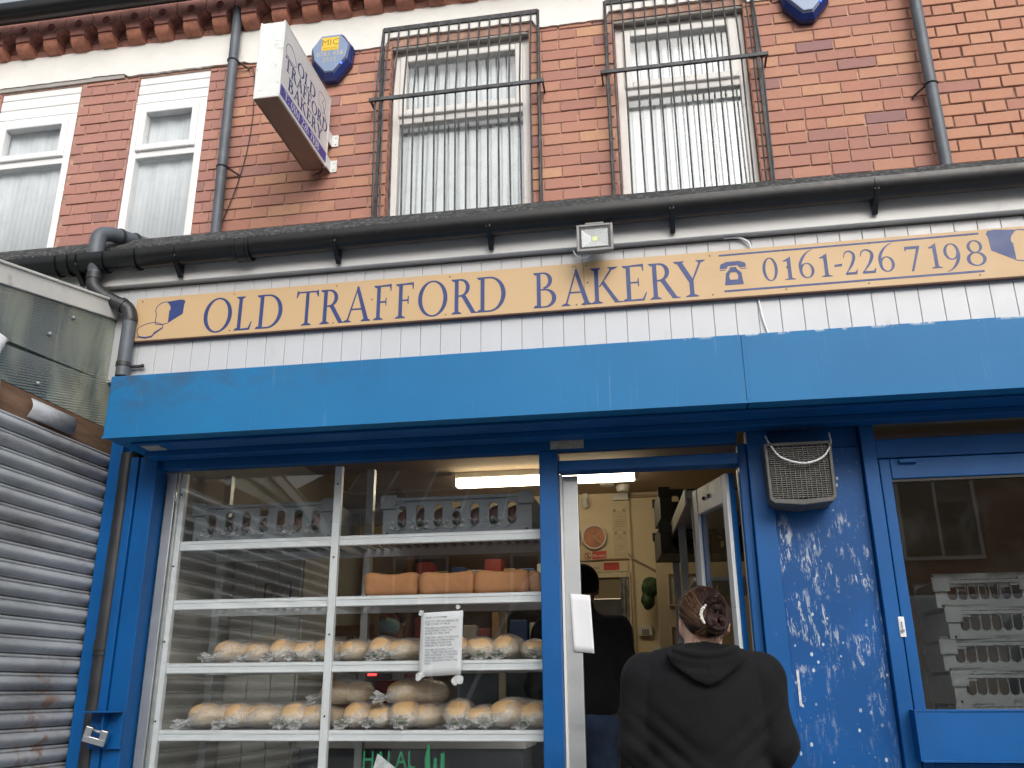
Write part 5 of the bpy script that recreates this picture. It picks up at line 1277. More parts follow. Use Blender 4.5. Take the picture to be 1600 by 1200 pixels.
# --- notices on the glass and doorway
def sheet(name, pts_fn, w_, h_, mat, parent, n=8):
    vs = []; fs = []
    for j in range(n+1):
        for i in range(n+1): vs.append(pts_fn(w_*i/n, h_*j/n, i/n, j/n))
    for j in range(n):
        for i in range(n): fs.append((j*(n+1)+i, j*(n+1)+i+1, (j+1)*(n+1)+i+1, (j+1)*(n+1)+i))
    mb = MB(); mb.add(vs, fs); o = mb.build(name, mat, parent, smooth=True); solid(o, .0008); return o
no = thing('notice', 'white typed notice taped inside the right window pane, lower corners torn', 'notice', (-.99, 3.985, 1.5))
NYY = 3.9865
sheet('sheet', lambda u, v, a, b_: (-1.090+u+.006*b_, NYY+.0015*math.sin(a*5+b_*3)+.001, 1.362+v+.008*a), .192, .272, m_paper, no)
lines = ["DEAR CUSTOMERS", "", "DUE TO THE OUTBREAK OF", "THE COVID 19 VIRUS", "", "WE ARE ALLOWING TWO", "CUSTOMERS ONLY TO", "ENTER AT ONE TIME", "", "THIS WILL HELP TO REDUCE", "THE RISK OF SPREADING", "THE VIRUS FROM ONE", "PERSON TO ANOTHER", "", "WE ARE ADVISING THAT", "YOU TAKE THE NECESSARY", "PRECAUTIONS TO PREVENT", "YOURSELF AND OTHERS", "FROM CONTRACTING THE", "VIRUS"]
mb = MB(); z = 1.612
for s_ in lines:
    if s_:
        t = textmesh(s_, .0122, lambda u, v, d: (-1.064+u, d, z+v+.03*(u)), NYY-.0014, '', None, None, align='LEFT', sx=.98); mb.add(t.v, t.f); z -= .0116
    else: z -= .0055
mb.build('typed_text', m_ink, no)
mb = MB()
rr_ = random.Random(3)
for cx, cz, s_ in ((-1.082, 1.635, .018), (-1.09, 1.362, .020), (-.905, 1.352, .026), (-.915, 1.655, .012), (-.925, 1.345, .02), (-1.07, 1.375, .02)):
    pts = [(cx+s_*rr_.uniform(.5, 1)*math.cos(a), cz+s_*rr_.uniform(.5, 1.1)*math.sin(a)) for a in [i*math.pi/4 for i in range(8)]]
    mb.prism(pts, FX, NYY-.0032-rr_.random()*.001, NYY-.002)
mb.build('tape', m_tape, no)
n2 = thing('notice', 'blank white sheet hung on the left side of the doorway', 'notice', (-.37, 4.03, 1.6))
sheet('sheet', lambda u, v, a, b_: (-.415+u*.9+.010*(1-b_), 4.022+.002*math.sin(a*4), 1.462+v-.010*a), .098, .246, m_paper, n2)
hl = thing('window_lettering', 'green HALAL lettering with a tall arabic stroke at the foot of the window', 'window lettering', (-1.15, 3.984, 1.0))
m_hal = M('green_vinyl', (.01,.24,.10), .5)
mb = textmesh('HALAL', .098, lambda u, v, d: (-1.33+u, d, 1.022+v), 3.9846, '', None, None, align='LEFT', sx=.80); mb.build('lettering', m_hal, hl)
mb = MB(); mb.prism([(-1.040, .90), (-1.052, 1.03), (-1.040, 1.085), (-1.030, 1.09), (-1.028, 1.02), (-1.020, .90)], FX, 3.9842, 3.985); mb.prism([(-1.012, .90), (-1.012, 1.03), (-.998, 1.035), (-.996, .90)], FX, 3.9842, 3.985); mb.prism([(-.985, .90), (-.982, 1.05), (-.965, 1.055), (-.965, .90)], FX, 3.9842, 3.985)
mb.build('arabic_stroke', m_hal, hl)
st = MB(); c = (-1.20, .965)
st.prism([(c[0]-.10, c[1]-.05), (c[0]-.06, c[1]+.085), (c[0]+.02, c[1]+.03), (c[0]+.09, c[1]-.06)], FX, 3.9832, 3.9838)
tag(st.build('torn_sticker', m_tape, None), 'torn whitish sticker behind the green window lettering', 'sticker')

# --- back wall items
BWY = IY1-.002
ck = thing('wall_clock', 'round clock with a copper face and pale rim on the cream wall', 'clock', (-.520, BWY, 2.434))
mb = MB(); cx, cz = -.520, 2.434
mb.tube([(cx+.090*math.cos(R(a)), BWY-.018, cz+.090*math.sin(R(a))) for a in range(0, 360, 10)], .009, 8, closed=True); mb.build('rim', M('pink_white_rim', (.70,.62,.56), .4), ck, smooth=True)
mb = MB(); mb.prism([(cx+.088*math.cos(R(a)), cz+.088*math.sin(R(a))) for a in range(0, 360, 12)], FX, BWY-.016, BWY-.001); mb.build('dial', M('copper_dial', (.42,.15,.055), .5, var=.25, vscale=14), ck)
mb = MB()
for a, ln, w_ in ((32, .052, .003), (-42, .078, .0028), (140, .03, .0018)): mb.obox((cx+ln/2*math.cos(R(a)), BWY-.019, cz+ln/2*math.sin(R(a))), (ln/2*math.cos(R(a)), 0, ln/2*math.sin(R(a))), (0, .0008, 0), (-w_/2*math.sin(R(a)), 0, w_/2*math.cos(R(a))))
mb.build('hand', m_wht, ck)
mb = MB()
for a in range(0, 360, 30): mb.obox((cx+.074*math.cos(R(a)), BWY-.0168, cz+.074*math.sin(R(a))), (.006*math.cos(R(a)), 0, .006*math.sin(R(a))), (0, .0005, 0), (-.001*math.sin(R(a)), 0, .001*math.cos(R(a))))
mb.build('hour_mark', m_dark, ck)
pic = bx('picture', M('leafy_picture', (.06,.13,.035), .6, var=.6, vscale=25, dirt=(.22,.20,.12), dscale=20, damt=.42), None, (-.75, -.628, BWY-.010, BWY, 2.376, 2.492)); tag(pic, 'small square green plant picture left of the clock', 'picture')
m_red = M('red_sign_plastic', (.50,.035,.02), .45)
ne = thing('wall_sign', 'red No entry sign with a crossed walking figure below the clock', 'sign', (-.52, BWY, 2.29))
bx('plate', m_yel, ne, (-.605, -.428, BWY-.004, BWY, 2.250, 2.330), bevel=0)
bx('red_panel', m_red, ne, (-.540, -.432, BWY-.0055, BWY-.0042, 2.256, 2.326), bevel=0)
textmesh('No entry', .032, lambda u, v, d: (-.486+u, d, 2.291+v), BWY-.0062, '', None, None, sx=.82).build('lettering', m_wht, ne)
mb = MB(); mb.tube([(-.573+.024*math.cos(R(a)), BWY-.006, 2.291+.024*math.sin(R(a))) for a in range(0, 360, 18)], .0028, 6, closed=True); mb.tube([(-.590, BWY-.0065, 2.308), (-.556, BWY-.0065, 2.274)], .0026, 6); mb.build('prohibition_ring', m_red, ne)
mb = MB(); mb.sphere((-.573, BWY-.005, 2.306), .004, seg=8, ring=5); mb.tube([(-.573, BWY-.005, 2.300), (-.573, BWY-.005, 2.288), (-.580, BWY-.005, 2.276)], .0028, 5); mb.tube([(-.573, BWY-.005, 2.288), (-.566, BWY-.005, 2.276)], .0025, 5); mb.build('walking_figure', m_dark, ne)
w2 = thing('wall_sign', 'narrow strip of small signs right over the inner doorway, partly red', 'sign', (-.5, BWY-.01, 2.2))
bx('plate', m_yel, w2, (-.74, -.27, BWY-.012, BWY-.002, 2.165, 2.243), bevel=.001)
bx('red_panel', m_red, w2, (-.455, -.335, BWY-.0135, BWY-.0122, 2.178, 2.236), bevel=0)
textmesh('STAFF ONLY', .024, lambda u, v, d: (-.54+u, d, 2.196+v), BWY-.0128, '', None, None, sx=.8).build('lettering', m_dark, w2)
textmesh('DANGER', .026, lambda u, v, d: (-.395+u, d, 2.222+v), BWY-.0142, '', None, None, sx=.9).build('lettering', m_dark, w2)
m_oldpaper = M('yellowed_paper', (.60,.50,.34), .85, var=.06, vscale=10)
def certificate(x0, x1, z0, z1, label, seed):
    root = thing('paper_notice', label, 'notice', ((x0+x1)/2, BWY, z1)); bx('sheet', m_oldpaper, root, (x0, x1, BWY-.0025, BWY, z0, z1), bevel=0)
    rr = random.Random(seed); mb = MB(); z = z1-.025
    while z > z0+.015:
        if rr.random() < .75:
            w_ = rr.uniform(.3, .85)*(x1-x0)*.5; mb.box((x0+x1)/2-w_, (x0+x1)/2+w_, BWY-.0032, BWY-.0027, z, z+.0035)
        z -= .013
    mb.build('printed_lines', m_ceil, root)
    mb = MB()
    for x in (x0+.01, x1-.03): mb.box(x, x+.022, BWY-.004, BWY-.0035, z1-.012, z1+.012)
    mb.build('tape', m_ceil, root)
certificate(-.375, -.262, 2.475, 2.640, 'upper yellowed paper notice on the cream wall right of the clock', 2)
certificate(-.372, -.265, 2.285, 2.462, 'lower yellowed paper notice on the cream wall right of the clock', 4)
sd_ = thing('security_sensor', 'small domed sensor on the cream wall just below the ceiling above the clock', 'sensor', (-.58, BWY, 2.70))
mb = MB(); mb.sphere((-.58, BWY-.03, 2.70), .028, .03, .045, 14, 10); mb.build('dome', m_wht, sd_, smooth=True); bx('mount', m_wht, sd_, (-.60, -.56, BWY-.04, BWY, 2.735, 2.778))
sm = thing('smoke_alarm', 'round cream smoke alarm on the shop ceiling near the door line', 'smoke alarm', (-.27, 6.75, IC))
mb = MB(); mb.tube([(-.27, 6.72, IC-.002), (-.27, 6.72, IC-.05)], [.055, .045], 20); mb.build('body', m_wht, sm, smooth='auto'); mb = MB(); mb.tube([(-.38, 6.62, IC-.002), (-.38, 6.62, IC-.022)], [.06, .05], 20); mb.build('second_base', m_wht, sm, smooth='auto')
bx('junction_box', m_wht, None, (-.36, -.24, BWY-.05, BWY, 2.715, 2.765)); tag(bpy.data.objects['junction_box'], 'cream plastic junction box at the top of the cream wall', 'junction box')
kp = thing('alarm_keypad', 'cream alarm keypad on the wall beside the inner doorway', 'keypad', (-.16, BWY, 1.72)); 
bx('case', m_wht, kp, (-.215, -.11, BWY-.03, BWY, 1.685, 1.755)); mb = MB()
for i in range(3):
    for j in range(3): mb.box(-.185+i*.018, -.173+i*.018, BWY-.033, BWY-.0305, 1.693+j*.014, 1.702+j*.014)
mb.build('key', m_dark, kp)
sw = bx('light_switch', m_wht, None, (-.12, -.04, BWY-.014, BWY, 1.53, 1.61)); tag(sw, 'square cream light switch below the keypad', 'light switch')
# inner door leaf standing open at the right, panel mouldings
idr = thing('inner_door', 'cream panelled inner door standing open near the crate pile', 'door', (.08, 6.6, .2))
mb = MB(); x0, x1, y0 = -.055, .33, 6.45; mb.box(x0, x1, y0, y0+.04, FZ, 2.165); mb.build('leaf', m_yel, idr, bevel=.003)
mb = MB()
for za, zb in ((1.85, 2.08), (1.05, 1.72), (.35, .9)): frame_rect(mb, x0+.075, x1-.08, za, zb, .014, y0-.010, y0-.0005)
mb.build('moulding', m_yel, idr, bevel=.002)
gb = netobj('hanging_bag', lambda P: smin(sd_ell(P, (-.10, 6.86, 2.03), (.075, .07, .075)), sd_ell(P, (-.13, 6.86, 1.93), (.05, .05, .07)), .03)+fold(P, 40, .008), (-.25, 6.7, 1.8), (.05, 7.0, 2.15), .014, M('dark_green_cloth', (.04,.085,.03), .6, var=.6, vscale=18, dirt=(.30,.27,.2), dscale=12, damt=.38), None, 2); tag(gb, 'dark green bundle hanging on the cream wall right of the inner doorway', 'bag')
# stainless doorway and oven in the back room
bx('inner_door_frame', m_yel, bakery, (-.735, -.715, IY1-.02, IY1+.11, FZ, 2.16), (-.275, -.255, IY1-.02, IY1+.11, FZ, 2.16), (-.714, -.276, IY1-.02, IY1+.11, 2.12, 2.16))
ov = thing('steel_cabinet', 'stainless steel cabinet shining in the back room behind the inner doorway', 'cabinet', (-.5, 8.2, .2))
m_ss = M('stainless', (.45,.44,.40), .22, .9, var=.08, vscale=3, bmp=.25, bscale=3)
bx('cabinet_body', m_ss, ov, (-.95, .15, 7.9, 8.5, FZ, 2.05), bevel=.01); bx('cabinet_handle', m_ss, ov, (-.56, -.54, 7.86, 7.895, 1.3, 1.8))
pc = MB(); vs = []; 
for i in range(13):
    for j in range(25): vs.append((-.335+.07*i/12, 6.985-.015*math.sin(i*1.3+j*.5), 2.12-1.8*j/24))
pc.add(vs, [(i*25+j, (i+1)*25+j, (i+1)*25+j+1, i*25+j+1) for i in range(12) for j in range(24)]); o = pc.build('strip_curtain', M('grey_cloudy_plastic', (.22,.215,.21), .3, var=.4, vscale=14), None, smooth=True); solid(o, .002); tag(o, 'cloudy plastic strip curtain pulled to the right of the inner doorway', 'curtain')

# side shelving inside the doorway at the right
ss = thing('side_shelving', 'white and grey shelving unit inside the doorway, seen from below at the right', 'shelving', (.3, 5.3, .2))
def slabq(mb, p, q, wv, z0, z1):
    p, q = Vector((*p, 0)), Vector((*q, 0)); d = (q-p); n_2 = Vector((-d.y, d.x, 0)).normalized()
    if n_2.x < 0: n_2 = -n_2
    c0 = (p+q)/2+n_2*wv/2; mb.obox(c0+Vector((0,0,(z0+z1)/2)), d/2, n_2*wv/2, Vector((0,0,(z1-z0)/2)))
mb = MB(); slabq(mb, (.135, 4.62), (.02, 6.2), .40, 2.235, 2.275); slabq(mb, (.130, 4.62), (.015, 6.2), .012, 2.20, 2.285); mb.build('shelf', m_wht, ss, bevel=.003)
mb = MB()
for p in ((.16, 4.63), (.10, 5.4), (.06, 6.1), (.50, 4.66)): mb.box(p[0], p[0]+.045, p[1], p[1]+.045, FZ, 2.234)
mb.build('upright', m_alu, ss, bevel=.002)
for z in (1.82, 1.40, 1.0):
    mb = MB(); slabq(mb, (.15, 4.68), (.07, 6.1), .36, z, z+.02); mb.build('shelf', m_alu, ss, bevel=.002)
# shelving / crates behind the right-hand door
def small_crate(x, y, z, rz, label):
    return place_crate(x, y, z, label, rz, m_pc, 'pale crates stacked behind the right door', W=.42, H=.125, D=.36)
m_pc = M('pale_crate_plastic', (.20,.21,.205), .5, var=.1)
for i in range(9): small_crate(1.44+.012*math.sin(i*2), 4.62, .55+i*.137, rnd.uniform(-4, 4), 'pale plastic crate, %s from the bottom of the stack behind the right door' % ORD[i])
tb = thing('stand', 'low dark table under the pale crates behind the right door', 'table', (1.5, 4.62, .2)); bx('top', m_dark, tb, (1.1, 1.9, 4.4, 4.85, .51, .548)); 
for x in (1.12, 1.85):
    for y in (4.42, 4.80): bx('leg', m_dark, tb, (x, x+.03, y, y+.03, FZ, .509))

# counter, till, cabinets behind the rack
ct = thing('counter', 'shop counter with a pale top behind the display rack', 'counter', (-1.2, 5.1, .2)); bx('top', m_wht, ct, (-2.0, -.75, 4.85, 5.25, 1.02, 1.06)); bx('front_panel', M('counter_panel', (.10,.11,.13), .5), ct, (-1.98, -.77, 4.88, 5.22, FZ, 1.019))
ti = thing('till', 'dark till with a red lit display behind the bread, left of the baker', 'till', (-1.60, 4.95, 1.06))
bx('base', m_dark, ti, (-1.78, -1.42, 4.88, 5.15, 1.061, 1.24)); bx('screen_case', M('till_grey', (.30,.32,.36), .5), ti, (-1.82, -1.46, 4.95, 5.05, 1.36, 1.50), (-1.66, -1.62, 4.98, 5.02, 1.241, 1.359)); bx('display', m_dark, ti, (-1.70, -1.50, 4.935, 4.949, 1.365, 1.42)); bx('digits', emis('red_led', (1, .03, .03), 5), ti, (-1.635, -1.585, 4.93, 4.934, 1.385, 1.398), bevel=0)
fr = thing('cupboard', 'tall pale panelled cupboard at the left behind the rack, with a small framed picture', 'cupboard', (-2.2, 4.8, .2))
bx('carcass', m_palewall, fr, (-2.40, -1.985, 4.80, 5.3, FZ, 2.30)); 
for x in (-2.395, -2.26, -2.125): bx('door', m_palewall, fr, (x, x+.131, 4.775, 4.799, .25, 2.27), bevel=.006)
bx('picture_frame', m_dark, fr, (-2.20, -2.04, 4.760, 4.774, 1.72, 1.88)); bx('picture_print', M('tan_print', (.35,.30,.20), .7, var=.5, vscale=20), fr, (-2.188, -2.052, 4.755, 4.7595, 1.732, 1.868), bevel=0)
bx('note', m_oldpaper, fr, (-2.19, -2.06, 4.765, 4.774, 1.42, 1.60), bevel=0)
ch = thing('wooden_chair', 'brown wooden chair back behind the third shelf near the middle post', 'chair', (-1.93, 5.0, .2))
m_wd = M('brown_wood', (.20,.09,.045), .5, var=.2, vscale=12)
for x in (-2.02, -1.90, -1.78): bx('back_slat', m_wd, ch, (x, x+.035, 5.30, 5.33, 1.15, 1.62))
bx('top_rail', m_wd, ch, (-2.05, -1.72, 5.29, 5.34, 1.62, 1.68)); bx('lower_rail', m_wd, ch, (-2.05, -1.72, 5.30, 5.33, 1.10, 1.149)); bx('seat', m_wd, ch, (-2.05, -1.72, 5.0, 5.34, .63, .67))
for x in (-2.04, -1.76):
    bx('leg', m_wd, ch, (x, x+.035, 5.02, 5.05, FZ, .629)); bx('leg', m_wd, ch, (x, x+.035, 5.30, 5.33, FZ, 1.099))
fg = thing('glass_cabinet', 'dark blue-grey chiller cabinet behind the bread at the right of the window', 'cabinet', (-.95, 5.6, .2))
bx('carcass', M('slate_blue_panel', (.07,.095,.12), .4), fg, (-1.25, -.75, 5.45, 6.0, FZ, 1.52)); bx('shelf_edge', m_wht, fg, (-1.25, -.75, 5.43, 5.449, 1.40, 1.43)); bx('upright_post', m_yel, fg, (-.99, -.95, 5.40, 5.43, 1.2, 1.9))
wb = thing('wall_shelving', 'wooden wall shelves with packets behind the second and third shelves', 'shelves', (-1.2, 6.7, 1.2))
for z in (1.55, 1.95, 2.35): bx('shelf', m_wd, wb, (-1.9, -.80, 6.62, 6.95, z, z+.025))
bx('side', m_wd, wb, (-1.93, -1.901, 6.60, 6.99, 1.2, 2.5), (-.799, -.77, 6.60, 6.99, 1.2, 2.5))
pcs = [M('pack_%s' % c_, v, .5) for c_, v in (('red', (.35,.05,.04)), ('tan', (.45,.30,.15)), ('blue', (.05,.10,.25)), ('white', (.6,.6,.58)))]
k = 0
for z in (1.576, 1.976):
    x = -1.86
    while x < -.92:
        w_ = rnd.uniform(.08, .13); h_ = rnd.uniform(.16, .28)
        c = ['red', 'tan', 'blue', 'white'][k % 4]
        o = bx('food_packet', pcs[k % 4], None, (x, x+w_, 6.66, 6.86, z, z+h_), bevel=.008); tag(o, '%s packet, %s from the left on the %s wooden wall shelf' % (c, ORD[k if z < 1.7 else k-k1], 'lower' if z < 1.7 else 'upper'), 'packet', 'packets on the wooden wall shelves'); x += w_+.02; k += 1
    if z < 1.7: k1 = k
# crumpled brown paper bags on the crates' far side under the ceiling
for i, (x, z, y) in enumerate(((-1.75, 2.30, 4.75), (-1.55, 2.34, 4.8))):
    o = netobj('paper_sack', lambda P: sd_ell(P, (x, y, z), (.15, .10, .055))+fold(P, 30, .014, seed=i), (x-.22, y-.18, z-.1), (x+.22, y+.18, z+.1), .014, M('brown_sack_%s' % 'ab'[i], (.42,.32,.17), .8, var=.2), None, 2); tag(o, 'crumpled tan paper sack above the left crate, %s of two' % ('left' if i == 0 else 'right'), 'sack')
bx('sack_shelf', m_palewall, bakery, (-1.97, -1.35, 4.6, 5.0, 2.22, 2.245))
# ================================================================ PEOPLE
def skinmat(name, c):
    m, n, l, b = newmat(name); v = coords(n, l)
    l.new(mixc(n, l, ramp(n, l, addnoise(n, 30, 4, .6, v, l), .3, .7), tuple(x*.85 for x in c), c), b.inputs['Base Color'])
    b.inputs['Roughness'].default_value = .5; b.inputs['Subsurface Weight'].default_value = .12; b.inputs['Subsurface Radius'].default_value = (.02, .008, .004); return m
m_skin = skinmat('fair_skin', (.72,.45,.34)); m_skin2 = skinmat('brown_skin', (.22,.11,.06))
def cloth(name, c, sc=420, b=.35, var=.15, rough=.95):
    m, n, l, bs = newmat(name); v = coords(n, l)
    c1 = mixc(n, l, ramp(n, l, addnoise(n, 7, 5, .6, v, l), .3, .7), tuple(x*(1-var) for x in c), tuple(min(1, x*(1+var)) for x in c))
    c1 = mixc(n, l, mth(n, l, 'MULTIPLY', ramp(n, l, addnoise(n, 160, 4, .8, v, l), .5, .8), .35), c1, tuple(min(1, x*2.2+.01) for x in c))
    l.new(c1, bs.inputs['Base Color']); bs.inputs['Roughness'].default_value = rough; bs.inputs['Specular IOR Level'].default_value = .15
    bs.inputs['Sheen Weight'].default_value = .06; bs.inputs['Sheen Roughness'].default_value = .5; bs.inputs['Sheen Tint'].default_value = (.5,.5,.5,1)
    h = mth(n, l, 'ADD', addnoise(n, sc, 3, .6, v, l), mth(n, l, 'MULTIPLY', addnoise(n, 26, 5, .6, v, l), 1.5)); bump(n, l, bs, h, b, .004); return m
m_hood = cloth('charcoal_sweatshirt', (.0105,.011,.0125)); m_blackcloth = cloth('black_jacket', (.006,.006,.007)); m_trs = cloth('dark_trousers', (.02,.022,.03)); m_jean = cloth('blue_denim', (.018,.030,.058), 600, .4, .5)
m_shoe = M('dark_shoe', (.02,.02,.02), .5)

def hand_sd(P, wr, dirv, side, r=.0085):
    """palm with five bent fingers: wr wrist, dirv pointing direction, side = thumb direction"""
    w = np.array(wr, float); d = np.array(Vector(dirv).normalized()); s_ = np.array(Vector(side).normalized()); n_ = np.cross(d, s_)
    q = sd_cone(P, w, w+d*.03, .024, .026)
    for k in (-1.5, -.5, .5, 1.5): q = smin(q, sd_cone(P, w+d*.02+s_*k*.012, w+d*.085+s_*k*.0205, .015, .011), .012)
    for k, ln in ((-1.5, .052), (-.5, .066), (.5, .072), (1.5, .062)):
        a = w+d*.085+s_*k*.0205; b_ = a+d*ln*.5+n_*.012; c_ = b_+d*ln*.32+n_*.028; e = c_+n_*.022-d*.004
        for p0, p1, ra, rb in ((a, b_, r+.001, r), (b_, c_, r, r-.0005), (c_, e, r-.0005, r-.001)): q = smin(q, sd_cone(P, p0, p1, ra, rb), .003)
    a = w+d*.025+s_*.024; b_ = a+s_*.028+d*.030+n_*.012; c_ = b_+d*.028+n_*.014+s_*.004
    q = smin(q, sd_cone(P, a, b_, .012, .0105), .008); return smin(q, sd_cone(P, b_, c_, .0105, .009), .004)

def head_sd(P, c, yaw=0, pitch=0, k=1.0):
    """head facing +Y in its own frame"""
    Rm = rotm(pitch, 0, yaw); q = (P-np.array(c))@Rm/k
    d = sd_ell(q, (0, -.008, .022), (.074, .094, .088)); d = smin(d, sd_ell(q, (0, .024, -.048), (.055, .062, .060)), .035)
    d = smin(d, sd_ell(q, (0, .070, -.088), (.020, .016, .014)), .025)                       # chin
    d = smin(d, sd_cone(q, (0, .088, .010), (0, .108, -.022), .007, .012), .012)              # nose
    for s_ in (-1, 1):
        d = smin(d, sd_ell(q, (s_*.032, .078, .018), (.022, .010, .007)), .012)               # brow
        d = np.maximum(d, -(sd_ell(q, (s_*.031, .094, .002), (.014, .012, .008))-.0)*1.0)
        d = smin(d, sd_ell(q, (s_*.031, .080, .001), (.012, .012, .009)), .003)               # eyeball
        e = sd_ell(q, (s_*.079, -.004, -.012), (.008, .019, .033), rotm(12, 0, s_*18)); e = np.maximum(e, -sd_ell(q, (s_*.088, .003, -.008), (.007, .011, .020)))
        d = smin(d, e, .005)
    d = smin(d, sd_ell(q, (0, .084, -.046), (.024, .009, .0045)), .005); d = smin(d, sd_ell(q, (0, .082, -.057), (.019, .010, .006)), .005)
    return d*k

# ---- the woman at the doorway (back to the camera)
wo_ = thing('person', 'woman in black hooded sweatshirt seen from behind, hair in a bun', 'person', (.10, 3.22, .0))
WX, WY = .105, 3.22
HC = (.124, 3.215, 1.520)
def wbody(P):
    d = head_sd(P, HC, 8, 10, 1.0)
    d = smin(d, sd_cone(P, (.118, 3.20, 1.475), (.108, 3.205, 1.36), .057, .062), .03)
    d = smin(d, sd_ell(P, (WX, WY, 1.18), (.19, .115, .24)), .05); d = smin(d, sd_ell(P, (WX, WY+.01, .90), (.19, .13, .16)), .08)
    for s_ in (-1, 1):
        sh_ = (WX+s_*.175, WY+.01, 1.345); el = (WX+s_*.215, WY, 1.12); wr = (WX+s_*.10, WY+.26, 1.06)
        d = smin(d, sd_cone(P, (WX+s_*.06, WY, 1.37), sh_, .05, .055), .03); d = smin(d, sd_cone(P, sh_, el, .052, .042), .02); d = smin(d, sd_cone(P, el, wr, .042, .028), .012)
        d = smin(d, hand_sd(P, wr, (-s_*.35, .9, .1), (0, .1, 1)), .010)
        hp = (WX+s_*.10, WY+.01, .84); kn = (WX+s_*.105, WY+.02, .47); an = (WX+s_*.11, WY-.01, .09)
        d = smin(d, sd_cone(P, hp, kn, .095, .062), .04); d = smin(d, sd_cone(P, kn, an, .062, .04), .02); d = smin(d, sd_cone(P, an, (WX+s_*.12, WY+.13, .035), .04, .028), .02)
    return d
netobj('body', wbody, (-.32, 2.98, -.01), (.55, 3.68, 1.66), .0085, m_skin, wo_, 1)
def whood(P):
    d = sd_ell(P, (WX, WY-.005, 1.20), (.215, .150, .215))                               # upper back
    d = smin(d, sd_ell(P, (WX+.0, WY+.005, .98), (.222, .170, .21)), .07)
    d = smin(d, sd_ell(P, (WX, WY-.03, 1.30), (.20, .115, .11)), .05)
    for s_ in (-1, 1):
        nk = (WX+s_*.075, WY-.0, 1.395); sh_ = (WX+s_*.182, WY+.0, 1.338); el = (WX+s_*.222, WY-.01, 1.125); wr = (WX+s_*.14, WY+.22, 1.06)
        d = smin(d, sd_cone(P, nk, sh_, .055, .078), .04)
        ax = sd_cone(P, (sh_[0]+s_*.012, sh_[1], sh_[2]), el, .078, .066); ax = smin(ax, sd_cone(P, el, wr, .066, .046), .03)
        d = smin(d, ax, .022)
    # cloth folds: drag lines from the armpits across the back, rolls above the waist
    x = P[:,0]-WX; z = P[:,2]
    for s_ in (-1, 1):
        u = (x*s_-.17)*.75+(z-1.17)*.65; v_ = (x*s_-.17)*-.65+(z-1.17)*.75
        for off, a, wd, ln in ((.0, .015, .012, .13), (.05, .010, .014, .10), (-.05, .012, .015, .12), (-.10, .010, .018, .10)):
            d = d+a*np.exp(-((v_-off)/wd)**2)*np.exp(-((u+.06)/ln)**2)
        # armhole seam
        r_ = np.abs(x*s_-(.180+.10*(1.30-z)*(z < 1.30)-.10*(z-1.30)*(z > 1.30))); d = d+.0045*np.exp(-(r_/.005)**2)*(z > 1.15)
    d = d+.005*np.sin((z+.10*x*x*4+.02*np.sin(x*14))*58)*np.exp(-((z-1.02)/.10)**2)
    d = d+fold(P, 17, .0045)+fold(P, 43, .0012, seed=4)
    return np.maximum(d, -(z-.86))
netobj('sweatshirt', whood, (-.34, 2.95, .84), (.56, 3.60, 1.50), .0085, m_hood, wo_, 2)
def wcowl(P):
    cx, cy = .112, 3.205
    # collar: rolled ring round the neck, dipping at the back into the hood's mouth
    a = np.arctan2(P[:,1]-cy, P[:,0]-cx)
    back = np.clip(-np.sin(a), 0, 1)
    rr = .083+.020*back; zc = 1.417-.026*back**2+.005*np.sin(a*3)
    q = np.hypot(np.hypot(P[:,0]-cx, (P[:,1]-cy)*1.08)-rr, (P[:,2]-zc)*.72)-(.0185+.006*back)
    # hanging pouch: wide at the collar, narrowing to a soft point
    z = P[:,2]; x = P[:,0]-cx-.006
    hw = .132*np.clip((z-1.318)/.112, 0, 1)**.62
    yb_ = cy-.088-.050*np.clip((1.45-z)/.10, 0, 1)+.9*x*x
    pch = np.maximum(np.maximum(np.abs(x)-hw, z-(1.446-.035*np.abs(x)/.12)), 1.322-z)
    pch = np.maximum(pch*.7, np.abs(P[:,1]-yb_-.020)-.040+.9*x*x)-.006
    pch = smin(pch, sd_ell(P, (cx+.006, cy-.118, 1.402), (.108, .040, .045)), .03)
    d = smin(q, pch, .016)
    mouth = sd_ell(P, (cx+.014, cy-.126, 1.445), (.082, .042, .038), rotm(-20, -5, 0)); d = np.maximum(d, -mouth)
    lip = np.abs(z-(1.408+2.4*x*x))
    d = d-.005*np.exp(-(lip/.010)**2)*(P[:,1] < cy-.06)
    d = d+.004*np.exp(-((z-(1.392+2.2*x*x))/.006)**2)*(P[:,1] < cy-.06)
    d = d+.0028*np.exp(-((z-(1.365+1.6*x*x))/.010)**2)*(P[:,1] < cy-.06)*(x < 0)
    d = d+.0022*np.exp(-(x/.003)**2)*(z < 1.375)*(P[:,1] < cy-.08)
    return d+fold(P, 26, .0025, seed=2)
netobj('hood', wcowl, (-.08, 2.98, 1.22), (.31, 3.34, 1.50), .0055, m_hood, wo_, 2)
def wtr(P):
    d = sd_ell(P, (WX, WY+.01, .88), (.222, .160, .14))
    for s_ in (-1, 1):
        d = smin(d, sd_cone(P, (WX+s_*.10, WY+.01, .82), (WX+s_*.105, WY+.02, .47), .115, .082), .04); d = smin(d, sd_cone(P, (WX+s_*.105, WY+.02, .47), (WX+s_*.11, WY-.01, .08), .082, .062), .02)
    return np.maximum(d+fold(P, 20, .005), np.maximum(-(P[:,2]-.07), P[:,2]-.95))
netobj('trousers', wtr, (-.2, 3.0, .04), (.42, 3.45, 1.0), .014, m_trs, wo_, 2)
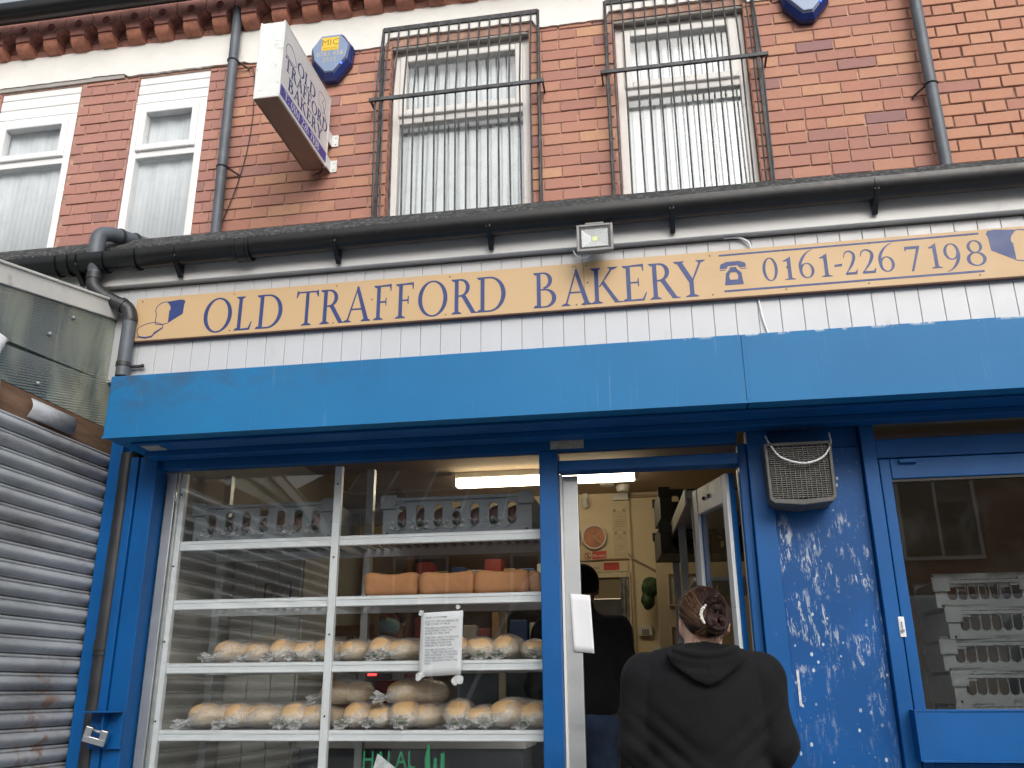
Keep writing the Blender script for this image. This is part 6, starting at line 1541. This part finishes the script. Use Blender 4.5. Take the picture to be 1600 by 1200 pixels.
for s_ in (-1, 1):
    netobj('shoe', lambda P: np.maximum(smin(sd_cone(P, (WX+s_*.11, WY-.02, .05), (WX+s_*.122, WY+.14, .035), .052, .042), sd_cone(P, (WX+s_*.11, WY-.01, .10), (WX+s_*.11, WY-.01, .05), .047, .05), .02), -(P[:,2]-.002)), (WX+s_*.11-.08, WY-.12, -.01), (WX+s_*.12+.08, WY+.22, .14), .011, m_shoe, wo_, 2)
# hair: cap, combed strands, bun of coiled locks
def hairmat(name, c, rough=.42):
    m, n, l, b = newmat(name); b.inputs['Base Color'].default_value = (*c, 1); b.inputs['Roughness'].default_value = rough; b.inputs['Specular IOR Level'].default_value = .35; return m
m_h = [hairmat('dark_brown_hair', (.020,.011,.008)), hairmat('red_brown_hair', (.050,.020,.015)), hairmat('light_brown_hair', (.15,.075,.032)), hairmat('wine_hair', (.030,.011,.012))]
Rh = rotm(10, 0, 8); HCv = np.array(HC)
def hp(d, k=1.0):   # point on the hair cap for a direction in the head's frame
    d = np.array(Vector(d).normalized()); p = d*np.array((.0835, .1040, .0985))*k+np.array((0, -.010, .020)); return Vector((p@Rh.T+HCv).tolist())
def wcap(P):
    q = (P-HCv)@Rh; d = sd_ell(q, (0, -.010, .020), (.0815, .1025, .097))
    line = q[:,2]-(-.034+.62*np.clip(q[:,1]+.045, 0, 1)+1.2*np.clip(np.abs(q[:,0])-.050, 0, 1))
    return smin(np.maximum(d, -line), np.maximum(d, -line), .001)
netobj('hair_cap', wcap, (.0, 3.05, 1.40), (.25, 3.36, 1.66), .0055, m_h[0], wo_, 3)
rh = random.Random(4); mb = MB()
G = Vector((.018, -.93, -.25)).normalized()      # gather direction under the bun
for i in range(900):
    az = rh.uniform(-160, 160); 
    # start along the front/side hairline
    t = rh.random(); a = R(rh.uniform(-5, 185)); st_ = Vector((math.cos(a)*1.0, .55*math.sin(a)+rh.uniform(-.5, .25), rh.uniform(.02, .40)+.9*math.sin(a)*rh.random())).normalized()
    if rh.random() < .25: st_ = Vector((rh.uniform(-.65, .65), rh.uniform(-.9, -.6), -.50)).normalized()
    e = (G+Vector((rh.uniform(-.16, .16), 0, rh.uniform(-.16, .16)))).normalized(); n = 10; pts = []; lift = rh.uniform(.992, 1.035)
    for j in range(n+1):
        s2 = j/n; v_ = (st_*(1-s2)+e*s2)
        if v_.length < .15: v_ = v_+Vector((0, 0, .4))
        pts.append(hp(v_, lift+.006*math.sin(s2*5+i)))
    u = (st_.x < -.2) and rh.random() < .5
    mb.tube(pts, [.0004]+[.0010]*(n-1)+[.0007], 4, mi=2 if u else rh.choice((0, 0, 0, 1, 1, 3, 2 if rh.random() < .25 else 0)), caps=False)
for i in range(120):   # flyaway strands
    st_ = Vector((rh.uniform(-1, 1), rh.uniform(-.6, .5), rh.uniform(.1, 1))).normalized(); p = hp(st_, 1.0); d = Vector((rh.uniform(-1, 1), rh.uniform(-1, .2), rh.uniform(-.3, .6)))*rh.uniform(.012, .036)
    mb.tube(bez([p, p+d*.5+Vector((0, 0, .004)), p+d], 3), .0006, 3, mi=rh.choice((1, 2, 2)), caps=False)
for i in range(40):   # wisps at the nape
    st_ = Vector((rh.uniform(-.7, .8), -.8, -.55)).normalized(); p = hp(st_, 1.0); mb.tube(bez([p, p+Vector((rh.uniform(-.006, .006), -.004, -.012)), p+Vector((rh.uniform(-.014, .014), -.001, -rh.uniform(.018, .034)))], 3), .0005, 3, mi=rh.choice((0, 1, 2)), caps=False)
mb.build('hair_strands', m_h, wo_, smooth=True, fixn=False)
mb = MB(); bc = Vector((.158, 3.105, 1.532))
def lock(path, thick, ns, mis):
    c_ = bez(path, 8); m = len(c_)
    for s2 in range(ns):
        ph = rh.uniform(0, 6.28); rr = thick*math.sqrt(rh.random()); tw = rh.uniform(1.5, 3); pts = []
        for j, p in enumerate(c_):
            d = (c_[min(j+1, m-1)]-c_[max(j-1, 0)]).normalized(); u = d.orthogonal().normalized(); w_ = d.cross(u); k = math.sin(math.pi*min(max(j/(m-1), .06), .94))**.35
            pts.append(p+(u*math.cos(ph+tw*j/m)+w_*math.sin(ph+tw*j/m))*rr*k)
        mb.tube(pts, .00125, 4, mi=rh.choice(mis), caps=False)
def ringp(c_, rx, rz, a0, a1, n, dy=0, tilt=0): return [c_+Vector((rx*math.cos(R(a0+(a1-a0)*i/n)), dy*i/n-.006*math.sin(R(a0+(a1-a0)*i/n*2)), rz*math.sin(R(a0+(a1-a0)*i/n)))) for i in range(n+1)]
lock(ringp(bc, .030, .050, 150, -160, 9, -.004), .014, 110, (0, 0, 1, 3)); lock(ringp(bc+Vector((.006, -.010, -.006)), .022, .034, 60, 400, 9, -.006), .013, 100, (0, 3, 3, 1))
lock(ringp(bc+Vector((.010, -.020, -.020)), .012, .016, -80, 250, 8, -.004), .009, 60, (1, 3, 0)); lock([bc+Vector((-.045, .012, .002)), bc+Vector((-.020, -.004, .046)), bc+Vector((.012, -.010, .062)), bc+Vector((.038, .0, .030))], .011, 70, (0, 1, 3))
lock([bc+Vector((-.030, .008, -.040)), bc+Vector((.0, -.008, -.052)), bc+Vector((.030, -.004, -.036)), bc+Vector((.040, .010, .0))], .010, 60, (0, 3, 1))
mb.sphere(bc+Vector((.002, .014, -.002)), .030, .016, .040, 18, 12, 0); mb.build('hair_bun', m_h, wo_, smooth=True, fixn=False)
mb = MB(); pc_ = bez([bc+Vector((-.030, -.012, .030)), bc+Vector((-.043, -.010, .014)), bc+Vector((-.044, -.010, -.006)), bc+Vector((-.036, -.012, -.026))], 4)
mb.tube(pc_, [.0030]+[.0055]*(len(pc_)-2)+[.003], 6)
for p in pc_: mb.sphere(p+Vector((rh.uniform(-.003, .003), -.003, rh.uniform(-.003, .003))), .0042, seg=6, ring=4)
mb.build('hair_clip', M('pearly_clip', (.75,.73,.66), .25), wo_, smooth=True)

# ---- man inside
mn = thing('person', 'man in dark cap, black jacket and jeans inside the doorway, back turned', 'person', (-.46, 5.0, .2))
MX, MY, MZ = -.460, 5.0, .2
def man(P):
    d = head_sd(P, (MX+.015, MY, MZ+1.64), 12, -4, 1.03); d = smin(d, sd_cone(P, (MX+.01, MY-.01, MZ+1.60), (MX, MY, MZ+1.44), .058, .066), .03)
    d = smin(d, sd_ell(P, (MX, MY, MZ+1.22), (.17, .11, .25)), .05); d = smin(d, sd_ell(P, (MX, MY, MZ+.95), (.16, .115, .14)), .06)
    for s_ in (-1, 1):
        sh_ = (MX+s_*.185, MY, MZ+1.42); el = (MX+s_*.235, MY+.0, MZ+1.13); wr = (MX+s_*.17, MY+.24, MZ+1.04)
        d = smin(d, sd_cone(P, (MX, MY, MZ+1.43), sh_, .06, .055), .03); d = smin(d, sd_cone(P, sh_, el, .05, .04), .02); d = smin(d, sd_cone(P, el, wr, .04, .028), .012); d = smin(d, hand_sd(P, wr, (-s_*.3, .95, 0), (0, .1, 1)), .010)
        d = smin(d, sd_cone(P, (MX+s_*.09, MY, MZ+.90), (MX+s_*.10, MY+.01, MZ+.50), .085, .058), .04); d = smin(d, sd_cone(P, (MX+s_*.10, MY+.01, MZ+.50), (MX+s_*.11, MY-.02, MZ+.09), .056, .038), .02)
        d = smin(d, sd_cone(P, (MX+s_*.11, MY-.02, MZ+.07), (MX+s_*.12, MY+.14, MZ+.035), .04, .03), .02)
    return d
netobj('body', man, (MX-.42, MY-.22, MZ-.01), (MX+.42, MY+.48, MZ+1.82), .010, m_skin2, mn, 1)
def mjack(P):
    d = sd_ell(P, (MX, MY, MZ+1.22), (.205, .15, .30)); d = smin(d, sd_ell(P, (MX, MY, MZ+1.06), (.195, .15, .13)), .06); d = smin(d, sd_cone(P, (MX, MY-.01, MZ+1.45), (MX+.005, MY-.01, MZ+1.525), .082, .070), .03)
    for s_ in (-1, 1):
        sh_ = (MX+s_*.19, MY, MZ+1.405); el = (MX+s_*.255, MY, MZ+1.12); wr = (MX+s_*.19, MY+.20, MZ+1.05)
        d = smin(d, sd_cone(P, (MX, MY, MZ+1.42), sh_, .075, .078), .04); d = smin(d, sd_cone(P, sh_, el, .076, .062), .03); d = smin(d, sd_cone(P, el, wr, .062, .045), .02)
    return np.maximum(d+fold(P, 18, .006)+fold(P, 40, .002), -(P[:,2]-(MZ+.965)))
netobj('jacket', mjack, (MX-.40, MY-.22, MZ+.94), (MX+.40, MY+.40, MZ+1.62), .011, m_blackcloth, mn, 2)
def mjean(P):
    d = sd_ell(P, (MX, MY, MZ+.93), (.185, .135, .14))
    for s_ in (-1, 1): d = smin(d, sd_cone(P, (MX+s_*.09, MY, MZ+.88), (MX+s_*.10, MY+.01, MZ+.50), .10, .075), .03); d = smin(d, sd_cone(P, (MX+s_*.10, MY+.01, MZ+.50), (MX+s_*.11, MY-.02, MZ+.06), .074, .062), .02)
    return np.maximum(d+fold(P, 26, .006), np.maximum(P[:,2]-(MZ+1.02), -(P[:,2]-MZ-.05)))
netobj('jeans', mjean, (MX-.27, MY-.2, MZ+.03), (MX+.27, MY+.2, MZ+1.05), .012, m_jean, mn, 2)
netobj('knitted_cap', lambda P: np.maximum(sd_ell(P, (MX+.015, MY-.012, MZ+1.665), (.092, .110, .100)), -(P[:,2]-(MZ+1.615)-.25*(P[:,1]-MY))), (MX-.1, MY-.15, MZ+1.55), (MX+.13, MY+.13, MZ+1.8), .008, m_blackcloth, mn, 2)
for s_ in (-1, 1): netobj('shoe', lambda P: np.maximum(sd_cone(P, (MX+s_*.11, MY-.03, MZ+.05), (MX+s_*.122, MY+.15, MZ+.04), .055, .045), -(P[:,2]-MZ-.001)), (MX+s_*.11-.08, MY-.12, MZ-.01), (MX+s_*.12+.08, MY+.24, MZ+.13), .012, m_shoe, mn, 2)

# ---- baker behind the counter, masked, facing out
bk = thing('person', 'baker in a blue face mask, checked shirt and red apron standing behind the bread shelves', 'person', (-1.66, 5.45, .2))
BX, BY, BZ = -1.68, 5.50, .18
def Pf(P): return np.stack((2*BX-P[:,0], 2*BY-P[:,1], P[:,2]), -1)
def bak(P):
    P = Pf(P)
    d = head_sd(P, (BX, BY, BZ+1.53), -6, 14, 1.0); d = smin(d, sd_cone(P, (BX, BY-.01, BZ+1.48), (BX, BY, BZ+1.36), .055, .062), .03)
    d = smin(d, sd_ell(P, (BX, BY, BZ+1.15), (.17, .11, .24)), .05); d = smin(d, sd_ell(P, (BX, BY, BZ+.90), (.16, .115, .14)), .06)
    for s_ in (-1, 1):
        sh_ = (BX+s_*.175, BY, BZ+1.34); el = (BX+s_*.225, BY, BZ+1.06); wr = (BX+s_*.12, BY+.22, BZ+1.0)
        d = smin(d, sd_cone(P, (BX, BY, BZ+1.35), sh_, .055, .052), .03); d = smin(d, sd_cone(P, sh_, el, .048, .038), .02); d = smin(d, sd_cone(P, el, wr, .038, .026), .012); d = smin(d, hand_sd(P, wr, (-s_*.3, .95, 0), (0, .1, 1)), .010)
        d = smin(d, sd_cone(P, (BX+s_*.09, BY, BZ+.86), (BX+s_*.10, BY, BZ+.48), .085, .058), .04); d = smin(d, sd_cone(P, (BX+s_*.10, BY, BZ+.48), (BX+s_*.11, BY, BZ+.08), .056, .038), .02); d = smin(d, sd_cone(P, (BX+s_*.11, BY, BZ+.07), (BX+s_*.12, BY+.13, BZ+.045), .038, .028), .02)
    return d
netobj('body', bak, (BX-.40, BY-.48, BZ), (BX+.40, BY+.2, BZ+1.68), .0105, skinmat('tan_skin', (.34,.18,.11)), bk, 1)
def checkmat():
    m, n, l, b = newmat('checked_cloth'); v = coords(n, l); ck_ = n.new("ShaderNodeTexChecker"); ck_.inputs['Scale'].default_value = 75; l.new(v, ck_.inputs[0])
    ck_.inputs[1].default_value = (.34,.17,.19,1); ck_.inputs[2].default_value = (.11,.03,.05,1); l.new(ck_.outputs[0], b.inputs['Base Color']); b.inputs['Roughness'].default_value = .9; return m
def bsh(P):
    P = Pf(P); d = sd_ell(P, (BX, BY, BZ+1.15), (.195, .14, .28)); d = smin(d, sd_ell(P, (BX, BY, BZ+.95), (.19, .145, .18)), .06)
    for s_ in (-1, 1):
        sh_ = (BX+s_*.18, BY, BZ+1.335); el = (BX+s_*.235, BY, BZ+1.07); d = smin(d, sd_cone(P, (BX, BY, BZ+1.36), sh_, .062, .066), .03); d = smin(d, sd_cone(P, sh_, el, .064, .055), .02)
    return np.maximum(d+fold(P, 22, .004), -(P[:,2]-BZ-.80))
netobj('shirt', bsh, (BX-.38, BY-.30, BZ+.78), (BX+.38, BY+.22, BZ+1.5), .012, checkmat(), bk, 2)
m_apr = cloth('red_apron', (.25,.012,.018))
def bap(P):
    Q = Pf(P); d = sd_ell(Q, (BX, BY, BZ+1.15), (.203, .150, .29)); d = smin(d, sd_ell(Q, (BX, BY, BZ+.90), (.20, .158, .25)), .06); x = np.abs(Q[:,0]-BX); z = Q[:,2]-BZ
    return np.maximum(np.maximum(d, -(Q[:,1]-BY-.03)), np.maximum(x-np.where(z > 1.08, .055+.3*np.clip(1.3-z, 0, 1), .18), np.abs(z-.86)-.40))
netobj('apron', bap, (BX-.3, BY-.34, BZ+.42), (BX+.3, BY+.02, BZ+1.3), .013, m_apr, bk, 2)
netobj('trousers', lambda P: np.maximum(smin(smin(sd_cone(P, (BX-.09, BY, BZ+.86), (BX-.11, BY, BZ+.08), .105, .06), sd_cone(P, (BX+.09, BY, BZ+.86), (BX+.11, BY, BZ+.08), .105, .06), .02), sd_ell(P, (BX, BY, BZ+.88), (.17, .13, .1)), .03), -(P[:,2]-BZ-.06)), (BX-.25, BY-.2, BZ+.04), (BX+.25, BY+.2, BZ+1.0), .015, m_trs, bk, 2)
netobj('hair', lambda P: (lambda q: np.maximum(sd_ell(q, (0, -.012, .022), (.084, .104, .100)), -(q[:,2]-(-.02+.9*np.clip(q[:,1]-.02, 0, 1)))))((Pf(P)-np.array((BX, BY, BZ+1.53)))@rotm(14, 0, -6)), (BX-.11, BY-.13, BZ+1.40), (BX+.11, BY+.13, BZ+1.68), .008, m_h[0], bk, 2)
def bmask(P):
    q = (Pf(P)-np.array((BX, BY, BZ+1.53)))@rotm(14, 0, -6); d = sd_ell(q, (0, .024, -.045), (.070, .094, .066)); d = d+.0014*np.sin(q[:,2]*300)
    return np.maximum(np.maximum(d, -(q[:,1]-.030)), np.abs(q[:,2]+.042)-.050)
netobj('face_mask', bmask, (BX-.10, BY-.16, BZ+1.38), (BX+.10, BY+.02, BZ+1.58), .006, M('pale_blue_mask', (.30,.52,.58), .8, bmp=.3), bk, 1)

# ================================================================ ACROSS THE STREET (seen mirrored in the glass)
m_brick_far = newmat('far_brick')[0]
def farbrick():
    m, n, l, b = newmat('brown_far_brick'); v = coords(n, l); br = n.new("ShaderNodeTexBrick"); sp = n.new("ShaderNodeSeparateXYZ"); cb = n.new("ShaderNodeCombineXYZ"); l.new(v, sp.inputs[0]); l.new(sp.outputs[0], cb.inputs[0]); l.new(sp.outputs[2], cb.inputs[1]); l.new(cb.outputs[0], br.inputs[0])
    br.inputs['Color1'].default_value = (.26,.10,.06,1); br.inputs['Color2'].default_value = (.17,.06,.045,1); br.inputs['Mortar'].default_value = (.30,.25,.2,1); br.inputs['Scale'].default_value = 1; br.inputs['Brick Width'].default_value = .225; br.inputs['Row Height'].default_value = .075; br.inputs['Mortar Size'].default_value = .008
    l.new(br.outputs[0], b.inputs['Base Color']); b.inputs['Roughness'].default_value = .9; return m
bpy.data.materials.remove(m_brick_far); m_fb = farbrick()
m_tilef = M('far_roof_tiles', (.16,.105,.075), .8, var=.3, vscale=4, stretch=(1,1,6), bmp=.5, bscale=20); m_darkglass = M('dark_far_glass', (.03,.035,.04), .08)
def farhouse(x0, x1, y0, ze, zr, label, hip=2.5, panels=False, wins=()):
    root = thing('far_house', label, 'house', ((x0+x1)/2, y0, 0)); yb = y0-8
    bx('wall', m_fb, root, (x0, x1, yb, y0, 0, ze), bevel=0)
    ym = (y0+yb)/2; mb = MB(); e = .3
    mb.add([(x0-e, y0+e, ze), (x1+e, y0+e, ze), (x1+e, yb-e, ze), (x0-e, yb-e, ze), (x0+hip, ym, zr), (x1-hip, ym, zr)], [(0,1,5,4),(2,3,4,5),(1,2,5),(3,0,4),(0,3,2,1)]); mb.build('roof', m_tilef, root)
    for wx, wz, ww, wh in wins:
        f = bx('window', m_darkglass, root, (wx-ww/2, wx+ww/2, y0+.002, y0+.03, wz, wz+wh), bevel=0); mb = MB(); frame_rect(mb, wx-ww/2-.02, wx+ww/2+.02, wz-.02, wz+wh+.02, .07, y0+.031, y0+.08); mb.box(wx-.03, wx+.03, y0+.031, y0+.07, wz, wz+wh); mb.build('frame', m_wht, f)
    if panels:
        n_r = Vector((0, 4+e, 0)); sl_ = Vector((0, -(4+e), zr-ze)).normalized(); nn = Vector((0, sl_.z, -sl_.y)); mp_ = M('solar_panel', (.015,.018,.035), .1)
        for i in range(4):
            for j in range(2):
                c_ = Vector((x0+3.6+i*1.15, y0+e, ze))+sl_*(1.0+j*1.75)+nn*.08
                mb = MB(); mb.obox(c_, (.54, 0, 0), sl_*.83, nn*.03); pn = mb.build('solar_panel', mp_, root)
                mb = MB(); 
                for s_ in (-1, 1): mb.obox(c_+Vector((s_*.555, 0, 0))+nn*.01, (.014, 0, 0), sl_*.85, nn*.035); mb.obox(c_+sl_*s_*.845+nn*.01, (.54, 0, 0), sl_*.014, nn*.035)
                mb.build('panel_frame', m_alu, pn)
farhouse(-11.5, 1.5, -14, 5.2, 8.6, 'far brick house with a tiled hipped roof and solar panels, across the street', 3.0, True, [(-9, 3.2, 1.4, 1.3), (-6, 3.2, 1.4, 1.3), (-3, 3.2, 1.4, 1.3), (-9, .9, 1.4, 1.4), (-5, .9, 1.4, 1.4)])
farhouse(3.2, 13, -12.5, 8.5, 10.5, 'tall plain brown brick block across the street at the right', 1.0, False, [(5.9, 3.9, 1.6, 1.9), (9.2, 3.9, 1.6, 1.9), (12, 3.9, 1.2, 1.9)])
def vehicle(name, label, cat, x0, x1, y0, y1, zt, mat, nose=-1, van=True):
    """side-on vehicle; nose=-1 faces -X"""
    root = thing(name, label, cat, ((x0+x1)/2, (y0+y1)/2, -.12)); L_ = x1-x0
    if van: pf = [(0, .28), (.0, .75), (.03, .98), (.14, 1.12), (.235, 1.0*zt*.76), (.29, zt*.94), (.36, zt), (.975, zt), (1.0, zt*.96), (1.0, .28)]
    else: pf = [(0, .25), (.0, .55), (.03, .72), (.26, .86), (.40, zt*.97), (.50, zt), (.72, zt*.98), (.88, .92), (.99, .86), (1.0, .25)]
    P_ = [((x0+u*L_) if nose < 0 else (x1-u*L_), v-.12) for u, v in pf]
    mb = MB(); mb.prism(P_, FX, y0, y1); b_ = mb.build('body', mat, root, bevel=.07, seg=3)
    wn = [(.165, 1.22), (.245, zt*.76), (.29, zt*.88), (.40, zt*.88), (.40, 1.22)] if van else [(.30, .88), (.42, zt*.94), (.70, zt*.94), (.84, .90)]
    for yy, d in ((y0, -1), (y1, 1)):
        Q = [((x0+u*L_) if nose < 0 else (x1-u*L_), v-.12) for u, v in wn]; mb = MB(); mb.prism(Q, FX, yy+d*.002, yy+d*.008); mb.build('side_window', m_darkglass, root)
        if van: 
            mb = MB(); mb.box(x0+L_*.42, x1-.12, yy+d*.004, yy+d*.016, .95, 1.02); mb.build('side_rail', m_black, root); mb = MB(); mb.box(x0+L_*.42-.01, x0+L_*.42+.01, yy+d*.001, yy+d*.004, .3, zt-.5); mb.build('door_seam', m_black, root)
        for u in (.19, .80):
            cx = (x0+u*L_) if nose < 0 else (x1-u*L_)
            mb = MB(); mb.tube([(cx, yy+d*.01, .22), (cx, yy-d*.18, .22)], .34, 24); wh = mb.build('wheel', m_black, root, smooth='auto'); mb = MB(); mb.tube([(cx, yy+d*.02, .22), (cx, yy+d*.011, .22)], .20, 20); mb.build('rim', m_alu, wh)
    mb = MB(); xf = x0 if nose < 0 else x1; mb.box(xf-.02, xf+.02, y0+.1, y0+.4, .55, .72); mb.build('headlight', m_glass, root); mb = MB(); mb.box(xf-.02, xf+.02, y1-.4, y1-.1, .55, .72); mb.build('headlight', m_glass, root)
m_van = M('silver_grey_paint', (.80,.81,.82), .3, .1, var=.02, bmp=0)
vehicle('parked_van', 'silver grey high-roof van mirrored in the shop window', 'van', -3.0, 2.2, -3.75, -1.75, 2.75, m_van)
vehicle('parked_van', 'white van parked across the street, mirrored in the right door', 'van', 3.0, 8.6, -8.6, -6.7, 2.75, M('white_vehicle_paint', (.72,.73,.73), .25, var=.02, bmp=0), 1)
vehicle('parked_car', 'red hatchback car mirrored low in the right door pane', 'car', 3.0, 6.8, -3.6, -1.9, 1.45, M('red_vehicle_paint', (.35,.02,.02), .2, var=.02, bmp=0), -1, False)
def tree(x, y, h, label, seed):
    rt = random.Random(seed); root = thing('street_tree', label, 'tree', (x, y, 0)); mb = MB(); mb.tube(bez([(x, y, 0), (x+.1, y, h*.3), (x-.05, y+.1, h*.6)], 4), [.18-.01*i for i in range(9)], 10)
    for i in range(7):
        a = i*.9; mb.tube(bez([(x, y, h*.35+i*.1), (x+.7*math.cos(a), y+.7*math.sin(a), h*.55+i*.12), (x+1.3*math.cos(a), y+1.3*math.sin(a), h*.75+i*.1)], 3), [.07-.008*k for k in range(7)], 6)
    mb.build('trunk', M('bark_%d' % seed, (.10,.07,.05), .9), root); mb = MB()
    cl_ = [(x+rt.gauss(0, h*.17), y+rt.gauss(0, h*.17), h*.72+rt.gauss(0, h*.13), rt.uniform(.35, .7)) for _ in range(26)]
    for cx, cy, cz, cr_ in cl_:
        for _ in range(110):
            d = Vector((rt.gauss(0, 1), rt.gauss(0, 1), rt.gauss(0, 1))).normalized()*cr_*rt.random()**.4; c_ = Vector((cx, cy, cz))+d; u = Vector((rt.gauss(0, 1), rt.gauss(0, 1), rt.gauss(0, 1))).normalized()*.09; v_ = u.orthogonal().normalized()*.045
            mb.add([c_-u, c_+v_, c_+u, c_-v_], [(0, 1, 2, 3)], rt.choice((0, 0, 1)))
    mb.build('crown', [M('leaf_dark_%d' % seed, (.04,.085,.02), .6), M('leaf_light_%d' % seed, (.09,.14,.035), .6)], root, fixn=False)
tree(-10.2, -11.2, 5.6, 'dark leafy street tree in front of the far hipped-roof house', 1); tree(-16, -12.5, 7.0, 'tall street tree left of the far hipped-roof house', 2)
